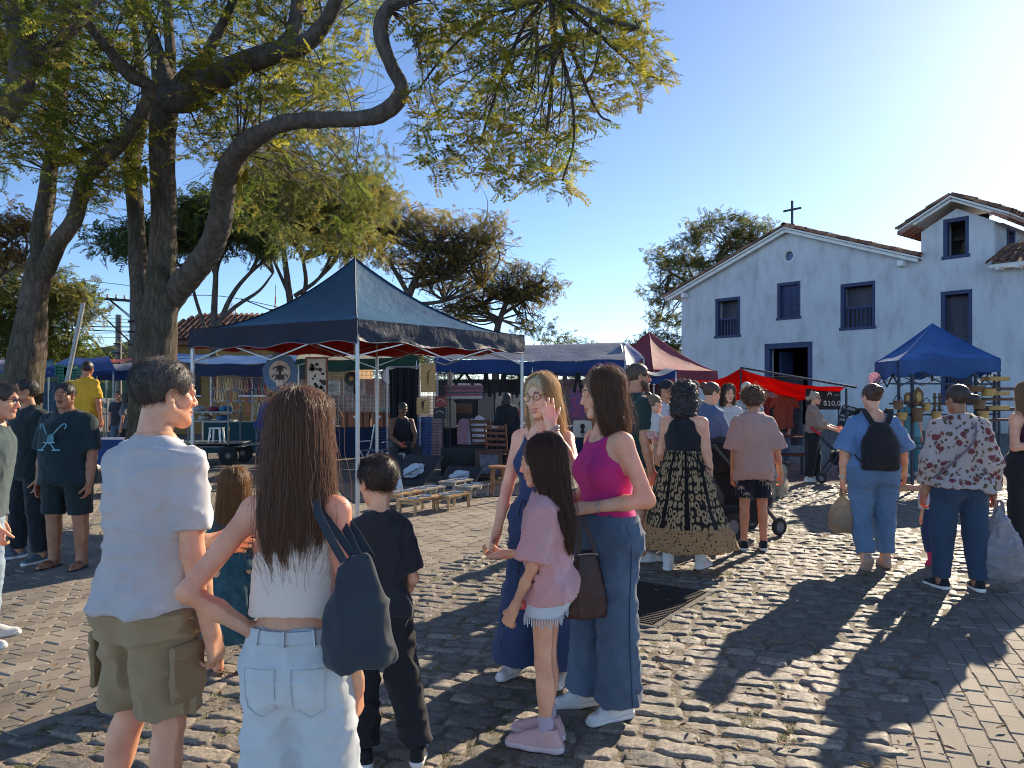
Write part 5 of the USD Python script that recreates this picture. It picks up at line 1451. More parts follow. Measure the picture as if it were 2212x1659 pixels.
for (x, y0, z, r, lab) in ((290, 535, 30, .15, 'thick utility pole with a cross arm beside the big trunk'), (256, 680, 34, .12, 'thin utility pole left of the pole with the cross arm')):
 b = at(x, 853, z)
 h = at(x, y0, z)[2]
 u = thing('utility_pole', lab, 'utility pole', (b[0], b[1], 0))
 obj('pole', rod((0, 0, 0), (0, 0, h), r * 1.25, r, 12), pole_m, u, smooth=40)
 if x == 290:
  zz = at(x, 650, z)[2]
  obj('cross_arm', bar((-1.42, 0, zz + .1), (.18, 0, zz - .02), .10, .10), mat('grey_timber', (.10, .09, .08), .9, .3), u)
  for k in range(5):
   obj('insulator', lathe([(0, 0), (.04, 0), (.055, .05), (.03, .09), (.05, .13), (0, .16)], 10).apply_translation((-1.36 + k * .33, 0, zz + .15 - .024 * k)), paint_w, u, smooth=40)
  obj('stay', cat([rod((-.95, 0, zz + .02), (-.02, -.05, zz - .75), .02), rod((-.9, 0, zz + .02), (-.02, .05, zz - .70), .02)]), ironb, u)
  obj('bracket', cat([box(.34, .34, .08, (0, 0, q)) for q in (3.0, 3.5, 4.0, 4.4)]), ironb, u)
 else:
  for q in (3.0, 3.4, 3.8):
   obj('bracket', box(.30, .30, .07, (0, 0, q)), ironb, u)
wire_m = mat('wire', (.02, .02, .022), .7)
def wire(label, pts, z, r=.012):
 p = spline([at(x, y, z) for x, y in pts], 8)
 o = p[0].copy()
 obj('overhead_wire', tube(p - o, np.full(len(p), r), 5, 1), wire_m, None, label=label, cat='wire', tr=o)
wire('thin wire that runs to the top of the thick utility pole from the left', [(-40, 575), (140, 600), (288, 618)], 30)
wire('thick cable slanting down from upper left to the thick utility pole', [(170, 630), (230, 690), (288, 745)], 30, .03)
wire('cable slanting down between the leaning pole and the thin pole', [(160, 700), (205, 740), (248, 780)], 30, .022)
for k, (ya, yb, r) in enumerate(((668, 692, .01), (674, 700, .01), (694, 706, .022), (700, 716, .022), (714, 716, .012), (724, 726, .012))):
 wire(['highest of the bundled wires between the two utility poles', 'second of the bundled wires from the top between the two utility poles', 'thick third wire of the bundle between the utility poles', 'thick fourth wire of the bundle between the utility poles', 'level fifth wire low in the bundle between the utility poles', 'lowest level wire of the bundle between the utility poles'][k], [(-40, ya - 10), (175, (ya + yb) / 2 + 4), (330, yb)], 31, r)
wire('wire crossing the sky right of the big trunk towards the dark tree', [(360, 640), (480, 640), (640, 672)], 40, .02)
wire('slack wire falling from the dark tree behind the navy canopy', [(520, 645), (580, 668), (640, 690)], 40, .03)
mast = thing('radio_mast', 'small red and white radio mast above the navy canopy', 'mast', tuple(at(595, 853, 140) * [1, 1, 0]))
zt = at(595, 632, 140)[2]
redp = mat('red_paint', (.35, .05, .03), .6)
for k in range(6):
 obj('section', rod((0, 0, zt - 8 + k * 1.2), (0, 0, zt - 6.8 + k * 1.2), .28 if k < 5 else .12), redp if k % 2 else paint_w, mast)
obj('pole', rod((0, 0, 0), (0, 0, zt - 8), .35, .3), pole_m, mast)
obj('platform', cat([box(1.8, 1.8, .25, (0, 0, zt - 3.2)), box(1.4, 1.4, .25, (0, 0, zt - 4.2))]), redp, mast)
obj('antenna', rod((0, 0, zt - .9), (0, 0, zt + 1.4), .06), ironb, mast)
m2 = thing('lattice_mast', 'grey lattice antenna mast between the dark tree trunks', 'mast', tuple(at(498, 853, 130) * [1, 1, 0]))
zt = at(498, 655, 130)[2]
for sx_, sy in ((-1, -1), (1, -1), (1, 1), (-1, 1)):
 obj('leg', rod((sx_ * .5, sy * .5, 0), (sx_ * .35, sy * .35, zt), .09), steel, m2)
obj('lattice', cat([bar((-.5, -.5, z), (.5, -.5, z + 1.2), .07) for z in np.arange(4, zt - 1, 1.3)] + [bar((.5, -.5, z), (-.5, -.5, z + 1.2), .07) for z in np.arange(4, zt - 1, 1.3)]), steel, m2)
obj('antenna', cat([box(.3, .3, 1.6, (sx_ * .9, 0, zt - 1 - k * 1.4)) for sx_ in (-1, 1) for k in range(2)]), paint_w, m2)
lp = thing('leaning_pole', 'leaning grey metal pole with a slanted top left of the big trunk', 'pole', (0, 0, 0))
a, b = at(180, 655, 16), at(105, 1014, 16)
b[2] = 0
lp.GetAttribute('xformOp:translate').Set(Gf.Vec3d(*b))
obj('pole', bar((0, 0, 0), a - b, .075, .075, .015), mat('galvanised', (.30, .29, .28), .5, .2, 5, metal=.6), lp)
obj('base_plate', box(.3, .3, .02, (0, 0, .01), .004), ironb, lp)
# ---------------------------------------------------------------- canopies and tarpaulins
def tarp_mat(name, a, tr=.25, rough=.55, b=None):
 return mat('tarp_' + name, a, rough, .22, 1.3, .5, 7, trans=tr, spec=.4, col2=b, bdist=.03)
navy = tarp_mat('navy', (.034, .085, .18), .12, .38, (.060, .16, .24))
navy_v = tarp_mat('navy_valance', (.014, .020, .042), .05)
red_l = tarp_mat('red_lining', (.58, .035, .028), .55)
blue_t = tarp_mat('blue', (.025, .085, .30), .3, .55)
blue_b = tarp_mat('bright_blue', (.065, .18, .46), .35, .7)
maroon = tarp_mat('maroon', (.46, .095, .125), .35, .65)
white_t = tarp_mat('white', (.30, .31, .37), .3)
green_t = tarp_mat('green', (.02, .09, .06), .3)
cream_t = tarp_mat('cream', (.48, .44, .34), .35)
redt = tarp_mat('red', (.62, .022, .014), .62)
lblue = tarp_mat('light_blue', (.10, .22, .50), .3)
def canopy_sheet(C, peak, zc, n=26, conc=1.65, sag=.05, wr=.02, seed=0):
 """four concave faces from a square of corners to a peak; zc: corner heights"""
 C = np.array(C, float)
 P = []
 for k in range(4):
  a, b = np.append(C[k], zc[k]), np.append(C[(k + 1) % 4], zc[(k + 1) % 4])
  g = np.zeros((n, n, 3))
  for i, t in enumerate(np.linspace(0, 1, n)):
   for j, s in enumerate(np.linspace(0, 1, n)):
    e = a * (1 - s) + b * s
    q = e * t + peak * (1 - t)
    hip = (2 * s - 1) ** 2
    zz = e[2] + (peak[2] - e[2]) * (1 - t) ** (conc + .45 * (1 - hip) * 0)
    zz -= sag * (1 - hip) * math.sin(t * np.pi) * .9
    g[i, j] = (q[0], q[1], zz)
  w = meshkit.fbm(g * np.array([1.3, 1.3, 5]) + seed, 3, seed) - .5
  w2 = np.sin(np.linalg.norm(g[..., :2] - peak[:2], axis=-1) * 17 + 3 * w) * .25
  edge = np.sin(np.linspace(0, 1, n) * np.pi)[None, :] ** .5 * np.linspace(0, 1, n)[:, None]
  g[..., 2] += (w + w2 * .35) * wr * 2 * edge
  P.append(g)
 return P
def gazebo(name, label, C, zc, peak, outer, inner, valm, val=.28, leg_m=None, conc=1.65, group=None, truss=True, droop=.03, legr=.022, seed=1, sag=.05, wr=.02):
 o = np.array([*np.mean(C, 0), 0])
 g = thing(name, label, 'canopy', o, group=group)
 leg_m = leg_m or steel
 C = np.array(C, float) - o[:2]
 pk = np.array(peak, float) - o
 F = canopy_sheet(C, pk, zc, conc=conc, sag=sag, seed=seed, wr=wr)
 for f in F:
  obj('roof_panel', sheet(f, .004), outer, g, smooth=True)
 if inner is not None:
  for f in F:
   obj('lining', sheet(f - [0, 0, .022]), inner, g, smooth=True)
 for k in range(4):
  a, b = np.append(C[k], zc[k]), np.append(C[(k + 1) % 4], zc[(k + 1) % 4])
  out = unit(np.cross(b - a, (0, 0, 1)))
  m = 40
  s = np.linspace(0, 1, m)
  G = np.zeros((6, m, 3))
  for i, t in enumerate(np.linspace(0, 1, 6)):
   q = a[None] * (1 - s[:, None]) + b[None] * s[:, None] + [0, 0, .004]
   lo = droop * np.sin(s * np.pi * 3 + seed) + .02 * np.sin(s * 23 + k)
   q[:, 2] -= t * (val + lo)
   fold = (meshkit.fbm(np.stack([s * 9, np.full(m, k * 3.0 + seed), np.full(m, t * 1.5)], 1), 3, seed) - .5) * .10 * t
   q -= 0 * out
   q += out[None] * (.012 + fold[:, None])
   G[i] = q
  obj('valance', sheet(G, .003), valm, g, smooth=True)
  if inner is not None:
   obj('valance_lining', sheet(G - out * .03), inner, g, smooth=True)
  obj('hem', tube(G[-1], np.full(m, .006), 5, 1), outer if inner is None else white_t, g)
  if k is not None:
   leg = obj('pole', bar((*C[k] * .985, 0), (*C[k] * .985, zc[k]), legr * 1.8, legr * 1.8, .006), leg_m, g)
   obj('foot', box(.09, .09, .012, (*C[k] * .985, .006), .002), leg_m, leg)
  if truss:
   zb = min(zc[k], zc[(k + 1) % 4])
   for q in range(2):
    u, v = a[:2] * .98 * (1 - q * .5) + b[:2] * .98 * q * .5, a[:2] * .98 * (.5 - q * .5) + b[:2] * .98 * (.5 + q * .5)
    obj('brace', bar((*u, zb - .03), (*v, zb - .42), .022, .014), leg_m, g)
    obj('brace', bar((*u, zb - .42), (*v, zb - .03), .022, .014), leg_m, g)
 obj('mast', rod((pk[0], pk[1], np.mean(zc) - .35), (pk[0], pk[1], pk[2] - .03), .02), leg_m, g)
 for k in range(4):
  obj('ridge_rib', bar((*C[k] * .97, zc[k] - .04), (pk[0], pk[1], np.mean(zc) - .1), .02, .012), leg_m, g)
  hipv = [F[k][i, 0] + [0, 0, .008] for i in range(26)]
  obj('seam', tube(hipv, np.full(26, .009), 5, 1), valm, g)
 return g
MG = dict(F=np.array([-1.80, 9.0]), L=np.array([-4.257, 10.215]), R=np.array([.184, 11.81]))
MG['B'] = MG['L'] + MG['R'] - MG['F']
pk_ = np.append(np.mean([MG['F'], MG['L'], MG['R'], MG['B']], 0) + [-.2, 0], 3.50)
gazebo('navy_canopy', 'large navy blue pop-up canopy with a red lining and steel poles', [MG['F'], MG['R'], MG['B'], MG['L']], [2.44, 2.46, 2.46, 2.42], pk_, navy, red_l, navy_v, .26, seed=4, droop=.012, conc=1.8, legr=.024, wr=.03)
c0 = at(1375, 800, 22.5)
d1, d2 = unit((.8, .6)), unit((-.6, .8))
cc = np.array([gx(1412, 21), 21.0])
gazebo('maroon_canopy', 'maroon pop-up canopy with a pointed top left of the chapel', [cc, cc + d1 * 2.7, cc + d1 * 2.7 + d2 * 2.7, cc + d2 * 2.7], [2.25] * 4, np.append(cc + (d1 + d2) * 1.35 + [-.05, 0], 3.42), maroon, None, maroon, .35, seed=7, conc=1.35)
cc = np.array([6.29, 12.6])
d1, d2 = np.array([1.05, .35]), np.array([.26, .97])
gazebo('blue_canopy', 'bright blue pop-up canopy over the wooden toy stand by the chapel', [cc, cc + d1 * 2.0, cc + d1 * 2.0 + d2 * 1.9, cc + d2 * 1.9], [2.12, 2.18, 2.2, 2.16], np.append(cc + (d1 + d2) * .97 + [-.02, 0], 2.83), blue_b, None, blue_b, .26, leg_m=ironb, seed=9, conc=1.12, droop=.05, sag=.07, wr=.03)
def tarp(name, label, P, m, poles=(), rope=None, thick=.004, wr=.03, seed=0, group=None, val=0, valm=None, n=30):
 """a sheet over a grid of corner points [[near left, near right], [far left, far right]] or more rows, with its posts"""
 P = np.array(P, float)
 o = np.array([*P.reshape(-1, 3)[:, :2].mean(0), 0])
 t = thing(name, label, 'canopy', o, group=group)
 rows = []
 for i in range(len(P)):
  rows.append(np.array([P[i, 0] * (1 - s) + P[i, -1] * s if P.shape[1] == 2 else None for s in np.linspace(0, 1, n)]))
 g = np.array(rows)
 k = 8
 full = []
 for i in range(len(g) - 1):
  for q in range(k):
   full.append(g[i] * (1 - q / k) + g[i + 1] * q / k)
 full.append(g[-1])
 g = np.array(full) - o
 w = meshkit.fbm(g * np.array([2.2, 2.2, 2]) + seed, 3, seed) - .5
 g[..., 2] += w * wr * 2 - wr * 1.5 * np.sin(np.linspace(0, 1, n) * np.pi)[None, :] ** 2
 obj('sheet', sheet(g, thick), m, t, smooth=True)
 if val:
  v = np.array([g[0] - [0, 0, val * q] + np.array([0, -.02, 0]) + (np.stack([0 * g[0, :, 0], (meshkit.noise(np.stack([g[0, :, 0] * 3, 0 * g[0, :, 0] + q, 0 * g[0, :, 0]], 1), seed) - .5) * .08 * q, .02 * np.sin(g[0, :, 0] * 5)], 1)) for q in np.linspace(0, 1, 5)])
  obj('valance', sheet(v, .003), valm or m, t, smooth=True)
 for p in poles:
  q = np.asarray(p, float) - o
  obj('pole', rod((q[0], q[1], 0), q, .022), steel, t)
 return t
def A(x, y, z):
 return at(x, y, z)
# left row: the bead stall, the print stall and the bag stall
tarp('striped_tarp', 'pale blue tarpaulin with seams and a navy hanging edge over the bead stall', [[A(352, 783, 19.5), A(640, 783, 19.5)], [A(362, 762, 21.5), A(640, 768, 21.5)]], lblue, [A(362, 785, 19.5), A(635, 785, 19.5), A(372, 765, 21.5), A(640, 768, 21.5)], seed=3, val=.30, valm=tarp_mat('navy_edge', (.02, .04, .12), .2))
tarp('cream_tarp', 'cream tarpaulin with a green edge over the print stall', [[A(640, 778, 18), A(905, 768, 18)], [A(650, 757, 20.5), A(900, 752, 20.5)]], cream_t, [A(645, 778, 18), A(900, 770, 18)], seed=5, val=.26, valm=green_t)
tarp('bag_stall_tarp', 'grey white tarpaulin with a blue hanging edge above the row of bags', [[A(938, 774, 18), A(1352, 778, 18)], [A(950, 741, 19.4), A(1348, 741, 19.4)], [A(950, 765, 21), A(1365, 765, 21)]], white_t, [A(945, 774, 18), A(1150, 776, 18), A(1350, 778, 18), A(1355, 765, 21)], seed=6, val=.34, valm=blue_t)
tarp('blue_end_tarp', 'crumpled blue tarpaulin end that hangs beside the maroon canopy', [[A(1352, 790, 18), A(1392, 772, 19)], [A(1340, 742, 19), A(1356, 742, 20)]], blue_t, [A(1390, 775, 19)], seed=8, wr=.05)
tarp('small_blue_tarp', 'small blue and white tarpaulin under the maroon canopy', [[A(1385, 808, 17), A(1462, 800, 17)], [A(1392, 800, 19), A(1440, 795, 19)]], white_t, [A(1460, 802, 17)], seed=9, wr=.05, val=.16, valm=blue_t)
# the red sheet with its lit underside
rt = thing('red_tarp', 'red tarpaulin glowing in the sun over the clothes stall by the chapel door', 'canopy', (0, 0, 0))
for k, (a, b, c, d) in enumerate((((1505, 822, 15.2), (1600, 796, 15.2), (1590, 878, 18.0), (1650, 862, 18.0)), ((1600, 796, 15.2), (1828, 838, 13.8), (1650, 862, 18.0), (1770, 852, 17.2)))):
 a, b, c, d = (at(*q) for q in (a, b, c, d))
 s, t = np.meshgrid(np.linspace(0, 1, 22), np.linspace(0, 1, 16), indexing='ij')
 g = (a * (1 - s[..., None]) + b * s[..., None]) * (1 - t[..., None]) + (c * (1 - s[..., None]) + d * s[..., None]) * t[..., None]
 g[..., 2] -= .10 * np.sin(s * np.pi) + .06 * np.sin(t * np.pi) + (meshkit.fbm(g * 2, 3, 3) - .5) * .10
 obj('sheet', sheet(g, .003), redt, rt, smooth=True)
for q in ((1600, 798, 15.2), (1828, 839, 13.8), (1507, 824, 15.2), (1640, 840, 18.0)):
 p = at(*q)
 obj('pole', rod((p[0], p[1], 0), p, .02), ironb, rt)
p0, p1 = at(1600, 794, 15.2), at(1850, 837, 13.7)
obj('pole', rod(p0, p1, .02), ironb, rt)
# far left awnings
tarp('far_awning', 'blue sloping awning left of the yellow shirt behind the crates', [[A(78, 805, 22), A(250, 800, 22)], [A(150, 772, 25), A(235, 770, 25)]], blue_t, [A(85, 806, 22), A(245, 801, 22)], seed=11, val=.12)
tarp('far_awning', 'dark blue awning at the far left beside the forked trunk', [[A(-40, 800, 25), A(110, 796, 25)], [A(0, 775, 27), A(120, 776, 27)]], navy, [A(-30, 800, 25), A(105, 797, 25)], seed=12, val=.12)
tarp('far_awning', 'light grey awning in front of the big trunk at the left', [[A(205, 800, 24), A(290, 798, 24)], [A(212, 784, 26), A(290, 783, 26)]], white_t, [A(210, 800, 24), A(285, 800, 24)], seed=13, val=.3, valm=blue_t)
tarp('far_awning', 'narrow red awning edge behind the yellow shirt', [[A(225, 784, 27), A(292, 776, 27)], [A(225, 776, 28), A(292, 770, 28)]], tarp_mat('red_edge', (.4, .08, .07), .2), [A(230, 785, 27), A(290, 778, 27)], seed=14)
tarp('far_awning', 'white awning at the left picture edge behind the trunk', [[A(-30, 790, 22), A(42, 782, 22)], [A(-20, 776, 24), A(40, 772, 24)]], white_t, [A(-25, 791, 22), A(40, 783, 22)], seed=15, val=.15)
# ---------------------------------------------------------------- goods, tables and furniture of the stalls
rng = np.random.default_rng(71)
def table(label, x0, x1, y, z, d=.7, m=None, clothm=None, top=.78, name='stall_table', group=None):
 """a trestle table between photograph columns x0 and x1"""
 a, b = gx(x0, y), gx(x1, y)
 w = b - a
 t = thing(name, label, 'table', ((a + b) / 2, y, 0), group=group)
 obj('top', box(w, d, .035, (0, 0, top), .006), m or wood_d, t)
 for sx_ in (-1, 1):
  for sy in (-1, 1):
   obj('leg', box(.04, .04, top - .018, (sx_ * (w / 2 - .06), sy * (d / 2 - .05), (top - .018) / 2)), ironb, t)
 if clothm is not None:
  n = 40
  s = np.linspace(-w / 2 - .02, w / 2 + .02, n)
  G = np.array([np.stack([s, -d / 2 - .02 - .03 * q * (np.sin(s * 9) * .5 + .5), np.full(n, top + .02 - q * (top - .10))], 1) for q in np.linspace(0, 1, 6)])
  obj('cloth', sheet(G, .004), clothm, t, smooth=True)
  obj('cloth_top', box(w + .04, d + .03, .006, (0, 0, top + .023)), clothm, t)
 return t
navy_c = cloth('table_navy', (.012, .022, .05))
teal_c = cloth('table_teal', (.015, .05, .06))
black_c = cloth('black', (.012, .012, .015))
table('long table under a navy cloth at the bead stall', 455, 640, 19.6, 0, .8, clothm=teal_c, top=.85)
table('dark table with a cloth below the prints', 700, 915, 18.2, 0, .8, clothm=navy_c, top=.80)
table('table of folded bags behind the woman in black', 960, 1130, 18.3, 0, .8, clothm=black_c, top=.8)
table('table under a dark cloth at the right end of the bag stall', 1150, 1400, 18.4, 0, .8, clothm=navy_c, top=.8)
table('plain wooden table under the red tarpaulin', 1640, 1760, 15.6, 0, .7, m=wood_d, top=.72)
table('low shelf table in front of the plain wooden table', 1650, 1745, 15.0, 0, .4, m=wood_d, top=.40)
table('navy clothed table left of the man in the skull print shirt', 60, 150, 15, 0, .8, clothm=navy_c, top=.72)
table('blue clothed table below the yellow shirt', 205, 300, 14.5, 0, .8, clothm=cloth('table_blue', (.02, .05, .17)), top=.72)
# strings of beads on a rack
bead = [mat(f'beads_{k:03d}', c, .35, .55, 40) for k, c in enumerate([(.35, .05, .05), (.42, .36, .28), (.10, .14, .28), (.30, .12, .16), (.08, .05, .04), (.45, .22, .10), (.12, .22, .20), (.55, .52, .48)])]
rk = thing('bead_rack', 'steel rack with rails that carries the strings of beads', 'rack', (gx(545, 20.4), 20.4, 0))
wr0 = gx(635, 20.4) - gx(455, 20.4)
for k, z in enumerate((2.02, 1.72, 1.40)):
 obj('rail', rod((-wr0 / 2, 0, z), (wr0 / 2, 0, z), .012), steel, rk)
for x in (-wr0 / 2, 0, wr0 / 2):
 obj('post', rod((x, 0, 0), (x, 0, 2.05), .018), steel, rk)
protos = []
for k in range(8):
 ms = []
 L = rng.uniform(.26, .34)
 for s_ in (-1, 1):
  for i in range(12):
   t = i / 11
   ms.append(ball((s_ * .030 * math.sin(t * np.pi * .5 + .1), 0, -L * t), .011 * rng.uniform(.7, 1.2), 0))
 ms.append(ball((0, 0, -L - .03), (.028, .012, .034), 1))
 protos.append(cat(ms))
n = 0
first = {}
ORD = ['first', 'second', 'third', 'fourth', 'fifth', 'sixth', 'seventh', 'eighth', 'ninth', 'tenth', 'eleventh', 'twelfth', 'thirteenth', 'fourteenth', 'fifteenth', 'sixteenth', 'seventeenth', 'eighteenth', 'nineteenth', 'twentieth']
ORD += ['twenty-' + o for o in ORD[:9]] + ['thirtieth'] + ['thirty-' + o for o in ORD[:9]]
for zi, z in enumerate((2.01, 1.71, 1.39)):
 for xi, x in enumerate(np.arange(-wr0 / 2 + .05, wr0 / 2 - .04, .082)):
  k = int(rng.integers(0, 8))
  loc = (gx(545, 20.4) + x, 20.385 - .004 * (n % 3), z)
  if k not in first:
   t = thing('bead_string', ['red', 'cream', 'blue', 'wine', 'dark', 'orange', 'teal', 'white'][k] + f' bead string, {ORD[xi]} from the left on the {["top", "middle", "lowest"][zi]} rail of the rack', 'necklace', loc, 0, 'strings of beads on the rack')
   obj('beads', protos[k], bead[k], t)
   first[k] = t
  else:
   dup(first[k], loc, float(rng.uniform(-25, 25)), ['red', 'cream', 'blue', 'wine', 'dark', 'orange', 'teal', 'white'][k] + f' bead string, {ORD[xi]} from the left on the {["top", "middle", "lowest"][zi]} rail of the rack')
  n += 1
# prints, records and hangings of the next stall
def panel_flat(name, label, ctg, xd, yd, z, w, h, m, group=None, t=.02, rot=0):
 p = at(xd, yd, z)
 q = thing(name, label, ctg, p, rot, group)
 return q, obj('panel', box(w, t, h, (0, 0, 0), .003), m, q)
cols = [(.50, .46, .40), (.36, .30, .26), (.46, .40, .36), (.32, .36, .30), (.52, .50, .44), (.40, .20, .18)]
back = thing('display_mesh', 'wire display mesh behind the prints and records', 'display mesh', (gx(815, 19.2), 19.2, 0))
wm = gx(935, 19.2) - gx(690, 19.2)
obj('wires', cat([rod((x, 0, .8), (x, 0, 2.15), .005, n=4) for x in np.linspace(-wm / 2, wm / 2, 26)] + [rod((-wm / 2, 0, z), (wm / 2, 0, z), .005, n=4) for z in np.linspace(.85, 2.15, 14)]), steel, back)
for x in (-wm / 2, wm / 2):
 obj('post', rod((x, 0, 0), (x, 0, 2.2), .02), steel, back)
lab6 = ['pale cotton print hanging left of the record', 'grey brown tapestry print beside the wooden post', 'dull rose print hanging under the tarpaulin', 'sage green printed cushion on the clothed table', 'cream printed cushion right of the sage one', 'dark red printed hanging near the record']
for k, (x, y, w, h) in enumerate(((716, 838, .42, .36), (756, 838, .30, .40), (775, 836, .26, .36), (830, 893, .34, .30), (862, 893, .34, .32), (800, 836, .22, .34))):
 q, p = panel_flat('fabric_print', lab6[k], 'print', x, y, 19.1, w, h, cloth(f'print_{k:03d}', tuple(np.array(cols[k]) * .55), col2=cols[k], vscale=16), t=.02)
 for j in range(3):
  obj('motif', lathe([(.03 + .03 * j, -.012), (.042 + .03 * j, -.012), (.042 + .03 * j, 0), (.03 + .03 * j, 0)], 16).apply_transform(trimesh.transformations.rotation_matrix(np.pi / 2, (1, 0, 0))).apply_translation((0, -.012, 0)), cloth('motif', (.16, .10, .09)), p)
rec = thing('vinyl_record', 'black vinyl record with an orange label hanging on the mesh', 'record', at(880 * 0 + 759 + 0, 818, 19.0) + [0, 0, 0])
rc = lambda r, t, y: lathe([(0, 0), (r, 0), (r, t), (0, t)], 32).apply_transform(trimesh.transformations.rotation_matrix(np.pi / 2, (1, 0, 0))).apply_translation((0, y, 0))
obj('disc', rc(.17, .006, 0), mat('vinyl', (.012, .012, .013), .3), rec, smooth=30)
obj('label', rc(.055, .003, -.006), mat('record_label', (.5, .22, .05), .7), rec)
drum = thing('hand_drum', 'round hand drum with a pale skin beside the black curtain', 'drum', at(844, 812, 17.6))
obj('skin', rc(.20, .01, 0), mat('drum_skin', (.55, .46, .40), .6, .2), drum)
obj('rim', lathe([(.20, -.03), (.215, -.03), (.215, .03), (.20, .03), (.20, -.03)], 32).apply_transform(trimesh.transformations.rotation_matrix(np.pi / 2, (1, 0, 0))), wood_d, drum, smooth=40)
for k, (x0, x1) in enumerate(((738, 800), (808, 838), (842, 884))):
 q = thing('wooden_chest', ['left', 'middle', 'right'][k] + ' orange brown wooden chest of the three on the clothed table', 'chest', (gx((x0 + x1) / 2, 17.9), 17.9, .815))
 w = gx(x1, 17.9) - gx(x0, 17.9)
 cw = mat('chest_wood', (.26, .085, .035), .6, .3, 8)
 obj('body', box(w, .3, .30, (0, 0, .15), .01), cw, q)
 obj('lid', box(w + .02, .32, .05, (0, 0, .325), .012), cw, q)
 for sx_ in (-1, 1):
  obj('strap', box(.035, .325, .352, (sx_ * w * .28, 0, .176)), mat('strap_dark', (.05, .025, .015), .6), q)
 obj('clasp', box(.05, .02, .06, (0, -.16, .24), .004), steel, q)
bt = thing('water_bottle', 'clear plastic water bottle on the clothed table', 'bottle', (gx(722, 17.8), 17.8, .815))
obj('bottle', lathe([(0, 0), (.036, 0), (.038, .02), (.038, .15), (.014, .20), (.014, .225), (0, .225)], 18), mat('clear_plastic', (.5, .55, .6), .1, .05, spec=.8), bt, smooth=40)
obj('cap', lathe([(0, .225), (.016, .225), (.016, .245), (0, .245)], 14), paint_w, bt)
# under the navy canopy: hanging works, curtain, boards
def hook_strings(parent, pts, top):
 for x, z in pts:
  obj('string', rod((x, 0, z), (x, 0, top), .0035, n=5), wire_m, parent)
ds = thing('mosaic_disc', 'round blue mosaic disc with a pale carved face motif hanging under the navy canopy', 'wall plaque', at(606, 806, 10.4))
th = np.linspace(0, 2 * np.pi, 64, endpoint=False)
edge = Polygon(np.stack([(.235 + .008 * np.sin(th * 9)) * np.cos(th), (.262 + .008 * np.cos(th * 7)) * np.sin(th)], 1))
flat = lambda pg, t, y: upright(extrude(pg, t), (0, y, 0), (1, 0), 0)
obj('disc', flat(edge, .02, 0), mat('mosaic_blue', (.015, .035, .075), .45, .8, 55, .5, 70, col2=(.10, .17, .27)), ds)
obj('medallion', flat(Polygon(np.stack([.145 * np.cos(th), .155 * np.sin(th) + .015], 1)), .012, -.02), mat('carved_pale', (.36, .27, .22), .7, .25, 25), ds)
dk = mat('carving_dark', (.03, .018, .015), .7)
pl = mat('carving_cream', (.50, .40, .31), .7)
for sd in (-1, 1):
 for k, (x, z, r) in enumerate(((.05, .05, .035), (.075, .0, .03), (.06, -.06, .045), (.11, .035, .022))):
  obj('curl', tube([np.array([sd * (x + r * math.cos(a) * (1 - i * .05)), -.034, z + r * math.sin(a) * (1 - i * .05)]) for i, a in enumerate(np.linspace(0, 4.6, 9))], .0075, 6, 2), pl if k % 2 else dk, ds, smooth=True)
for x, z, w, h in ((0, .075, .05, .03), (0, .02, .02, .045), (0, -.055, .06, .035), (-.03, -.13, .022, .05), (.02, -.15, .03, .055)):
 obj('relief', ball((x, -.034, z), (w, .012, h), 2), dk if z > -.06 else pl, ds, smooth=True)
hook_strings(ds, ((-.06, .24), (.06, .24)), .52)
pn_ = thing('carved_panel', 'tall wooden panel with dark cut pieces hanging right of the mosaic disc', 'wall plaque', at(684, 812, 10.3))
obj('board', box(.262, .016, .46, (0, 0, 0), .003), mat('panel_cream', (.44, .36, .28), .7, .2, 12), pn_)
fr_m = mat('panel_frame', (.16, .06, .03), .55, .2)
for sx_ in (-1, 1):
 obj('frame', box(.022, .034, .50, (sx_ * .138, 0, 0), .004), fr_m, pn_)
 obj('frame', box(.254, .033, .022, (0, 0, sx_ * .239), .004), fr_m, pn_)
for i in range(26):
 x, z = rng.uniform(-.10, .10), rng.uniform(-.20, .20)
 a0 = rng.uniform(0, 6)
 k = rng.integers(3, 7)
 rr = rng.uniform(.012, .034)
 pg = Polygon([(x + rr * rng.uniform(.6, 1.3) * math.cos(a0 + j * 6.283 / k), z + rr * rng.uniform(.6, 1.3) * math.sin(a0 + j * 6.283 / k)) for j in range(k)]).buffer(.003)
 obj('inlay', flat(pg, .008, -.008), dk if i % 5 else pl, pn_)
hook_strings(pn_, ((-.1, .24), (.1, .24)), .46)
cu = thing('black_curtain', 'black cloth curtain hanging behind the seated man', 'curtain', (gx(872, 16.6), 16.6, 0))
s = np.linspace(-.32, .32, 40)
obj('cloth', sheet(np.array([np.stack([s * (1 - .15 * q), .05 * np.sin(s * 38) * (.4 + .6 * q) + .02 * np.sin(s * 90), np.full(40, 2.1 - 1.75 * q) + .05 * np.cos(s * 5)], 1) for q in np.linspace(0, 1, 12)]), .004), black_c, cu, smooth=True)
obj('rail', rod((-.35, 0, 2.16), (.35, 0, 2.16), .014), steel, cu)
for sx_ in (-1, 1):
 obj('post', rod((sx_ * .35, 0, 0), (sx_ * .35, 0, 2.16), .016), steel, cu)
grd = thing('display_grid', 'black wire grid stand right of the black curtain', 'display stand', (gx(930, 16.6), 16.6, 0))
obj('wires', cat([rod((x, 0, .3), (x, 0, 2.05), .004, n=4) for x in np.linspace(-.3, .42, 13)] + [rod((-.3, 0, z), (.42, 0, z), .004, n=4) for z in np.linspace(.3, 2.05, 28)]), ironb, grd)
for x in (-.3, .42):
 obj('post', rod((x, 0, 0), (x, 0, 2.1), .014), ironb, grd)
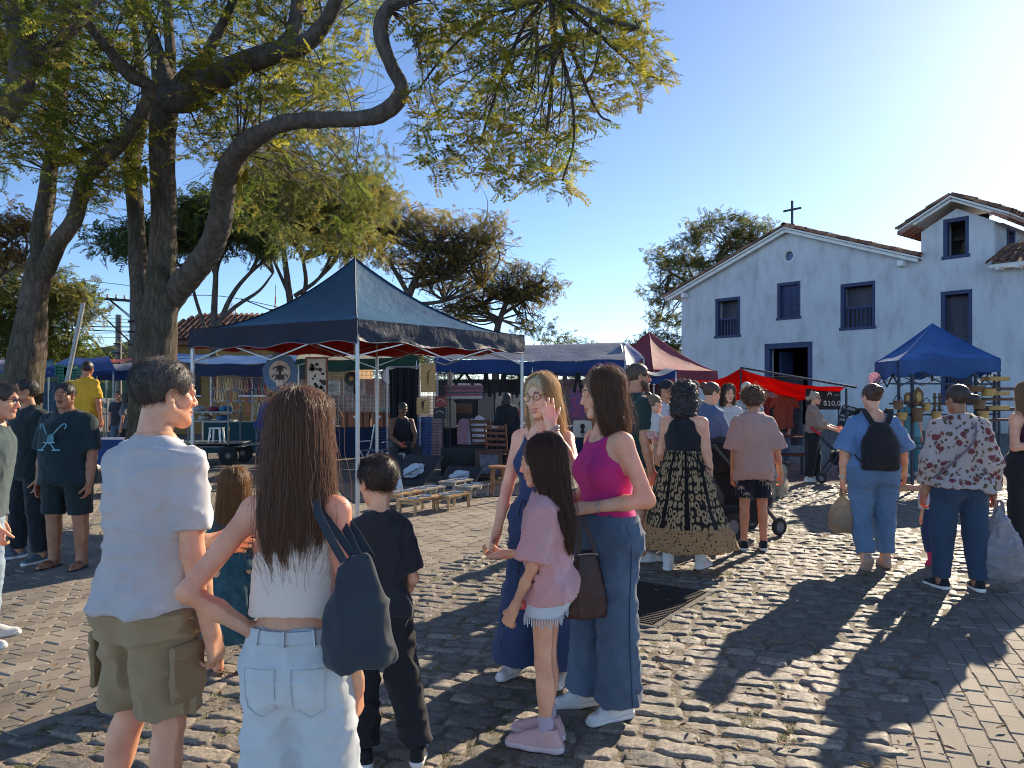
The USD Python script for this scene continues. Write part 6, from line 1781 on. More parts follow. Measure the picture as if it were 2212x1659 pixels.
lw_ = mat('plaque_wood', (.48, .28, .11), .55, .2, 6, stretch=(6, 1, 1))
for k, (x, y, w, h, lab) in enumerate(((925, 816, .27, .55, 'tall light wood plaque with a burnt tree drawing on the black grid'), (914, 877, .24, .32, 'square light wood plaque with a palm drawing below the tall plaque'))):
 q, p = panel_flat('wood_plaque', lab, 'wall plaque', x, y, 16.5, w * 1.14, h * 1.14, lw_)
 for j in range(7):
  a = rng.uniform(-1.2, 1.2)
  z0 = rng.uniform(-.3, .15) * h
  obj('burnt_line', tube([np.array([0, -.013, z0 - .1 * h]), np.array([.02 * math.sin(a * 3), -.014, z0 + .06]), np.array([.07 * math.sin(a), -.013, z0 + .05 + .06 * math.cos(a)])], .0045, 5, 3), dk, p, smooth=True)
for k, (x, y, c, lab) in enumerate(((952, 868, (.22, .05, .04), 'red and brown painted cap shaped plaque on the black grid'), (950, 893, (.03, .03, .035), 'dark framed plaque at the bottom of the black grid'))):
 q, p = panel_flat('small_plaque', lab, 'wall plaque', x, y, 16.49, .25, .22, mat(f'plaque_{k}', c, .6, .4, 14))
 obj('arc', tube([np.array([.08 * math.cos(a), -.014, .06 * math.sin(a) - .01]) for a in np.linspace(0, np.pi, 9)], .008, 6, 1), pl, p, smooth=True)
# wooden bowl stands for pets, steel dishes set in
def bowl_stand(loc, rz, label, m, first=None):
 if first is not None:
  return dup(first, loc, rz, label)
 t = thing('bowl_stand', label, 'pet bowl stand', loc, rz, 'pet bowl stands on the paving')
 top = sbox(-.28, -.15, .28, .15)
 for sx_ in (-1, 1):
  top = top.difference(Point(sx_ * .135, 0).buffer(.088, 16))
 obj('top', extrude(top, .022, .185), m, t)
 for sx_ in (-1, 1):
  for sy in (-1, 1):
   obj('leg', box(.034, .034, .185, (sx_ * .25, sy * .12, .0925), .003), m, t)
  obj('rail', box(.022, .206, .03, (sx_ * .25, 0, .16), .002), m, t)
  b = lathe([(0, .12), (.06, .12), (.08, .16), (.086, .205), (.10, .212), (.10, .216), (.084, .214), (.074, .165), (.055, .127), (0, .127)], 22)
  b.apply_translation((sx_ * .135, 0, 0))
  obj('bowl', b, steel, t, smooth=40)
 return t
def on_ground(xd, yd):
 Y = FPX * EYE / (yd * K - HORIZON)
 return np.array([gx(xd, Y), Y, 0])
ang = math.degrees(math.atan2(.87, .49))
b1 = None
wood_g = mat('grey_wood', (.30, .26, .22), .7, .3, 8, stretch=(1, 6, 6))
for k, (x, y, lab) in enumerate(((905, 1108, 'nearest pine pet bowl stand left of the other bright one'), (975, 1098, 'bright pine pet bowl stand right of the nearest one'), (868, 1094, 'pine pet bowl stand behind and left of the nearest one'))):
 o = bowl_stand(on_ground(x, y), ang, lab, wood_l, b1)
 b1 = b1 or o
b2 = None
for k, (x, y, lab) in enumerate(((922, 1083, 'grey pet bowl stand in the middle of the second row'), (1020, 1076, 'grey pet bowl stand at the right end near the stool'), (985, 1065, 'grey pet bowl stand behind the right end one'))):
 o = bowl_stand(on_ground(x, y) + [0, 0, .0], ang, lab, wood_g, b2)
 b2 = b2 or o
bk = thing('wooden_board', 'oval wooden serving board lying behind the pet bowl stands', 'serving board', on_ground(868, 1072) + [0, 0, .012], 20)
obj('board', extrude(Polygon(np.stack([.22 * np.cos(th), .10 * np.sin(th)], 1)).union(sbox(.2, -.02, .36, .02)).buffer(.006), .02), wood_g, bk)
bsheet = mat('black_sheet', (.015, .015, .018), .35, .3, 3, .8, 6, bdist=.03)
o = on_ground(940, 1058)
gs = thing('ground_sheet', 'black plastic sheet spread on the paving under the navy canopy', 'plastic sheet', o, 20)
s_, t_ = np.meshgrid(np.linspace(-1.5, 1.5, 40), np.linspace(-1.2, 1.5, 34), indexing='ij')
obj('sheet', sheet(np.stack([s_, t_, .012 + .05 * np.maximum(0, meshkit.fbm(np.stack([s_ * 2.2, t_ * 2.2, 0 * s_], -1), 4, 3) - .45)], -1), .004), bsheet, gs, smooth=True)
# cut metal ornaments leaning on black boards
orn = mat('ornament_white', (.50, .55, .62), .35, .12, 6, metal=.3)
for k, (x, y, w, h, rz, lab) in enumerate(((880, 1046, .62, .55, -30, 'white cut metal flower ornament on a black board in the middle of the sheet'), (985, 1052, .55, .35, -25, 'white cut metal wing ornament on a black board near the stool'), (835, 1040, .5, .5, 10, 'white and black ornament partly hidden behind the boy'))):
 o = on_ground(x, y)
 q = thing('metal_ornament', lab, 'ornament', o + [0, 0, .02], rz)
 T = trimesh.transformations.rotation_matrix(math.radians(55), (1, 0, 0))
 mv = lambda m: m.apply_transform(trimesh.transformations.rotation_matrix(math.radians(38), (1, 0, 0))).apply_translation((0, 0, .03))
 obj('board', mv(box(w * 1.25, h * 1.5, .018, (0, h * .5, 0), .003)), black_p, q)
 for j in range(6):
  a = j * 1.05 + k
  pg = Polygon([(.10 * math.cos(a) + .11 * w / .6 * math.cos(t) , h * .45 + .11 * math.sin(a) + .085 * h / .5 * math.sin(t)) for t in np.linspace(0, 6.28, 18)])
  obj('petal', mv(extrude(pg, .007, .016 + .004 * j)), orn, q)
 for j in range(5):
  obj('stem', mv(rod((-.2 + .02 * j, .0 + .03 * j, .05), (.18, h * .7 - .08 * j, .06), .006)), black_p if j % 2 else steel, q)
fb = thing('folding_board', 'grey folding board with zigzag pattern propped beside the boy', 'board', on_ground(838, 1078) + [0, 0, .01], 25)
for k in range(5):
 m = box(.10, .012, .42, (0, 0, .2), .002)
 m.apply_transform(trimesh.transformations.rotation_matrix(math.radians(-35), (1, 0, 0)))
 m.apply_translation((k * .102 - .2, 0, 0))
 obj('slat', m, wood_g if k % 2 else paint_w, fb)
bb = thing('blue_bundle', 'crumpled shiny blue plastic bag on the ground left of the seated man', 'plastic bag', on_ground(738, 985))
obj('bag', folds(solid([ell((0, 0, .16), (.38, .26, .17), .05), ell((.2, .05, .24), (.16, .16, .14), .05), ell((-.22, 0, .12), (.2, .2, .12), .05)], .02, [lambda x, y, z: -z + 0 * x + 0 * y]), .035, (9, 9, 9), 4), mat('blue_plastic', (.012, .06, .32), .18, .3, 6, .8, 14, spec=.7, bdist=.03), bb, smooth=True)
db = thing('dark_bags', 'pile of dark bags and covers beside the blue plastic bag', 'bag pile', on_ground(700, 980))
obj('pile', folds(solid([ell((0, 0, .30), (.55, .4, .34), .1), ell((.5, .1, .45), (.35, .35, .42), .1), ell((-.4, .1, .2), (.4, .3, .25), .1)], .03, [lambda x, y, z: -z + 0 * x + 0 * y]), .06, (6, 6, 6), 8), black_c, db, smooth=True)
# furniture
def folding_chair(label, loc, rz, m=wood_d, seat=.45, back=.95):
 c = thing('folding_chair', label, 'chair', loc, rz)
 for sx_ in (-1, 1):
  obj('leg', bar((sx_ * .20, -.20, 0), (sx_ * .20, .16, back), .030, .022, .003), m, c)
  obj('leg', bar((sx_ * .175, .22, 0), (sx_ * .175, -.14, seat + .02), .030, .022, .003), m, c)
 for k in range(6):
  obj('seat_slat', box(.40, .045, .016, (0, -.16 + k * .062, seat), .003), m, c)
 for k in range(2 if back < 1 else 5):
  z = back - .05 - k * .11
  obj('back_slat', box(.37, .016, .075 if k == 0 else .05, (0, .16 - .042 * (k * .9 + .3), z), .003), m, c)
 return c
fc = folding_chair('dark wooden folding chair with slats left of the woman in black', (gx(1040, 15.4), 15.4, 0), 170, back=1.08)
fc2 = folding_chair('brown wooden folding chair with letters on its top rail', (gx(1073, 14.6), 14.6, 0), 168, mat('brown_wood', (.13, .045, .025), .5, .3, 7), back=1.0)
tx = meshkit.text_mesh('TEPPE', .030, .003)
tx.apply_translation((-tx.bounds[1, 0] / 2, 0, 0))
obj('lettering', upright(tx, (0, .149 + .02, .94), (-1, 0), 0), paint_w, fc2)
st_ = thing('wooden_stool', 'small orange brown wooden stool near the pet bowl stands', 'stool', on_ground(1076, 1066), 15)
sw_ = mat('stool_wood', (.28, .12, .05), .5, .25, 7)
obj('seat', lathe([(0, .40), (.15, .40), (.165, .415), (.165, .43), (.15, .44), (0, .44)], 24), sw_, st_, smooth=40)
for a in (.7, 2.3, 3.9, 5.5):
 obj('leg', rod((.13 * math.cos(a) * 1.25, .13 * math.sin(a) * 1.25, 0), (.11 * math.cos(a), .11 * math.sin(a), .41), .016, .02), sw_, st_, smooth=40)
obj('ring', cat([bar((.145 * math.cos(a), .145 * math.sin(a), .17), (.145 * math.cos(a + 1.6), .145 * math.sin(a + 1.6), .17), .018) for a in (.7, 2.3, 3.9, 5.5)]), sw_, st_)
cr = thing('black_crate', 'big black plastic crate full of wooden spoons behind the stool', 'crate', (gx(1003, 15.2), 15.2, 0), 0)
for sx_, sy, w, d in ((0, -.27, .86, .02), (0, .27, .86, .02), (-.42, 0, .02, .52), (.42, 0, .02, .52)):
 obj('side', box(w, d, .50, (sx_, sy, .26), .004), black_p, cr)
 for k in range(8 if w > .5 else 5):
  obj('rib', box(.025 if w > .5 else .012, .012 if w > .5 else .025, .46, (sx_ + ((k - 3.5) * .11 if w > .5 else (.016 * np.sign(sx_))), sy + (.016 * np.sign(sy) if w > .5 else (k - 2) * .11), .25)), black_p, cr)
 obj('rim', box(w + .03, d + .03, .035, (sx_, sy, .515), .004), black_p, cr)
obj('base', box(.84, .52, .02, (0, 0, .02)), black_p, cr)
for k in range(22):
 a = rng.uniform(-.6, .6)
 p = np.array([rng.uniform(-.32, .32), rng.uniform(-.2, .2), .50 + rng.uniform(0, .06)])
 q = thing('wooden_spoon', 'pale wooden utensil lying in the black crate', 'utensil', p, math.degrees(a), 'wooden utensils in the black crate') if k == 0 else dup(sp0, p, math.degrees(a))
 if k == 0:
  sp0 = q
  obj('handle', rod((-.16, 0, 0), (.12, 0, .01), .009), wood_l, q)
  obj('bowl', ball((.16, 0, .012), (.05, .032, .012), 1), wood_l, q)
ca = thing('a_frame_sign', 'small dark picture frame propped on a stand right of the crate', 'easel', (gx(1056, 14.2), 14.2, 0), 10)
obj('board', bar((0, -.10, .05), (0, .06, .55), .5, .02), wood_d, ca)
obj('picture', bar((0, -.105, .12), (0, .035, .48), .34, .012), mat('picture_dark', (.10, .10, .12), .5, .7, 9), ca)
for sx_ in (-1, 1):
 obj('leg', bar((sx_ * .2, .28, 0), (sx_ * .2, .06, .55), .025), wood_d, ca)
# cart with a rubber wheel and shelves
ct = thing('market_cart', 'metal market cart with shelves and a black rubber wheel', 'cart', (gx(470, 17.4), 17.4, 0))
cm_ = mat('cart_metal', (.16, .17, .16), .55, .3, 8, metal=.5)
for z in (.42, .50, .98, 1.18):
 obj('shelf', box(1.5 if z < .6 else .9, .8, .03, (-.1 if z < .6 else -.05, 0, z), .004), cm_ if z < .6 else mat('shelf_grey', (.30, .32, .32), .6, .2), ct)
for x in (-.5, .38):
 for y in (-.38, .38):
  obj('post', box(.035, .035, .85, (x, y, .88)), cm_, ct)
obj('draw_bar', cat([bar((.65, -.3, .45), (1.5, -.05, .5), .04), bar((.65, .3, .45), (1.5, .05, .5), .04)]), cm_, ct)
for y in (-.45, .45):
 w = lathe([(.06, -.05), (.15, -.06), (.21, -.045), (.225, 0), (.21, .045), (.15, .06), (.06, .05)], 26)
 w.apply_transform(trimesh.transformations.rotation_matrix(np.pi / 2, (1, 0, 0)))
 w.apply_translation((.42, y, .225))
 wp = obj('wheel', w, mat('rubber', (.015, .015, .016), .8), ct, smooth=40)
 obj('hub', lathe([(0, -.05), (.062, -.05), (.062, .05), (0, .05)], 16).apply_transform(trimesh.transformations.rotation_matrix(np.pi / 2, (1, 0, 0))).apply_translation((.42, y, .225)), cm_, wp)
for k, (x, z, c, w) in enumerate(((-.35, 1.25, (.5, .5, .5), .3), (.0, 1.24, (.3, .05, .08), .22), (.25, 1.25, (.05, .2, .35), .25), (-.2, 1.05, (.5, .45, .35), .3), (.2, 1.05, (.06, .16, .3), .3))):
 q = thing('folded_cloth', ['pale', 'crimson', 'blue', 'cream', 'deep blue'][k] + ' bundle of cloth on a shelf of the market cart', 'cloth bundle', (gx(470, 17.4) + x, 17.2, z - .06))
 obj('bundle', folds(solid([ell((0, 0, .06), (w * .5, .2, .075), .03)], .02), .02, (12, 12, 12), k), cloth(f'bundle_{k}', c, col2=tuple(np.array(c) * .4)), q, smooth=True)
ws = thing('plastic_stool', 'small white plastic stool standing on the market cart', 'stool', (gx(468, 17.0), 17.0, .515))
for sx_ in (-1, 1):
 for sy in (-1, 1):
  obj('leg', bar((sx_ * .13, sy * .13, 0), (sx_ * .10, sy * .10, .30), .035), paint_w, ws)
obj('seat', box(.26, .26, .03, (0, 0, .315), .008), paint_w, ws)
bc = thing('beach_chair', 'white framed folding beach chair behind the seated man', 'chair', (gx(812, 15.6), 15.6, 0), -20)
for sx_ in (-1, 1):
 obj('leg', bar((sx_ * .25, -.25, 0), (sx_ * .25, .2, .45), .024), paint_w, bc)
 obj('leg', bar((sx_ * .25, .25, 0), (sx_ * .25, -.2, .45), .024), paint_w, bc)
 obj('back_rail', bar((sx_ * .25, .2, .42), (sx_ * .25, .38, .95), .024), paint_w, bc)
 obj('armrest', box(.05, .42, .022, (sx_ * .27, 0, .62), .006), paint_w, bc)
obj('webbing', cat([bar((-.25, .2 + .18 * t, .42 + .53 * t), (.25, .2 + .18 * t, .42 + .53 * t), .035, .006) for t in np.linspace(.1, .95, 9)]), cloth('webbing', (.09, .10, .16)), bc)
obj('seat', box(.5, .42, .012, (0, 0, .445)), cloth('webbing', (.09, .10, .16)), bc)
fs_ = thing('folding_stool', 'dark folding seat with black and white fringe under the seated man', 'stool', (gx(868, 15.3), 15.3, 0), -30)
for sx_ in (-1, 1):
 obj('leg', bar((sx_ * .2, -.2, 0), (sx_ * .2, .2, .44), .024), paint_w, fs_)
 obj('leg', bar((sx_ * .2, .2, 0), (sx_ * .2, -.2, .44), .024), paint_w, fs_)
obj('seat', box(.46, .44, .02, (0, 0, .445), .006), black_c, fs_)
obj('fringe', cat([box(.012, .004, rng.uniform(.08, .14), (-.22 + i * .018, -.226, .38)) for i in range(26)]), paint_w, fs_)
# the bags hanging in the bag stall
rail = thing('bag_rail', 'dark rail under the grey white tarpaulin from which bags hang', 'rail', (gx(1150, 17.9), 17.9, 2.06))
obj('rail', rod((gx(945, 17.9) - gx(1150, 17.9), 0, 0), (gx(1350, 17.9) - gx(1150, 17.9), 0, 0), .014), ironb, rail)
canvas = cloth('canvas', (.30, .225, .16), col2=(.40, .31, .23))
strapm = cloth('strap_black', (.016, .014, .014))
def tote(label, xd, yt, yb, wd, m, motif=None, strap=True, z=17.85, sm=None, squash=1.0):
 a, b = at(xd, yt, z), at(xd, yb, z)
 w, h = (wd if wd > 60 else wd * .82) * K / FPX * z, a[2] - b[2]
 t = thing('hanging_bag', label, 'bag', a)
 pg = [(-.46 * w, 0), (.46 * w, 0), (.5 * w, -h * .5), (.49 * w, -h * .96), (.44 * w, -h), (-.44 * w, -h), (-.49 * w, -h * .96), (-.5 * w, -h * .5)]
 bag = solid([stack([(-h, w * .44, .035), (-h * .9, w * .49, .055), (-h * .5, w * .49, .05), (-.02, w * .46, .02), (0, w * .45, .012)], .01, power=4.0)], .018)
 obj('bag', folds(bag, .012, (7, 7, 5), int(xd) % 13), m, t, smooth=True)
 if strap:
  top = 2.06 - a[2]
  for sd in (-1, 1):
   obj('strap', sheet(np.array([[[x + e, -.03 * (1 - k) - .002, z_] for e in (-.034, .034)] for k, (x, z_) in zip((0, .3, .7, 1), ((sd * w * .22, -h * .12), (sd * w * .20, .02), (sd * w * .09, top * .6), (sd * .02, top)))]), .005), sm or strapm, t, smooth=True)
 if motif == 'stripes':
  for k, z_ in enumerate((.18, .32, .46, .60, .74)):
   obj('stripe', stripe(w, h, z_), cloth(f'stripe_{k % 2}', ((.28, .10, .12), (.10, .08, .10))[k % 2]), t, smooth=True)
 elif motif:
  hc, dc = motif
  hm = mat('motif_skin', (.42, .24, .16), .8)
  cm = mat('motif_dark', (.02, .015, .015), .8)
  cl_ = mat('motif_' + dc[0], dc[1], .8)
  y = -.062
  obj('figure_hair', ball((0, y, -h * .35), (.055, .006, .065), 1), cm, t)
  if hc:
   obj('figure_face', ball((0, y - .004, -h * .37), (.032, .006, .038), 1), hm, t)
  obj('figure_dress', flat(Polygon([(-.02, -h * .47), (.02, -h * .47), (.055, -h * .74), (-.055, -h * .74)]), .006, y), cl_, t)
  for sd in (-1, 1):
   obj('figure_leg', box(.010, .006, h * .16, (sd * .02, y, -h * .82)), cm if not hc else hm, t)
 return t
def stripe(w, h, q):
 z0 = -h * q
 n = 24
 a = np.linspace(np.pi * .98, np.pi * 2.02, n)
 g = np.array([np.stack([w * .497 * np.sign(np.cos(a)) * np.abs(np.cos(a)) ** .5, -.060 * np.abs(np.sin(a)) ** .5 - .004, np.full(n, z0 + e)], 1) for e in (-.022, .022)])
 return sheet(g, .003)
tote('cream canvas tote with long straps left of the striped bag', 972, 868, 925, 34, canvas, z=17.0, sm=canvas)
tote('large pink and white striped duffel bag with dark straps', 1003, 828, 862, 82, cloth('duffel', (.48, .42, .42)), 'stripes', z=17.0)
tote('dark patterned small bag hanging below the striped duffel bag', 1000, 872, 893, 48, cloth('brown_bag', (.10, .05, .035), col2=(.18, .10, .06), vscale=18), strap=False, z=17.2)
tote('plain grey beige tote right of the striped duffel bag', 1050, 850, 912, 44, cloth('grey_tote', (.19, .15, .13)))
tote('beige tote printed with a dark tree figure', 1088, 848, 908, 46, canvas, (0, ('black', (.02, .016, .016))))
tote('beige tote printed with a girl in a red dress', 1125, 852, 912, 48, canvas, (1, ('red', (.42, .03, .04))))
tote('beige tote printed with a figure in a green dress beside the pole', 1162, 856, 916, 48, canvas, (1, ('green', (.08, .17, .06))))
tote('beige tote with black lines partly behind the blonde woman', 1200, 855, 920, 46, canvas, (0, ('black', (.02, .016, .016))))
tote('blue and red flowered bag between the two women', 1248, 840, 905, 40, cloth('flower_bag', (.05, .07, .20), col2=(.35, .06, .08), vscale=14))
tote('black strapped plain tote above the two women', 1290, 845, 905, 44, cloth('grey_tote', (.19, .15, .13)))
tote('tan tote with dark straps beside the man in the green shirt', 1330, 845, 905, 44, canvas)
tote('cream tote with a black cat drawing low between the two women', 1258, 908, 945, 52, cloth('cream_bag', (.50, .44, .36)), (0, ('black', (.02, .016, .016))), strap=False, z=17.4)
for k, (x, y, c) in enumerate(((1003, 932, (.42, .22, .26)), (1023, 932, (.36, .34, .42)), (1036, 926, (.60, .50, .52)))):
 q = thing('hanging_garment', ['pink garment on the table behind the dark folding chair', 'grey striped garment beside the pink one', 'pale round garment catching the sun beside the grey striped one'][k], 'garment', at(x, y, 17.6) + [0, 0, 0])
 obj('cloth', folds(solid([stack([(-.3, .17, .05), (.1, .17, .05), (.25, .10, .04), (.30, .05, .03)], .02)], .02), .03, (10, 10, 4), k), cloth(f'garment_{k}', c), q, smooth=True)
for k, (x, c) in enumerate(((912, (.08, .13, .32)), (926, (.10, .16, .36)), (942, (.42, .26, .26)))):
 q = thing('hanging_trousers', ['dark blue jeans hanging left of the black crate', 'blue jeans hanging next to the dark blue pair', 'pink trousers hanging beside the blue jeans'][k], 'trousers', (gx(x, 17), 17.0, .12))
 ms = solid([cone((-.06, 0, .85), (-.07, 0, .05), .09, .07, .02), cone((.06, 0, .85), (.07, 0, .05), .09, .07, .02), ell((0, 0, .86), (.15, .09, .10), .03)], .02)
 obj('cloth', folds(ms, .015, (10, 10, 5), k), cloth(f'trousers_{k}', c), q, smooth=True)
 obj('hanger', rod((0, 0, .94), (0, 0, 2.0), .005), ironb, q)
for k, (x0, x1, y, c, lab) in enumerate(((940, 1130, 21.2, (.035, .03, .035), 'added dark cloth closing the back of the bag stall on the left'), (1135, 1370, 21.3, (.16, .11, .11), 'added dull rose cloth closing the back of the bag stall on the right'), (640, 905, 21.0, (.20, .15, .13), 'added brown printed cloth closing the back of the print stall'), (1300, 1470, 24.0, (.10, .05, .055), 'added dark red cloth hanging at the back under the maroon canopy'), (20, 190, 25.5, (.03, .05, .07), 'added dark blue cloth hanging at the back of the far left awnings'), (1600, 1735, 18.6, (.02, .018, .02), 'added black cloth at the back of the stall under the red tarpaulin'))):
 a, b = gx(x0, y), gx(x1, y)
 q = thing('back_cloth', lab, 'backdrop', ((a + b) / 2, y, 0))  # cloths added to darken the bright gaps behind the stalls
 s = np.linspace(-(b - a) / 2, (b - a) / 2, 60)
 obj('cloth', sheet(np.array([np.stack([s, .04 * np.sin(s * 9) + .02 * np.sin(s * 23 + 4 * t), np.full(60, 1.98 - (1.98 - .35) * t)], 1) for t in np.linspace(0, 1, 8)]), .004), cloth(f'backdrop_{k}', c, col2=tuple(np.array(c) * 2.2), vscale=9), q, smooth=True)
 obj('line', rod((-(b - a) / 2, 0, 1.99), ((b - a) / 2, 0, 1.99), .006, n=5), wire_m, q)
# clothes, signs and shelf of the stall under the red tarpaulin
cr2 = thing('clothes_rail', 'dark clothes rail under the red tarpaulin', 'rail', (gx(1665, 16.4), 16.4, 0))
w2_ = gx(1760, 16.4) - gx(1590, 16.4)
obj('rail', rod((-w2_ / 2, 0, 1.62), (w2_ / 2, 0, 1.62), .014), ironb, cr2)
for x in (-w2_ / 2, 0, w2_ / 2):
 obj('post', rod((x, 0, 0), (x, 0, 1.64), .016), ironb, cr2)
for k, (x, c, lab, hgt) in enumerate(((1618, (.30, .33, .24), 'sage green shirt hanging under the red tarpaulin', .55), (1634, (.36, .38, .30), 'pale green shirt hanging beside the sage one', .55), (1650, (.30, .06, .06), 'dark red dress on the clothes rail', .7), (1684, (.42, .15, .09), 'wide orange red dress at the middle of the clothes rail', .75), (1700, (.36, .11, .08), 'rust red dress right of the orange one', .72), (1655, (.5, .5, .56), 'blue and white patterned scarf high on the rail', .28))):
 z_ = 1.58 if k < 5 else 1.75
 q = thing('hanging_dress', lab, 'garment', (gx(x, 16.3), 16.3, z_))
 m = solid([stack([(-hgt, .17, .06), (-hgt * .6, .13, .05), (-.14, .15, .055), (-.05, .12, .045), (0, .05, .03)], .02), cone((-.12, 0, -.08), (-.2, 0, -.26), .05, .055, .03), cone((.12, 0, -.08), (.2, 0, -.26), .05, .055, .03)], .02)
 obj('cloth', folds(m, .03, (9, 9, 4), k), cloth(f'dress_{k}', c, trans=.2), q, smooth=True)
 obj('hanger', tube([np.array([0, 0, 0]), np.array([0, 0, .05]), np.array([.012, 0, .065])], .005, 5, 3), ironb, q)
chalk = mat('chalkboard', (.016, .018, .02), .7, .3, 4)
chk = mat('chalk', (.70, .70, .68), .9)
def lettered(parent, text, h, x, z, m, y=-.011, rot=0):
 t = meshkit.text_mesh(text, h, .002)
 t.apply_translation((-t.bounds[:, 0].mean(), 0, 0))
 if rot:
  t.apply_transform(trimesh.transformations.rotation_matrix(rot, (0, 0, 1)))
 obj('lettering', upright(t, (x, y, z), (1, 0), 0), m, parent)
cb = thing('price_board', 'black price board with chalk letters and 10,00 beneath the red tarpaulin', 'sign', at(1778, 862, 14.6))
obj('board', box(.66, .02, .40, (0, 0, 0), .006), chalk, cb)
lettered(cb, 'A', .10, -.22, .07, chk)
lettered(cb, 'A', .10, .12, .07, chk)
lettered(cb, '$10,00', .085, .20, -.12, chk)
obj('scrawl', tube([np.array([.20 + .012 * i, -.012, .075 + .012 * math.sin(i * 1.7)]) for i in range(9)], .003, 4, 2), chk, cb)
for x in (-.28, .28):
 obj('string', rod((x, 0, .2), (x, 0, .24), .003, n=4), wire_m, cb)
obj('post', rod((.30, .02, -.2), (.30, .02, -1.38), .014), ironb, cb)
obj('post', rod((-.30, .02, -.2), (-.30, .02, -1.38), .014), ironb, cb)
es = thing('easel_sign', 'slanted black easel board with white letters by the chapel wall', 'sign', at(1828, 905, 19) * [1, 1, 0] + [0, 0, 0], 0)
o_ = at(1828, 905, 19)[2]
eb = lambda m: m.apply_transform(trimesh.transformations.rotation_matrix(math.radians(14), (0, 1, 0))).apply_translation((0, 0, o_))
obj('board', eb(box(.36, .025, .66, (0, 0, 0), .006)), chalk, es)
for k, (t, h) in enumerate((('MUSEU', .062), ('DE', .03), ('ARTE DOS', .05), ('JESUITAS', .056))):
 tm = meshkit.text_mesh(t, h, .002)
 tm.apply_translation((-tm.bounds[:, 0].mean(), 0, 0))
 if tm.bounds[1, 0] > .165:
  tm.apply_scale([.165 / tm.bounds[1, 0], 1, 1])
 obj('lettering', eb(upright(tm, (0, -.014, .235 - k * .10), (1, 0), 0)), chk, es)
for x in (-.12, .12):
 obj('leg', rod((x - .06, .03, .0), (x + .04, .02, o_ - .2), .014), wood_d, es)
# the toy stand under the blue canopy
cc = np.array([gx(1990, 12.2), 12.2])
rt_ = thing('toy_rack', 'dark metal rack of rails under the blue canopy for wooden toys', 'rack', (gx(2040, 12.6), 12.6, 0), 14)
for z in (1.74, 1.42, 1.24, .78, .70):
 obj('rail', rod((-1.05, 0, z), (1.05, .0, z), .014), ironb, rt_)
for x in (-.62, .62, 1.0):
 obj('post', box(.04, .04, 1.9, (x, 0, .95)), ironb, rt_)
for k in range(4):
 obj('side_rail', box(.75, .03, .05, (1.0, -.03, 1.15 + k * .17)), wood_d, rt_)
tw = [mat('toy_brown', (.13, .07, .035), .7, .3), mat('toy_amber', (.36, .22, .07), .6, .3), mat('toy_dark', (.04, .028, .02), .7)]
for k, (x, z, w, h, kind) in enumerate(((1928, 1.40, .16, .14, 0), (1950, 1.52, .09, .17, 1), (1978, 1.54, .16, .30, 1), (1996, 1.36, .14, .13, 0), (2018, 1.42, .06, .34, 2), (2032, 1.42, .06, .34, 2), (1975, 1.24, .18, .22, 0), (2022, 1.22, .16, .15, 0), (2120, 1.66, .26, .10, 0), (2150, 1.60, .22, .12, 0), (2128, 1.40, .20, .14, 0), (2140, 1.22, .18, .15, 0), (2116, 1.10, .16, .16, 0), (1940, 1.22, .16, .12, 0))):
 c = ['house shaped', 'arched', 'slender'][0 if kind == 0 else 1 if kind == 1 else 2]
 where = ['at the left end', 'high at the left post', 'tallest in the middle', 'right of the arched one', 'first of two upright sticks', 'second of two upright sticks', 'large below the tallest', 'low right of the large one', 'topmost on the right side', 'second down on the right side', 'third down on the right side', 'fourth down on the right side', 'lowest on the right side', 'low at the left end'][k]
 q = thing('wooden_toy', f'{c} wooden toy {where} of the toy rack', 'toy', (gx(x, 12.45), 12.45 + .02 * (k % 3) + (x - 2040) * .0016, z))
 if kind == 0:
  obj('tub', lathe([(0, -h / 2), (w * .36, -h / 2), (w * .5, h / 2), (w * .43, h / 2), (w * .3, -h * .35), (0, -h * .35)], 12), tw[k % 2], q, smooth=40)
  obj('handle', tube([np.array([-w * .45, 0, h / 2]), np.array([0, 0, h * 1.2]), np.array([w * .45, 0, h / 2])], .007, 6, 5), tw[2], q, smooth=True)
 elif kind == 1:
  obj('back', flat(Polygon([(-w / 2, -h / 2), (w / 2, -h / 2), (w / 2, h * .2), (0, h / 2), (-w / 2, h * .2)]), .03, 0), tw[0], q)
  obj('figure', ball((0, -.03, -h * .05), (w * .26, .03, h * .30), 2), tw[1], q, smooth=True)
  obj('shelf', box(w, .09, .015, (0, -.045, -h / 2)), tw[2], q)
 else:
  obj('stick', box(w * .6, .03, h, (0, 0, 0), .004), tw[0], q)
  obj('rung', cat([box(w * 1.4, .025, .02, (0, -.02, -h * .3 + j * h * .3)) for j in range(3)]), tw[2], q)
for k in range(3):
 q = thing('amber_tray', ['upper', 'middle', 'lower'][k] + ' amber wooden tray on the right side rails of the toy rack', 'tray', (gx(2146, 12.9), 12.85, 1.80 - .24 * k))
 obj('base', box(.34, .22, .015, (0, 0, 0)), tw[1], q)
 for sx_ in (-1, 1):
  obj('side', box(.012, .22, .06, (sx_ * .165, 0, .03)), tw[1], q)
 obj('side', box(.318, .012, .06, (0, -.105, .03)), tw[1], q)
fan = thing('pink_pinwheel', 'pink folded paper pinwheel at the left corner of the blue canopy', 'pinwheel', at(1889, 817, 12.9))
pk = mat('pink_paper', (.50, .26, .34), .7, .15, trans=.3)
for k in range(12):
 a = k * 2 * np.pi / 12
 obj('blade', trimesh.Trimesh([[0, 0, 0], [.10 * math.cos(a), -.015, .10 * math.sin(a)], [.11 * math.cos(a + .3), .01, .11 * math.sin(a + .3)], [.085 * math.cos(a + .5), -.01, .085 * math.sin(a + .5)]], [[0, 1, 2], [0, 2, 3]]), pk, fan)
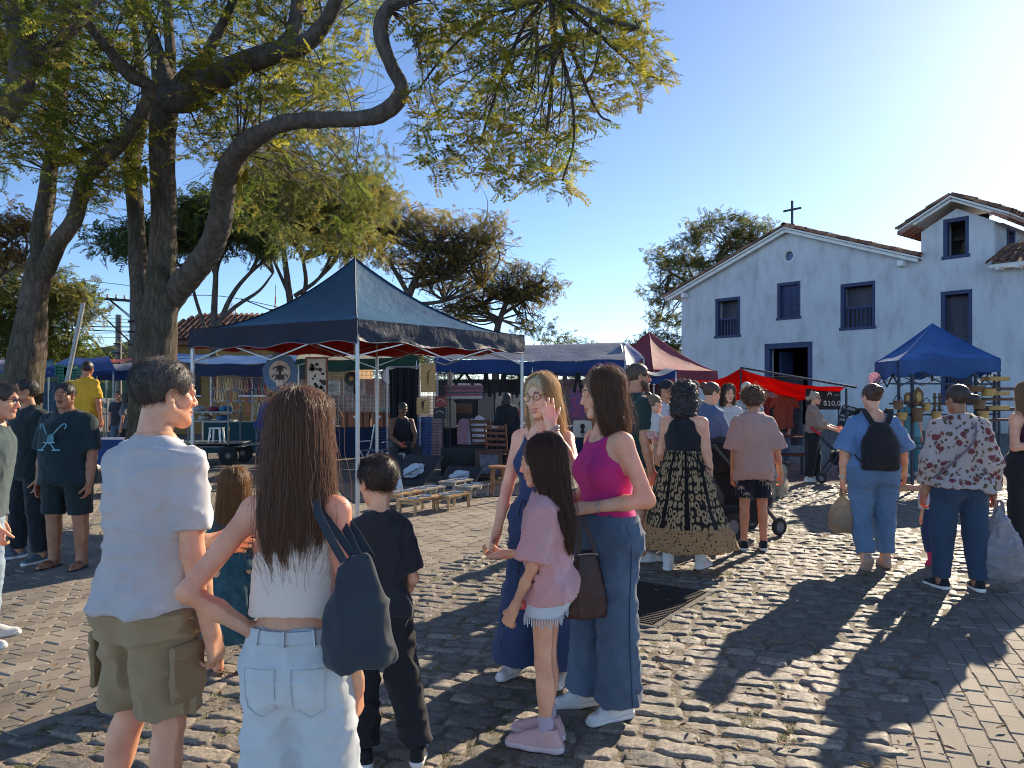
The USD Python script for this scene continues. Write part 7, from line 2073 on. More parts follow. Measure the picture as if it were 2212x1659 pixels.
obj('stick', rod((0, .01, 0), (.05, .05, -.9), .006), tw[2], fan)
# crates and bits at the far left
for k, (x, y, z) in enumerate(((143, 800, 21), (160, 806, 21), (150, 822, 21))):
 q = thing('green_crate', ['upper', 'right', 'lower'][k] + ' green plastic crate of the stack left of the yellow shirt', 'crate', at(x, y, z))
 for j in range(4):
  obj('slat', box(.40, .30, .05, (0, 0, -.12 + j * .075)), mat('green_plastic', (.01, .12, .07), .5), q)
 [obj('corner', box(.03, .32, .30, (sx_ * .2, 0, 0)), mat('green_plastic', (.01, .12, .07), .5), q) for sx_ in (-1, 1)]
 if k == 2:
  obj('stand', box(.5, .4, at(x, y, z)[2] - .16, (0, 0, -(at(x, y, z)[2] - .16) / 2 - .155)), wood_d, q)
for k in range(9):
 q = thing('trinket_stand', f'thin wooden trinket on a stick, {ORD[k]} from the left at the far left stall', 'trinket', (gx(165 + k * 10, 20), 20 + .1 * (k % 3), .85), 0, 'trinkets on sticks at the far left stall')
 obj('stick', rod((0, 0, -.85), (.04 * (k % 3 - 1), 0, .35 + .05 * (k % 4)), .012, n=5), wood_l, q)
 obj('head', ball((.04 * (k % 3 - 1), 0, .38 + .05 * (k % 4)), (.05, .03, .07), 1), [wood_l, bead[1], bead[6]][k % 3], q)
# ---------------------------------------------------------------- the people
def denim(name, c, worn=1.35):
 return mat('denim_' + name, c, .85, .25, 3.2, .35, 340, col2=tuple(np.minimum(np.array(c) * worn, .8)), sheen=.1, bdist=.002)
white_tee = cloth('white_tee', (.76, .74, .73), trans=.12)
W_ = lambda I, loc, yaw, p: np.array([math.cos(math.radians(yaw)) * p[0] - math.sin(math.radians(yaw)) * p[1] + loc[0], math.sin(math.radians(yaw)) * p[0] + math.cos(math.radians(yaw)) * p[1] + loc[1], p[2]])
sole_w = mat('sole_white', (.62, .60, .56), .7, .1)
shoe_w = cloth('shoe_white', (.58, .56, .53))
black_f = cloth('black_cotton', (.016, .016, .019))
DK, BR, CH = (.018, .013, .010), (.045, .024, .014), (.032, .018, .012)
def P(name, xd, Y):
 return (gx(xd, Y), Y)
# 1 the man in the white shirt, from behind
khaki = cloth('khaki', (.27, .18, .092), col2=(.34, .235, .125), vscale=3)
l1 = P('', 316, 2.62)
I1 = person('man seen from behind in a white t-shirt and khaki cargo shorts', l1, -24, 1.68, 'm', .93, 'light', head=(-20, -2, 0), hair=('short', 'black_grey', (.045, .036, .030)), near=2, h=.010, face=True, seed=3, beard=None,
   arms={'R': dict(u=(.10, -.03, -1), f=(.10, .20, -1), curl=(35, 42, 48, 52), n=(-1, -.2, .1)), 'L': dict(u=(-.04, .25, -.95), f=(.45, .85, -.15))},
   legs={'L': ((-.03, .07, -1), (-.30, -.10, -1)), 'R': ((.06, .0, -1), (-.02, -.03, -1))},
   lean=(.06, .02), top=dict(kind='shirt', m=white_tee, ease=.016, hem=-.10, straight=.75, sleeve=.74, sfl=.012, flare=.048, amp=.010, neck=.074, fs=(7, 7, 9)),
   bottom=dict(kind='shorts', m=khaki, ease=.030, length=.92, knee=.098, amp=.016, fs=(7, 7, 7)), shoes=dict(m=shoe_w, sole=sole_w))
for q, x_ in (('R', .115), ('L', -.115)):
 k_ = I1['limb'][q]
 pp = k_['hp'] * .42 + k_['kn'] * .58 + np.array([x_ * .72 + (.02 if q == 'R' else -.02), -.01, 0])
 pk_o = obj('cargo_pocket', folds(box(.020, .14, .17, pp, .009).subdivide().subdivide(), .02, (11, 11, 11), 4), khaki, I1['root'], smooth=True)
 obj('pocket_flap', box(.024, .145, .045, pp + [np.sign(x_) * .004, 0, .085], .008), khaki, pk_o)
# 2 the woman in the one-shoulder top, from behind
ivory = cloth('ivory_knit', (.70, .57, .48))
pale_j = denim('pale', (.40, .42, .425), 1.4)
l2 = P('', 640, 2.16)
def one_sh(x, y, z, I):
 return z - (I['zs'] - .085 + x * .62) + 0 * y
I2 = person('woman seen from behind with long brown hair, ivory one-shoulder top and pale jeans', l2, -3, 1.565, 'f', .82, 'light', head=(10, -3, 0), hair=('longer', 'chestnut', (.115, .062, .038)), near=2, h=.009, seed=5, bust=.9,
   arms={'L': dict(u=(-.52, -.46, -.78), f=(.66, .42, -.60), hf=(.55, .45, -.75), n=(.8, .5, .1), curl=(20, 25, 30, 35)), 'R': dict(u=(.17, -.06, -1), f=(-.02, .25, -1))},
   legs={'L': ((-.02, .03, -1), (-.05, -.04, -1)), 'R': ((.10, .02, -1), (.06, -.05, -1))},
   top=dict(kind='tank', m=ivory, ease=.006, hem=.285, straight=.12, flare=.0, amp=.0035, cut=one_sh, neck=.05, arm=.055, name='one_shoulder_top', fs=(5, 5, 22)),
   bottom=dict(kind='pants', m=pale_j, ease=.010, length=1.98, knee=.084, hemr=.110, topz=.235, amp=.006, fs=(8, 8, 12)), shoes=dict(m=shoe_w, sole=sole_w))
S2 = I2['secs']
def ring_at(I, t, ease, a0, a1, n=30):
 z = I['hip'] + t * I['T']
 rx = np.interp(z, [q[0] for q in I['secs']], [q[1] for q in I['secs']]) + ease
 ry = np.interp(z, [q[0] for q in I['secs']], [q[2] for q in I['secs']]) + ease
 a = np.linspace(a0, a1, n)
 return np.stack([rx * np.cos(a), ry * np.sin(a), np.full(n, z)], 1)
wb = [ring_at(I2, t, .017, 0, 2 * np.pi, 60) for t in (.165, .235)]
obj('waistband', sheet(np.array(wb), .004), pale_j, I2['root'], smooth=True)
def on_cloth(I, name, xz, n=7, gap=.002):
 v = np.array(UsdGeom.Mesh(stage.GetPrimAtPath(f"{I['root'].GetPath()}/{name}")).GetPointsAttr().Get())
 xz = np.array(xz)
 q = np.vstack([xz[i] * (1 - t) + xz[i + 1] * t for i in range(len(xz) - 1) for t in np.linspace(0, 1, n, endpoint=False)] + [xz[-1:]])
 out = []
 for x, z in q:
  d = np.hypot(v[:, 0] - x, v[:, 2] - z)
  w = np.where((d < .03) & (v[:, 1] < .02), 1 / (d + .002) ** 3, 0)
  out.append((x, (v[:, 1] * w).sum() / w.sum() - gap, z))
 return np.array(out)
stitch = mat('stitch', (.42, .46, .50), .8)
for a in (-1.57, -.95, -2.2):
 p = np.array([ring_at(I2, t, .022, a - .001, a, 2)[0] for t in (.15, .245)])
 obj('belt_loop', bar(p[0], p[1], .013, .006), pale_j, I2['root'])
for sd in (-1, 1):
 c = np.array([sd * .082, -.145, I2['hip'] - .055])
 pts = [c + np.array([x, .022 * abs(x + sd * .0) ** 1 + .02 * (abs(x) / .06) ** 2 + (z < -.04) * .004, z]) for x, z in ((-.055, .065), (.055, .065), (.052, -.045), (0, -.072), (-.052, -.045), (-.055, .065))]
 pts = list(on_cloth(I2, 'trousers', [[q[0] * .8, q[2]] for q in pts]))
 obj('pocket_seam', tube(pts, .0015, 5, 1), stitch, I2['root'])
grey_b = cloth('slate_canvas', (.035, .042, .052))
tb_ = thing('shoulder_bag', 'slate grey tote bag hanging from the shoulder of the woman with long hair', 'bag', at(775, 1300, 2.06) , 8)
tbag = solid([stack([(-.17, .088, .05), (-.14, .100, .062), (-.06, .092, .058), (.04, .066, .042), (.115, .035, .020), (.13, .026, .012)], .02, power=2.6)], .006)
obj('bag', folds(tbag, .022, (11, 11, 5), 5), grey_b, tb_, smooth=True)
sh = W_(I2, l2, -3, I2['limb']['R']['sh'] + np.array([-.035, 0, .047])) - at(775, 1300, 2.06)
for k, (dx, dy) in enumerate(((-.018, -.035), (.012, .035))):
 base = np.array([-.02 + dx, dy * .4, .11])
 pts = spline([base, base * .55 + sh * .45 + [-.008, -.03 + dy * .3, 0], sh + [0, -.05 + dy * .4, -.03], sh + [0, dy * .3, .006], sh + [.005, .05, -.035], base * .5 + sh * .5 + [.03, .03, 0], base + [.04, .012, 0]], 6)
 tn = np.gradient(pts, axis=0)
 sd_ = np.cross(tn, np.array([0, 1.0, 0]))
 sd_ /= np.linalg.norm(sd_, axis=1, keepdims=True) + 1e-9
 obj('strap', sheet(np.array([pts + sd_ * .011, pts - sd_ * .011]), .004), grey_b, tb_, smooth=True)
# 3 the boy in black
l3 = P('', 818, 3.30)
I3 = person('boy seen from behind with short dark hair, all in black', l3, 22, 1.30, 'c', .92, 'light', head=(14, -6, 0), hair=('short', 'dark_boy', (.022, .014, .010)), near=2, h=.009, seed=7,
   arms={'R': dict(u=(.20, -.10, -1), f=(-.1, .75, -.65)), 'L': dict(u=(-.2, .05, -1), f=(.1, .5, -.8))},
   legs={'L': ((-.02, .05, -1), (.02, -.10, -1), (-.1, 1, 0)), 'R': ((.10, -.14, -1), (.16, -.20, -1), (.35, .9, 0))},
   top=dict(kind='shirt', m=cloth('black_tee', (.022, .024, .030)), ease=.018, hem=-.16, straight=.8, sleeve=.85, flare=.022, amp=.007, neck=.068),
   bottom=dict(kind='pants', m=black_f, ease=.018, length=1.93, knee=.070, hemr=.062, amp=.010), shoes=dict(m=cloth('shoe_black', (.014, .014, .016)), sole=sole_w))
for q in 'LR':
 M = I3['limb'][q]
 d = unit((-.1, 1, 0) if q == 'L' else (.35, .9, 0))
 x = unit(np.cross(d, (0, 0, 1)))
 s_ = I3['s']
 for k in range(3):
  for sd in (-1, 1):
   a = M['an'] + d * (.03 + .024 * k) * s_ + x * sd * .0425 * s_ + np.array([0, 0, -.050 * s_])
   b = a + d * .018 * s_ - x * sd * .006 * s_ + np.array([0, 0, .030 * s_])
   obj('stripe', bar(a, b, .004, .010), paint_w, I3['root'])
# 4 the girl hidden behind the couple
l4 = P('', 505, 4.35)
I4 = person('girl in a dark teal dress, half hidden between the man and the woman', l4, 15, 1.14, 'c', 1.0, 'light', head=(0, 0, 0), hair=('longer', 'gold_brown', (.16, .085, .035)), near=1, h=.013, seed=9,
   top=dict(kind='shirt', m=cloth('teal_print', (.012, .05, .065), col2=(.04, .09, .11), vscale=22), ease=.014, hem=-.05, straight=.3, sleeve=.5, amp=.006),
   bottom=dict(kind='skirt', m=cloth('teal_print', (.012, .05, .065)), secs=[(.20, .215, .18), (.38, .18, .155), (.56, .14, .115), (.70, .115, .09)], wave=lambda p, z: .05 * np.sin(p * 9) * np.clip((.8 - z) * 2, 0, 1), name='dress_skirt'),
   shoes=dict(kind='flipflop', m=cloth('sandal', (.2, .1, .05)), sole=cloth('sandal', (.2, .1, .05))))
# 5 the blonde woman in overalls
navy_d = denim('overall', (.020, .035, .085), 1.5)
l5 = P('', 1168, 4.30)
I5 = person('blonde woman with glasses and a navy jumpsuit, hand raised to her face', l5, 158, 1.665, 'f', .95, 'fair', head=(-14, -6, 6), hair=('mid', 'blonde', (.30, .20, .105)), near=2, h=.010, mouth=.006, glasses='brown', seed=11, lean=(-.03, .02), brow=(.10, .06, .035),
   arms={'R': dict(u=(.26, .02, -1), f=(.14, .30, -1), curl=(20, 25, 30, 38)), 'L': dict(u=(-.36, .70, -.44), f=(.52, -.04, .85), hf=(.22, -.16, .96), n=(.30, -.95, -.1), curl=(18, 20, 24, 30), thumb=25, spread=5)},
   legs={'L': ((-.04, .02, -1), (-.05, -.02, -1)), 'R': ((.08, .03, -1), (.07, -.03, -1))},
   top=dict(kind='tank', m=navy_d, ease=.008, hem=-.10, straight=.15, amp=.004, neck=.098, neck_d=.14, neck_y=.05, arm=.088, name='jumpsuit_top'),
   bottom=dict(kind='pants', m=navy_d, ease=.012, length=1.99, knee=.095, hemr=.150, topz=.35, amp=.010, name='jumpsuit_trousers'), shoes=dict(m=shoe_w, sole=sole_w))
wr_p = I5['limb']['L']
bandm = mat('watch_steel', (.55, .42, .38), .3, .1, metal=.8)
ring = lambda c, d, r, t, n=20: tube([np.asarray(c) + r * (math.cos(a) * frame_of(d)[0] + math.sin(a) * frame_of(d)[1]) for a in np.linspace(0, 2 * np.pi, n)], t, 6, 1)
wt = obj('watch', cat([ring(wr_p['wr'] - wr_p['f'] * .02, wr_p['f'], .0295, .005), ring(wr_p['wr'] - wr_p['f'] * .035, wr_p['f'], .031, .0035)]), bandm, I5['root'], smooth=True)
obj('watch_face', ball(wr_p['wr'] - wr_p['f'] * .02 - frame_of(wr_p['f'])[1] * -.031, .012, 2), bandm, wt, smooth=True)
# 6 the girl in pink
pink_t = cloth('pale_pink', (.82, .47, .48), trans=.1)
sock_p = cloth('lilac_sock', (.40, .33, .40))
l6 = P('', 1182, 3.45)
cut_off = denim('cutoff', (.42, .46, .50), 1.3)
I6 = person('girl in a pale pink t-shirt, denim cut-offs and pink trainers, seen from the side', l6, 72, 1.37, 'c', .93, 'light', head=(6, -8, 0), hair=('longer', 'dark_brown', (.055, .028, .019)), near=2, h=.009, seed=13, hh=.212,
   arms={'L': dict(u=(-.20, .12, -1), f=(.10, .42, -.9), curl=(55, 60, 62, 66), n=(.9, -.3, 0), thumb=35), 'R': dict(u=(.18, .20, -1), f=(.05, .95, -.12), curl=(35, 45, 55, 60), n=(-.2, .1, 1), thumb=30)},
   legs={'L': ((.02, .0, -1), (.02, -.04, -1), (.05, 1, 0)), 'R': ((.0, .05, -1), (.0, -.02, -1), (.12, 1, 0))},
   top=dict(kind='shirt', m=pink_t, ease=.026, hem=-.17, straight=.95, sleeve=.92, flare=.034, amp=.009, neck=.068),
   bottom=dict(kind='shorts', m=cut_off, ease=.018, length=.40, knee=.085, amp=.006), shoes=dict(m=cloth('shoe_pink', (.56, .34, .33)), sole=mat('sole_pink', (.60, .46, .46), .7), sock=(sock_p, .075), size=1.22))
for k in range(60):
 a = k / 60 * 2 * np.pi
 for q in 'LR':
  if k == 0:
   M = I6['limb'][q]
   fr_ = [bar(M['hp'] * .61 + M['kn'] * .39 + np.array([.083 * math.cos(b), .083 * math.sin(b), .012]), M['hp'] * .61 + M['kn'] * .39 + np.array([.084 * math.cos(b), .084 * math.sin(b), -.014 - .008 * (j % 3)]), .004) for j, b in enumerate(np.linspace(0, 2 * np.pi, 44))]
   obj('frayed_hem', cat(fr_), cut_off, I6['root'])
inkm = mat('ink', (.02, .015, .02), .8)
def side_pt(I, phi, t, ease):
 z = I['hip'] + t * I['T']
 rx = np.interp(z, [q[0] for q in I['secs']], [max(q[1], .0) for q in I['secs']])
 ry = np.interp(z, [q[0] for q in I['secs']], [q[2] for q in I['secs']])
 y0 = np.interp(z, [q[0] for q in I['secs']], [q[4] for q in I['secs']])
 return np.array([(rx + ease) * math.cos(phi), y0 + (ry + ease) * math.sin(phi), z])
for k, (ph, t) in enumerate(((2.2, .95), (2.5, .45), (2.1, .25), (1.95, -.05), (2.9, .2))):
 pts = [side_pt(I6, ph + .22 * math.cos(a) * (1 + .3 * math.sin(3 * a)), t + .10 * math.sin(a), .052) for a in np.linspace(0, 5.4, 14)]
 obj('outline_print', tube(pts, .0032, 5, 2), inkm, I6['root'], smooth=True)
hz_ = side_pt(I6, 2.45, -.20, .066)
for k, (dx, r, c) in enumerate(((0, .024, (.55, .06, .06)), (.0, .011, (.50, .25, .10)))):
 obj('bow_print', ball(hz_ + [-.003 * k, .0, 0], (.006, r, r * .9), 2), mat(f'bow_{k}', c, .8), I6['root'], smooth=True)
# 7 the woman in the pink top
hot = cloth('hot_pink', (.74, .05, .26), trans=.06)
blue_j = denim('blue', (.048, .072, .110), 1.8)
l7 = P('', 1312, 3.82)
I7 = person('woman with a brown bob, hot pink vest top and wide blue jeans', l7, 112, 1.68, 'f', 1.06, 'light', head=(-18, -8, 0), hair=('bob', 'brown_bob', (.095, .050, .030)), near=2, h=.010, mouth=.003, seed=15, belly=.02, brow=(.03, .018, .012),
   arms={'L': dict(u=(-.34, -.28, -1), f=(.55, .95, -.16), hf=(.7, .75, -.2), curl=(45, 50, 55, 60), n=(.5, -.3, -.6)), 'R': dict(u=(.15, .12, -1), f=(-.2, .9, -.3))},
   legs={'L': ((-.02, .0, -1), (.0, -.03, -1), (-.1, 1, 0)), 'R': ((.02, .10, -1), (.0, .03, -1), (.1, 1, 0))},
   top=dict(kind='tank', m=hot, ease=.007, hem=.15, straight=.10, amp=.004, neck=.096, neck_d=.10, neck_y=.045, arm=.082, fs=(6, 6, 16)),
   bottom=dict(kind='pants', m=blue_j, ease=.014, length=1.985, knee=.092, hemr=.118, topz=.20, amp=.010), shoes=dict(m=shoe_w, sole=sole_w))
M = I7['limb']['L']
obj('bracelet', ring(M['wr'] - M['f'] * .025, M['f'], .031, .0035), steel, I7['root'], smooth=True)
wb = [ring_at(I7, t, .019, 0, 2 * np.pi, 60) for t in (.13, .205)]
obj('waistband', sheet(np.array(wb), .004), blue_j, I7['root'], smooth=True)
sm = [side_pt(I7, np.pi, .12, .022), I7['limb']['L']['hp'] + np.array([-.118, -.01, -.05]), I7['limb']['L']['kn'] + np.array([-.103, -.005, 0]), I7['limb']['L']['an'] + np.array([-.120, 0, .02])]
obj('side_seam', tube(sm, .003, 5, 8), mat('seam_dark', (.02, .035, .07), .8), I7['root'], smooth=True)
hb = W_(I7, l7, 112, M['wr'] + M['hf'] * .07)
brown_l = mat('brown_leather', (.050, .018, .014), .42, .3, 9, .3, 120, spec=.5)
bg_o = np.array([gx(1266, 3.66), 3.66, .70])
bg = thing('handbag', 'brown leather handbag held in front of the woman in hot pink', 'bag', bg_o, 12)
bgm = solid([stack([(-.19, .098, .035), (-.16, .108, .045), (-.02, .085, .04), (.10, .055, .025), (.12, .05, .012)], .02, power=3.0)], .007)
obj('bag', folds(bgm, .012, (9, 9, 5), 2), brown_l, bg, smooth=True)
hv = hb - bg_o
for sx_ in (-1, 1):
 p = spline([np.array([sx_ * .045, -.02, .10]), np.array([sx_ * .03, -.02, .16]) * .6 + hv * .4, hv + [sx_ * .012, 0, 0]], 6)
 obj('strap', sheet(np.array([p + [.012, 0, 0], p - [.012, 0, 0]]), .004), brown_l, bg, smooth=True)
obj('zip', tube([np.array([-.05, -.026, .11]), np.array([0, -.032, .115]), np.array([.05, -.026, .11])], .003, 5, 3), steel, bg)
# 8 the woman in the printed skirt
skirt_m = usdkit.material(stage, '/World/Looks/printed_skirt', {
 'tc': ('texture_coordinate', {}), 's': ('separate_xyz', {}), 'at': ('math', {'math_type': 'arctan2'}), 'ml': ('math', {'math_type': 'multiply', 'value2': 2.55}), 'cv': ('combine_xyz', {}), 'zz': ('math', {'math_type': 'multiply', 'value2': 5.2}),
 'v': ('voronoi_texture', {'scale': 2.9, 'randomness': .5}), 'vr': ('rgb_ramp', {'ramp': [(.14, (.03, .012, .012)), (.20, (.2, .08, .05)), (.25, (.62, .44, .23)), (.46, (.66, .48, .26)), (.54, (.035, .028, .020))], 'interpolate': True}),
 'fn': ('voronoi_texture', {'scale': 42.0}), 'fr': ('rgb_ramp', {'ramp': [(.24, (.03, .018, .016)), (.34, (.66, .40, .18))]}), 'wv': ('math', {'math_type': 'sine'}), 'w2': ('math', {'math_type': 'multiply', 'value2': 9.0}), 'bd': ('math', {'math_type': 'greater_than', 'value2': .80}),
 'm1': ('mix_color', {'b': (.016, .014, .014)}), 'lo': ('math', {'math_type': 'less_than', 'value2': .40}), 'm2': ('mix_color', {}), 'sp': ('math', {'math_type': 'greater_than', 'value2': .0}), 'm3': ('mix_color', {'blend_type': 'multiply', 'fac': .5}),
 't': ('translucent_bsdf', {}), 'mx': ('mix_closure', {'fac': .35}), 'p': ('principled_bsdf', {'roughness': .9, 'sheen_weight': .1})},
 [('tc.object', 's.vector'), ('s.y', 'at.value1'), ('s.x', 'at.value2'), ('at.value', 'ml.value1'), ('ml.value', 'cv.x'), ('s.z', 'zz.value1'), ('zz.value', 'cv.y'), ('cv.vector', 'v.vector'), ('v.distance', 'vr.fac'), ('tc.object', 'fn.vector'), ('fn.distance', 'fr.fac'), 
     ('at.value', 'w2.value1'), ('w2.value', 'wv.value1'), ('wv.value', 'bd.value1'), ('bd.value', 'm1.fac'), ('vr.color', 'm3.a'), ('fr.color', 'm3.b'), ('vr.color', 'm1.a'), ('s.z', 'lo.value1'), ('lo.value', 'm2.fac'), ('m1.result', 'm2.a'), ('fr.color', 'm2.b'),
     ('m2.result', 'p.base_color'), ('m2.result', 't.color'), ('p.BSDF', 'mx.closure1'), ('t.BSDF', 'mx.closure2')], surface='mx.closure')
l8 = P('', 1478, 6.95)
I8 = person('woman with a black curly bob, black sleeveless top and long patterned skirt', l8, -28, 1.66, 'f', 1.22, 'light', head=(-8, 0, 0), hair=('curlybob', 'black_curl', (.014, .010, .009)), near=1, h=.013, seed=17,
   arms={'R': dict(u=(.14, .03, -1), f=(.05, .18, -1)), 'L': dict(u=(-.2, .15, -1), f=(.2, .7, -.6))},
   legs={'L': ((-.02, -.12, -1), (-.02, -.12, -1), (-.1, 1, 0)), 'R': ((.03, .16, -1), (.03, .02, -1), (.2, 1, 0))},
   top=dict(kind='tank', m=black_f, ease=.010, hem=.10, straight=.2, neck=.085, arm=.070, amp=.005),
   bottom=dict(kind='skirt', m=skirt_m, secs=[(.20, .42, .40, .04, 0), (.38, .37, .345, .03, 0), (.60, .30, .28), (.82, .245, .22), (.95, .20, .175), (1.06, .168, .14)], wave=lambda p, z: .045 * np.sin(p * 8 + 1) * np.clip((1.0 - z) * 1.4, 0, 1), amp=.012),
   shoes=dict(m=shoe_w, sole=sole_w, sock=(cloth('sock_white', (.6, .58, .56)), .06)))
cs_ = spline([I8['base_n'] + [-.07, -.06, .0], side_pt(I8, -1.7, .75, .03), side_pt(I8, -1.0, .35, .035), side_pt(I8, -.15, .08, .05), I8['limb']['R']['hp'] + [.10, .05, .06]], 8)
obj('bag_strap', tube(cs_, .006, 5, 1), black_f, I8['root'])
# 9 the bearded man in the green shirt and the baby
green_s = cloth('dark_green', (.022, .035, .030))
l9 = P('', 1372, 7.35)
I9 = person('bearded man with sunglasses and a dark green t-shirt, seen from the side', l9, -72, 1.86, 'm', 1.05, 'tan', head=(-8, 0, 0), hair=('crop', 'brown_crop', (.050, .030, .020)), near=1, h=.013, seed=19, glasses='dark', beard=True,
   arms={'R': dict(u=(.12, -.05, -1), f=(.05, .22, -1)), 'L': dict(u=(-.2, .35, -.9), f=(.2, .95, .1))},
   top=dict(kind='shirt', m=green_s, ease=.018, hem=-.15, sleeve=.75, flare=.02), bottom=dict(kind='shorts', m=khaki, ease=.02, length=.95), shoes=dict(m=shoe_w, sole=sole_w))
obj('backpack_strap', tube([I9['limb']['R']['sh'] + p for p in (np.array([-.07, -.10, -.18]), np.array([-.05, -.07, .02]), np.array([-.05, .02, .07]), np.array([-.05, .10, .0]), np.array([-.03, .12, -.2]))], .016, 6, 4, flat=.4), cloth('strap_grey', (.12, .16, .17)), I9['root'], smooth=True)
l10 = P('', 1412, 7.15)
I10 = person('baby with short brown hair held on the arm of the bearded man', (l10[0], l10[1]), -40, .72, 'c', 1.25, 'fair', hh=.17, head=(-30, 0, 0), hair=('bald', 'baby', (.11, .065, .035)), near=0, h=.010, seed=21, z0=.88,
             legs={'L': ((-.25, .55, -.8), (0, -.1, -1)), 'R': ((.25, .55, -.8), (0, -.1, -1))}, arms={'L': dict(u=(-.3, .3, -.8), f=(.2, .8, .2)), 'R': dict(u=(.3, .3, -.8), f=(-.2, .8, .2))},
             top=dict(kind='shirt', m=cloth('baby_white', (.55, .50, .46)), ease=.012, hem=-.05, sleeve=.6), bottom=dict(kind='shorts', m=cloth('baby_red', (.40, .06, .05), col2=(.6, .45, .42), vscale=40), ease=.02, length=.35))
# 10 the boy in the pale pink shirt
palm = cloth('palm_shorts', (.012, .012, .02), col2=(.016, .016, .026))
l11 = P('', 1628, 7.75)
I11 = person('boy with curly brown hair, pale pink t-shirt and dark palm print shorts, from behind', l11, -5, 1.62, 'm', .92, 'tan', head=(-4, 0, 0), hair=('curly', 'curl_brown', (.055, .026, .014)), near=1, h=.013, seed=23,
             arms={'R': dict(u=(.26, -.02, -1), f=(.22, .25, -1), curl=(40, 45, 50, 55)), 'L': dict(u=(-.14, .05, -1), f=(-.02, .15, -1), curl=(50, 55, 60, 65))},
             legs={'L': ((-.02, .06, -1), (-.02, -.03, -1), (-.1, 1, 0)), 'R': ((.04, .12, -1), (.02, -.08, -1), (.15, 1, 0))},
             top=dict(kind='shirt', m=cloth('dusty_pink', (.66, .44, .38), trans=.12), ease=.034, hem=-.28, straight=1.0, sleeve=.98, flare=.045, amp=.010, neck=.07),
             bottom=dict(kind='shorts', m=palm, ease=.02, length=.80, knee=.085), shoes=dict(m=black_f, sole=sole_w))
pal_m = mat('palm_print', (.36, .26, .20), .8)
for k, (ph, t, q) in enumerate(((-1.2, .45, 'R'), (-2.1, .55, 'L'), (-.5, .6, 'R'), (-1.6, .70, 'L'), (-2.7, .4, 'L'), (-1.7, .35, 'R'), (-.2, .35, 'R'))):
 M = I11['limb'][q]
 c = M['hp'] * (1 - t) + M['kn'] * t
 o = c + np.array([.108 * math.cos(ph), .108 * math.sin(ph), 0])
 tg = np.array([-math.sin(ph), math.cos(ph), 0])
 obj('palm_print', cat([rod(o, o + [0, 0, -.05], .0035, n=4)] + [tube([o, o + tg * .022 * math.cos(a) + [0, 0, .022 * math.sin(a) + .006], o + tg * .036 * math.cos(a) + [0, 0, .03 * math.sin(a) - .006]], .004, 4, 2) for a in np.linspace(-.3, 3.4, 6)]), pal_m, I11['root'])
# 11 the woman in the blue shirt with the pushchair
l12 = P('', 1532, 8.7)
I12 = person('woman with her hair in a bun and a light blue shirt, behind a pushchair', l12, -68, 1.70, 'f', 1.12, 'light', head=(-6, -14, 0), hair=('bun', 'bun_brown', (.040, .022, .014)), near=1, h=.015, seed=25,
             arms={'R': dict(u=(.15, .35, -.9), f=(-.1, .95, -.2)), 'L': dict(u=(-.2, .35, -.9), f=(.1, .95, -.2))},
             top=dict(kind='shirt', m=cloth('sky_shirt', (.13, .20, .36), trans=.1), ease=.024, hem=-.1, straight=.9, sleeve=1.75, flare=.02, amp=.010), bottom=dict(kind='pants', m=cloth('grey_trousers', (.08, .075, .07)), length=1.9), shoes=dict(m=shoe_w, sole=sole_w))
pc = thing('pushchair', 'black pushchair with thick wheels in front of the woman in the blue shirt', 'pushchair', (gx(1590, 8.6), 8.6, 0), -65)
def wheel(parent, x, y, r, w=.05, m=None):
 t = lathe([(r * .55, -w * .4), (r * .85, -w * .5), (r, -w * .25), (r, w * .25), (r * .85, w * .5), (r * .55, w * .4)], 24)
 t.apply_transform(trimesh.transformations.rotation_matrix(np.pi / 2, (0, 1, 0)))
 t.apply_translation((x, y, r))
 p = obj('wheel', t, mat('rubber', (.015, .015, .016), .8), parent, smooth=40)
 obj('hub', lathe([(0, -w * .3), (r * .6, -w * .3), (r * .6, w * .3), (0, w * .3)], 18).apply_transform(trimesh.transformations.rotation_matrix(np.pi / 2, (0, 1, 0))).apply_translation((x, y, r)), m or mat('hub_grey', (.12, .12, .13), .5), p)
for sx_ in (-1, 1):
 wheel(pc, sx_ * .26, -.28, .15)
 wheel(pc, sx_ * .22, .42, .10)
 obj('frame', bar((sx_ * .24, -.5, 1.02), (sx_ * .22, .42, .12), .028), ironb, pc)
 obj('frame', bar((sx_ * .25, -.28, .16), (sx_ * .23, .16, .60), .028), ironb, pc)
obj('handle', bar((-.25, -.5, 1.02), (.25, -.5, 1.02), .035), black_p, pc)
obj('seat', folds(solid([cone((0, -.22, .80), (0, .05, .42), .16, .17, .05), cone((0, .05, .42), (0, .36, .40), .17, .14, .05)], .02), .01, (8, 8, 8), 2), black_c, pc, smooth=True)
obj('hood', solid([ell((0, -.20, .86), (.25, .28, .24), .02)], .018, [lambda x, y, z: .80 + .5 * (y + .2) - z + 0 * x]), black_c, pc, smooth=True)
obj('basket', folds(box(.40, .55, .2, (0, .02, .25), .03).subdivide().subdivide(), .02, (9, 9, 9), 3), black_c, pc, smooth=True)
obj('trim', tube([np.array([-.15, .36, .45]), np.array([0, .50, .46]), np.array([.15, .36, .45])], .012, 6, 5), paint_w, pc, smooth=True)
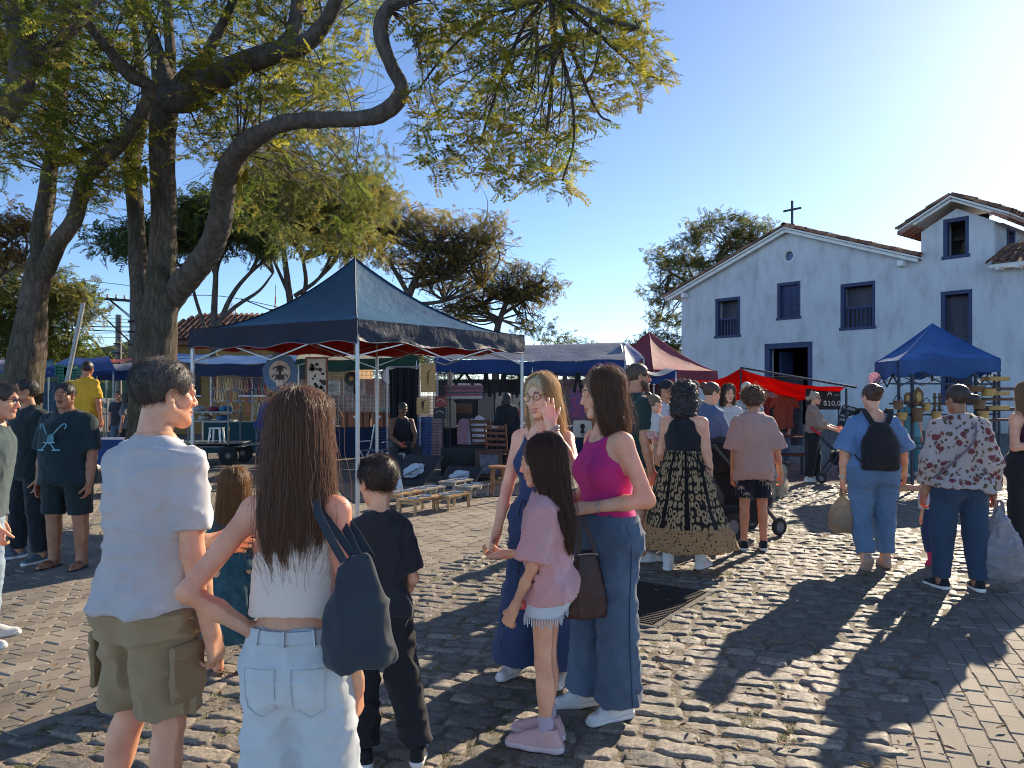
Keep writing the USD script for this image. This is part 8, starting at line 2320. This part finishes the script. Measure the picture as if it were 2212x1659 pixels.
# 12.. more people in the crowd
person('woman with long dark hair and a white top, facing us in the crowd', P('', 1572, 10.6), 178, 1.70, 'f', 1.0, 'light', head=(10, -8, 0), hair=('mid', 'dark_long', (.045, .026, .016)), near=1, h=.016, seed=27, name='person',
       top=dict(kind='shirt', m=cloth('offwhite_top', (.50, .46, .44)), ease=.012, hem=.0, sleeve=.6), bottom=dict(kind='pants', m=blue_j, length=1.9), shoes=dict(m=shoe_w))
person('man in a black cap and a white football shirt', P('', 1436, 9.7), 225, 1.74, 'm', 1.0, 'tan', head=(-6, 0, 0), hair=('crop', 'dark_crop', DK), h=.016, seed=29, cap=('black', (.015, .016, .018)),
       top=dict(kind='shirt', m=cloth('football', (.52, .46, .45)), ease=.018, sleeve=.7), bottom=dict(kind='pants', m=black_f, length=1.9), shoes=dict(m=shoe_w))
person('man in a brown cap, mostly hidden behind the curly haired woman', P('', 1497, 12.2), 190, 1.78, 'm', 1.05, 'tan', hair=('crop', 'dark_crop', DK), h=.02, seed=31, cap=('brown', (.13, .075, .05)), top=dict(kind='shirt', m=cloth('grey_tee', (.16, .16, .17)), sleeve=.7), bottom=dict(kind='pants', m=black_f, length=1.9), shoes=dict(m=shoe_w))
person('grey haired man in a black and white patterned shirt behind the curly haired boy', P('', 1612, 12.0), 170, 1.76, 'm', 1.08, 'tan', hair=('crop', 'grey', (.30, .26, .22)), h=.018, seed=33, top=dict(kind='shirt', m=cloth('bw_print', (.03, .03, .03), col2=(.6, .58, .56), vscale=26), sleeve=.7), bottom=dict(kind='pants', m=black_f, length=1.9), shoes=dict(m=shoe_w))
beige_b = cloth('beige_blouse', (.52, .38, .30), trans=.15)
l16 = P('', 1757, 13.9)
I16 = person('woman in sunglasses, a beige blouse and black trousers pushing a walker', l16, -108, 1.61, 'f', 1.05, 'light', head=(-2, -4, 0), hair=('tied', 'ash', (.22, .16, .11)), near=0, h=.017, seed=35, glasses='dark',
             arms={'R': dict(u=(.15, .45, -.9), f=(.0, .92, -.32)), 'L': dict(u=(-.15, .55, -.8), f=(0, .92, -.30))},
             legs={'L': ((0, .12, -1), (0, -.02, -1)), 'R': ((0, -.08, -1), (0, -.16, -1))},
             top=dict(kind='shirt', m=beige_b, ease=.03, hem=.12, straight=.8, sleeve=1.35, flare=.03, amp=.012), bottom=dict(kind='pants', m=black_f, ease=.02, length=1.93, knee=.085, hemr=.085, topz=.34), shoes=dict(m=shoe_w, sole=sole_w))
wk = thing('walker', 'black push walker with red grips and small wheels held by the woman in sunglasses', 'walker', (gx(1812, 13.8), 13.8, 0), -105)
for sx_ in (-1, 1):
 obj('frame', bar((sx_ * .24, -.42, .94), (sx_ * .24, .34, .10), .026), ironb, wk)
 obj('frame', bar((sx_ * .24, -.30, .10), (sx_ * .24, .02, .60), .026), ironb, wk)
 obj('grip', rod((sx_ * .24, -.50, .99), (sx_ * .24, -.34, .86), .025), mat('red_grip', (.5, .02, .03), .5), wk, smooth=40)
 wheel(wk, sx_ * .24, .36, .10, .035)
 wheel(wk, sx_ * .24, -.32, .09, .035)
obj('cross_bar', bar((-.24, .0, .56), (.24, .0, .56), .025), ironb, wk)
obj('pouch', box(.40, .22, .24, (0, -.02, .44), .03), black_c, wk)
# the woman in denim with the backpack
den_s = denim('shirt', (.085, .15, .27), 1.6)
den_j = denim('jeans', (.080, .135, .22), 1.5)
l17 = P('', 1886, 7.0)
I17 = person('woman in a denim shirt and jeans with a black backpack, walking away', l17, -4, 1.66, 'f', 1.22, 'light', head=(10, -2, 0), hair=('bun', 'bun_dark', (.036, .020, .013)), near=1, h=.013, seed=37, glasses='brown',
             arms={'L': dict(u=(-.30, .06, -1), f=(-.02, .10, -1), curl=(70, 75, 78, 80), thumb=40), 'R': dict(u=(.32, -.05, -1), f=(.28, .55, -.95), curl=(60, 62, 65, 68), thumb=35)},
             legs={'L': ((.0, .02, -1), (-.02, -.36, -.92), (-.05, .62, -.78), True), 'R': ((.03, .10, -1), (.0, -.04, -1), (.05, 1, 0))},
             top=dict(kind='shirt', m=den_s, ease=.022, hem=.12, straight=.5, sleeve=.95, flare=.055, amp=.009, neck=.10, neck_d=.12, neck_y=-.05),
             bottom=dict(kind='pants', m=den_j, ease=.020, length=1.86, knee=.085, hemr=.072, topz=.40, amp=.012), shoes=dict(m=cloth('shoe_tan', (.40, .26, .21)), sole=mat('sole_tan', (.38, .24, .18), .8)))
bp_o = W_(I17, l17, -4, np.array([0, -.155, I17['hip'] + .55 * I17['T']]))
bp = thing('backpack', 'black backpack worn by the woman in denim', 'backpack', bp_o, -4)
obj('pack', folds(solid([stack([(-.24, .145, .05), (-.20, .165, .075), (-.05, .165, .085), (.08, .125, .07), (.17, .075, .045), (.19, .05, .03)], .03, power=2.6)], .012), .012, (8, 8, 8), 6), black_f, bp, smooth=True)
obj('pocket', folds(solid([stack([(-.20, .12, .03), (-.16, .13, .04), (-.04, .12, .03)], .02, power=2.8)], .012), .006, (8, 8, 8), 3), black_f, bp, smooth=True, tr=(0, -.06, 0))
for sx_ in (-1, 1):
 p = spline([np.array([sx_ * .05, .0, .15]), np.array([sx_ * .10, .03, .25]), np.array([sx_ * .125, .10, .305]), np.array([sx_ * .13, .19, .26]), np.array([sx_ * .14, .26, .08])], 6)
 obj('strap', sheet(np.array([p + [.026, 0, .0], p - [.026, 0, .0]]), .006), black_f, bp, smooth=True)
 obj('lower_strap', tube([np.array([sx_ * .15, .0, -.18]), np.array([sx_ * .19, .08, -.10]), np.array([sx_ * .16, .2, .0])], .007, 5, 4), black_f, bp)
M = I17['limb']['L']
obj('bracelet', ring(M['wr'] - M['f'] * .03, M['f'], .033, .009), mat('cream_strap', (.5, .42, .34), .6), I17['root'], smooth=True)
film = mat('bag_film', (.50, .43, .32), .35, .12, 4, .5, 22, trans=.5, spec=.5, bdist=.02)
filmw = mat('bag_film_white', (.50, .50, .53), .3, .12, 4, .5, 18, trans=.45, spec=.5, bdist=.02)
def carrier(name, label, hand, h, w, m, lumps, rz=0, d=.09, seed=1):
 t = thing(name, label, 'bag', (hand[0], hand[1], 0), rz)
 z = hand[2] - .03
 b = solid([stack([(z - h, w * .34, d * .6), (z - h * .92, w * .46, d * .95), (z - h * .62, w * .5, d), (z - h * .38, w * .36, d * .75), (z - h * .18, w * .17, d * .45), (z - .02, w * .07, .016), (z, w * .06, .014)], .02)], max(.007, w * .025))
 n = b.vertex_normals
 v = np.array(b.vertices)
 phi = np.arctan2(v[:, 1] / d, v[:, 0] / w)
 q = np.clip((v[:, 2] - (z - h * .6)) / (h * .6), 0, 1)
 v = v + n * ((.012 + .02 * q) * (np.abs(np.sin(phi * 7 + seed)) - .5) * w * 1.4 * (.25 + q) * (1 - q * .6))[:, None]
 obj('film', folds(trimesh.Trimesh(v, b.faces, process=False), .022 * w / .3, (14, 14, 8), seed), m, t, smooth=True)
 for sx_ in (-1, 1):
  p = spline([np.array([sx_ * w * .10, 0, z - h * .10]), np.array([sx_ * w * .07, 0, z + .02]), np.array([0, 0, z + .05])], 5)
  obj('handle', sheet(np.array([p + [0, .018, 0], p - [0, .018, 0]]), .004), m, t, smooth=True)
 for k, (x, zz, r, c) in enumerate(lumps):
  obj('content', ball((x, 0, z - h + zz), (r, min(r, d * .7), r * .9), 2), mat(f'content_{seed}_{k}', c, .7), t, smooth=True)
 return t
hw = W_(I17, l17, -4, M['wr'] + M['hf'] * .085)
carrier('plastic_bag', 'knotted cream plastic bag carried by the woman in denim', hw, .36, .26, film, ((.02, .11, .085, (.30, .16, .10)), (-.05, .10, .07, (.42, .36, .28))), 10, .11, 3)
hw = W_(I17, l17, -4, I17['limb']['R']['wr'] + I17['limb']['R']['hf'] * .09)
cl_ = thing('sandal_box', 'small tan open case in the right hand of the woman in denim', 'case', hw + [.02, .02, -.05], -12)
obj('base', box(.20, .09, .055, (.02, 0, 0), .01), mat('tan_card', (.45, .26, .17), .6), cl_)
obj('lid', box(.02, .09, .10, (-.085, 0, .05), .006), mat('tan_card', (.45, .26, .17), .6), cl_)
obj('strap', tube([np.array([-.08, 0, .10]), np.array([-.02, .0, .055]), np.array([.07, 0, .03])], .007, 5, 4), strapm, cl_)
# the woman in the flowered blouse and the child with her
flower_m = usdkit.material(stage, '/World/Looks/flowered_blouse', {
 'tc': ('texture_coordinate', {}), 'dn': ('noise_texture', {'scale': 14.0, 'detail': 2.0}), 'va': ('vector_math', {'math_type': 'multiply_add', 'vector2': (.07, .07, .07)}),
 'v': ('voronoi_texture', {'scale': 12.5, 'randomness': .9}), 'r': ('rgb_ramp', {'ramp': [(0, (.17, .035, .045)), (.16, (.33, .10, .10)), (.25, (.26, .07, .07)), (.32, (.44, .24, .22)), (.37, (.74, .66, .62)), (1, (.78, .70, .66))]}),
 'v2': ('voronoi_texture', {'scale': 21.0}), 'r2': ('rgb_ramp', {'ramp': [(.30, (1, 1, 1)), (.36, (0, 0, 0))]}), 'mx2': ('mix_color', {'b': (.20, .14, .085)}), 'gt': ('math', {'math_type': 'greater_than', 'value2': .37}), 'mu': ('math', {'math_type': 'multiply'}),
 't': ('translucent_bsdf', {}), 'mx': ('mix_closure', {'fac': .32}), 'p': ('principled_bsdf', {'roughness': .85})},
 [('tc.object', 'dn.vector'), ('dn.color', 'va.vector1'), ('tc.object', 'va.vector3'), ('va.vector', 'v.vector'), ('va.vector', 'v2.vector'), ('v.distance', 'r.fac'), ('v2.distance', 'r2.fac'), ('v.distance', 'gt.value1'), ('gt.value', 'mu.value1'), ('r2.color', 'mu.value2'), ('mu.value', 'mx2.fac'), ('r.color', 'mx2.a'),
     ('mx2.result', 'p.base_color'), ('mx2.result', 't.color'), ('p.BSDF', 'mx.closure1'), ('t.BSDF', 'mx.closure2')], surface='mx.closure')
dark_j = denim('dark', (.018, .032, .060), 1.5)
l18 = P('', 2072, 6.2)
I18 = person('woman in a flowered white blouse and dark jeans walking away with a big bag', l18, -3, 1.64, 'f', 1.22, 'brown', head=(16, -4, 0), hair=('tied', 'tied_dark', (.026, .014, .009)), near=1, h=.012, seed=39,
             arms={'L': dict(u=(-.24, -.02, -1), f=(-.10, .18, -1)), 'R': dict(u=(.26, -.06, -1), f=(.12, .08, -1), curl=(75, 78, 80, 82), thumb=40)},
             legs={'L': ((-.03, .08, -1), (-.02, -.02, -1), (-.25, 1, 0)), 'R': ((.03, -.04, -1), (.03, -.06, -1), (.1, 1, 0))},
             top=dict(kind='shirt', m=flower_m, ease=.030, hem=-.10, straight=.55, sleeve=1.92, sfl=.028, flare=.035, amp=.010, neck=.072, bias=-.12),
             bottom=dict(kind='pants', m=dark_j, ease=.012, length=1.96, knee=.068, hemr=.060), shoes=dict(m=black_f, sole=sole_w))
cs_ = spline([side_pt(I18, -.9, 1.03, .04), side_pt(I18, -1.5, .72, .062), side_pt(I18, -2.2, .35, .075), side_pt(I18, -2.9, .02, .07)], 8)
obj('bag_strap', tube(cs_, .009, 5, 1, flat=.5), cloth('strap_mauve', (.14, .10, .12)), I18['root'])
hw = W_(I18, l18, -3, I18['limb']['R']['wr'] + I18['limb']['R']['hf'] * .08)
carrier('big_plastic_bag', 'large translucent white plastic bag in the right hand of the woman in flowers', hw + [.04, 0, 0], .60, .40, filmw, ((0, .14, .12, (.45, .38, .36)), (.05, .30, .10, (.12, .14, .26)), (-.07, .22, .09, (.5, .48, .46))), 12, .14, 5)
legg = cloth('star_leggings', (.025, .04, .10), col2=(.03, .05, .12))
l19 = P('', 2022, 7.15)
I19 = person('small child in starry leggings and pink boots beyond the woman in flowers', l19, 2, 1.08, 'c', 1.0, 'light', hair=('long', 'child_brown', (.05, .028, .017)), near=0, h=.012, seed=41,
             legs={'L': ((-.04, .0, -1), (-.02, -.22, -1), (-.1, .8, -.5), True), 'R': ((.05, .08, -1), (.02, -.05, -1), (.1, 1, 0))},
             top=dict(kind='shirt', m=cloth('lilac_top', (.52, .48, .58)), ease=.02, hem=-.22, sleeve=1.7), bottom=dict(kind='pants', m=legg, ease=.006, length=1.75, knee=.05), shoes=dict(m=cloth('boot_pink', (.55, .04, .12)), sole=cloth('boot_pink', (.55, .04, .12)), sock=(cloth('boot_pink', (.55, .04, .12)), .12)))
sr = np.random.default_rng(2)
st_o = []
for q in 'LR':
 M = I19['limb'][q]
 for k in range(26):
  t = sr.uniform(.35, 1.75)
  c = M['hp'] * (1 - t) + M['kn'] * t if t < 1 else M['kn'] * (2 - t) + M['an'] * (t - 1)
  r_ = np.interp(t, [0, 1, 2], [.074, .052, .042]) * I19['sb']
  a = sr.uniform(3.3, 6.1)
  st_o.append(ball(c + np.array([r_ * math.cos(a), r_ * math.sin(a), 0]), .008, 0))
obj('star_print', cat(st_o), mat('star_white', (.55, .6, .68), .8), I19['root'], kind='stuff')
# the woman cut by the right edge
l20 = P('', 2215, 7.6)
person('blonde woman in a sleeveless plum top at the right edge, arms folded', l20, 205, 1.68, 'f', 1.12, 'light', head=(14, 0, 0), hair=('mid', 'dark_blonde', (.20, .135, .075)), near=1, h=.013, seed=43,
       arms={'R': dict(u=(.26, .16, -.95), f=(-.55, .75, .12), curl=(30, 35, 40, 45)), 'L': dict(u=(-.22, .18, -.95), f=(.7, .65, .05))},
       top=dict(kind='tank', m=cloth('plum', (.045, .012, .025)), ease=.012, hem=-.05, straight=.4, arm=.07), bottom=dict(kind='pants', m=black_f, length=1.95, knee=.085, hemr=.085), shoes=dict(m=black_f))
# at the left edge
l21 = P('', -40, 4.85)
person('man with glasses and a grey green t-shirt at the left edge, seen from the side', l21, -72, 1.64, 'm', 1.02, 'light', lean=(0, .13), head=(-6, -6, 0), hair=('short', 'wavy_dark', (.035, .024, .018)), near=1, h=.011, seed=45, glasses='brown', beard=False,
       arms={'R': dict(u=(.10, .06, -1), f=(.04, .22, -1), curl=(45, 50, 55, 60)), 'L': dict(u=(-.1, -.12, -1), f=(0, .05, -1))},
       top=dict(kind='shirt', m=cloth('grey_green', (.060, .085, .088)), ease=.02, hem=-.15, sleeve=.75, flare=.02), bottom=dict(kind='pants', m=denim('light', (.20, .26, .32)), length=1.95), shoes=dict(m=shoe_w, sole=sole_w))
l22 = P('', 62, 7.3)
person('man all in black with the sun on his face, second from the left edge', l22, 150, 1.72, 'm', 1.12, 'tan', head=(-16, 10, 0), hair=('short', 'black_short', (.014, .012, .011)), near=1, h=.013, seed=47,
       legs={'R': ((.14, .02, -1), (.10, -.04, -1)), 'L': ((-.16, .04, -1), (-.10, -.04, -1))},
       top=dict(kind='shirt', m=cloth('black_green', (.014, .022, .022)), ease=.022, hem=-.2, sleeve=.8), bottom=dict(kind='pants', m=black_f, ease=.016, length=1.94), shoes=dict(m=cloth('shoe_grey', (.10, .12, .14)), sole=sole_w))
l23 = P('', 146, 7.0)
I23 = person('stocky smiling man in a black t-shirt with a pale blue print, shorts and flip-flops', l23, 172, 1.67, 'm', 1.24, 'brown', head=(8, 0, 0), hair=('crop', 'black_crop', (.012, .010, .010)), near=2, h=.012, seed=49, belly=.06, mouth=.002, face=True,
       arms={'R': dict(u=(.16, .02, -1), f=(.03, .16, -1)), 'L': dict(u=(-.16, .02, -1), f=(-.03, .16, -1))},
       top=dict(kind='shirt', m=cloth('black_teal', (.010, .022, .026)), ease=.022, hem=-.22, sleeve=.92, flare=.03), bottom=dict(kind='shorts', m=cloth('black_shorts', (.012, .020, .022)), ease=.022, length=.95, knee=.10), shoes=dict(kind='flipflop', m=black_f, sole=black_f))
pr_m = mat('print_blue', (.16, .36, .42), .8)
def chest(x, z, e=.034):
 S = I23['secs']
 zz = I23['hip'] + z * I23['T']
 rx, ry, y0 = (np.interp(zz, [q[0] for q in S], [q[i] for q in S]) for i in (1, 2, 4))
 rx, ry = max(rx, .205), ry + .03
 return np.array([x, y0 + (ry + e) * math.sqrt(max(0, 1 - (x / (rx + e)) ** 2)), zz])
th2 = np.linspace(0, 2 * np.pi, 18, endpoint=False)
def disc(pts):
 c = np.mean(pts, 0)
 return trimesh.Trimesh(np.vstack([pts, [c]]), [[i, (i + 1) % len(pts), len(pts)] for i in range(len(pts))] + [[(i + 1) % len(pts), i, len(pts)] for i in range(len(pts))], process=False)
obj('print', disc(np.array([chest(-.01 + .034 * math.cos(a), .62 + .095 * math.sin(a), .040) for a in th2])), pr_m, I23['root'])
obj('print', tube([chest(x, .555 - .05 * (x + .01) + .2 * (x + .01) ** 2 * 10, .040) for x in np.linspace(-.055, .05, 8)], .006, 5, 2), pr_m, I23['root'])
for sd in (-1, 1):
 obj('print', tube([chest(sd * x, z, .040) for x, z in ((.03, .70), (.055, .78), (.085, .86), (.11, .90), (.125, .86), (.115, .80))], .005, 5, 3), pr_m, I23['root'])
 obj('print', tube([chest(sd * x, z, .040) for x, z in ((.02, .54), (.05, .46), (.07, .42))], .0055, 5, 2), pr_m, I23['root'])
 obj('print', tube([chest(sd * (.07 + x), .42 + x * sd * .5 * 0, .040) for x in (-.03, .035)], .006, 5, 1), pr_m, I23['root'])
obj('moustache', tube([I23['hd'] + I23['R'] @ (np.array(p) * I23['g']) for p in ((-.024, .084, -.062), (-.010, .0935, -.0565), (.010, .0935, -.0565), (.024, .084, -.062))], .0042, 6, 3), hair_mats('black_crop', DK)[0], I23['root'], smooth=True)
l24 = P('', 186, 12.4)
I24 = person('man in a yellow t-shirt standing on a bench, seen from behind', l24, -14, 1.74, 'm', 1.0, 'tan', head=(24, 0, 0), hair=('short', 'black_short', (.014, .012, .011)), h=.016, seed=51, z0=.36,
       arms={'L': dict(u=(-.95, .20, -.12), f=(.5, .8, .35)), 'R': dict(u=(.2, .02, -1), f=(-.02, .2, -1))},
       top=dict(kind='shirt', m=cloth('yellow', (.62, .36, .035)), ease=.024, hem=-.15, sleeve=.8, amp=.012), bottom=dict(kind='pants', m=denim('green_grey', (.10, .14, .13)), length=1.95), shoes=dict(m=shoe_w))
bn = thing('bench', 'low plank bench under the man in yellow', 'bench', (l24[0], l24[1], 0), -14)
for k in range(3):
 obj('plank', box(1.5, .15, .04, (0, -.17 + k * .17, .338), .005), wood_d, bn)
for sx_ in (-1, 1):
 obj('leg', box(.06, .42, .318, (sx_ * .6, 0, .159)), wood_d, bn)
# the seated man
l25 = P('', 862, 15.35)
I25 = person('man in a dark basketball vest sitting under the navy canopy', l25, 205, 1.80, 'm', 1.12, 'dark', head=(18, -14, 0), hair=('crop', 'black_crop', (.012, .010, .010)), h=.015, seed=53, lean=(.0, .34), near=0,
       arms={'R': dict(u=(.2, .35, -.9), f=(-.35, .8, -.45)), 'L': dict(u=(-.2, .35, -.9), f=(.35, .8, -.45))},
       legs={'L': ((-.3, .95, -.12), (-.05, .12, -1)), 'R': ((.3, .95, -.12), (.05, .12, -1))},
       top=dict(kind='tank', m=cloth('vest', (.020, .016, .022)), ease=.014, hem=-.1, straight=.4, arm=.07), bottom=dict(kind='pants', m=cloth('grey_jeans', (.04, .04, .045)), length=1.9), shoes=dict(m=black_f))
person('bending man in a blue shirt behind the market cart', P('', 566, 18.2), -40, 1.62, 'm', 1.1, 'tan', head=(0, -30, 0), hair=('crop', 'dark_crop', DK), h=.02, seed=55, lean=(0, .30), arms={'L': dict(u=(-.2, .5, -.8), f=(.1, .7, -.6)), 'R': dict(u=(.2, .5, -.8), f=(-.1, .7, -.6))},
       top=dict(kind='shirt', m=cloth('royal_blue', (.03, .06, .20)), sleeve=.7), bottom=dict(kind='pants', m=blue_j, length=1.9), shoes=dict(m=black_f))
person('woman with long black hair, all in black, behind the folding chairs', P('', 1095, 16.0), 15, 1.60, 'f', 1.2, 'brown', hair=('longer', 'jet', (.010, .009, .009)), h=.018, seed=57, top=dict(kind='shirt', m=black_f, sleeve=1.8, ease=.03), bottom=dict(kind='pants', m=black_f, length=1.95, knee=.09, hemr=.1), shoes=dict(m=black_f))
person('vendor in a teal shirt behind the toy rack', P('', 1968, 14.8), 190, 1.62, 'f', 1.0, 'tan', hair=('mid', 'dark_long', BR), h=.02, seed=59, top=dict(kind='shirt', m=cloth('teal_shirt', (.08, .22, .26)), sleeve=.8), bottom=dict(kind='pants', m=cloth('teal_pants', (.06, .16, .19)), length=1.95), shoes=dict(m=shoe_w))
for k, (x, z, yaw, H, sex, c, lab) in enumerate(((256, 20, 180, 1.66, 'm', (.03, .03, .035), 'dark clothed person standing by the grey awning at the left'), (272, 19, 90, 1.60, 'f', (.10, .11, .12), 'person in grey turned sideways beside the big trunk'), (8, 15, 200, 1.70, 'm', (.04, .05, .07), 'person in a dark cap at the left edge behind the forked trunk'), (-2, 11, 190, 1.50, 'f', (.3, .28, .26), 'child faced woman at the left edge behind the man in black'), (172, 17, 40, 2.0, 'm', (.08, .02, .02), 'person in dark red beyond the man in yellow'), (1400, 14.5, 150, 1.62, 'f', (.30, .08, .08), 'person in red behind the man in the green shirt'), (1690, 17, 120, 1.65, 'f', (.03, .025, .03), 'vendor in black behind the hanging dresses'), (690, 20.6, 180, 1.62, 'm', (.10, .02, .03), 'vendor in dark red behind the bead stall'))):
 person(lab, P('', x, z), yaw, min(H, 1.8), sex, 1.05, 'tan', hair=('crop' if sex == 'm' else 'mid', 'dark_crop', DK), h=.022, seed=71 + k, cap=('navy', (.012, .02, .05)) if k == 2 else None, z0=.0 if k != 4 else .2,
           top=dict(kind='shirt', m=cloth(f'crowd_{k}', c), sleeve=.7), bottom=dict(kind='pants', m=black_f if k % 2 else blue_j, length=1.9), shoes=dict(m=black_f))
# the small white dog
dg = thing('dog', 'fluffy white small dog behind the boy in pale pink', 'dog', (gx(1683, 11.8), 11.8, 0), 150)
dB = [ell((0, -.02, .22), (.085, .15, .085), .04), ell((0, .10, .235), (.08, .08, .095), .04), cone((0, .13, .27), (0, .18, .33), .06, .05, .04), ell((0, .20, .345), (.062, .06, .056), .02), cone((0, .24, .335), (0, .285, .325), .028, .018, .02)]
for sx_ in (-1, 1):
 dB += [cone((sx_ * .045, .12, .18), (sx_ * .045, .13, .09), .032, .022, .02), cone((sx_ * .045, .13, .09), (sx_ * .045, .125, .014), .022, .02, .01), ell((sx_ * .045, .14, .012), (.02, .03, .014), .01),
           cone((sx_ * .05, -.10, .19), (sx_ * .055, -.07, .12), .05, .03, .02), cone((sx_ * .055, -.07, .12), (sx_ * .052, -.135, .075), .03, .018, .01), cone((sx_ * .052, -.135, .075), (sx_ * .05, -.125, .014), .018, .018, .01), ell((sx_ * .05, -.11, .012), (.02, .03, .014), .01),
           cone((sx_ * .035, .195, .385), (sx_ * .05, .19, .43), .022, .006, .01)]
dB += [cone((0, -.15, .26), (0, -.17, .38), .04, .055, .04), ell((0, -.13, .42), (.055, .07, .055), .03)]
fur = mat('white_fur', (.62, .57, .48), .9, .12, 30, .8, 120, trans=.15)
db_ = solid(dB, .009)
dbp = obj('body', db_, fur, dg, smooth=True)
pt, fi = trimesh.sample.sample_surface(db_, 7000, seed=4)
nr = db_.face_normals[fi]
keep = (np.asarray(pt)[:, 2] > .03) & ~((np.asarray(pt)[:, 1] > .25))
pt, nr = np.asarray(pt)[keep], nr[keep]
tt = np.linspace(0, 1, 5)[None, :, None]
gr_ = np.random.default_rng(3)
ln = gr_.uniform(.02, .05, (len(pt), 1, 1))
L = pt[:, None] + ln * tt * (nr[:, None] * .8 + np.array([0, -.5, -.35]) * tt + gr_.normal(0, .2, (len(pt), 1, 3)))
fur_s = mat('white_fur_strand', (.66, .60, .50), .7, .05, trans=.35)
curves('fur', L, np.linspace(.003, .0012, 5)[None, :] * np.ones((len(pt), 1)), fur_s, dbp, 'stuff')
for sx_ in (-1, 1):
 obj('eye', ball((sx_ * .026, .246, .358), .008, 1), black_p, dg, smooth=True)
obj('nose', ball((0, .302, .330), (.011, .009, .009), 1), black_p, dg, smooth=True)
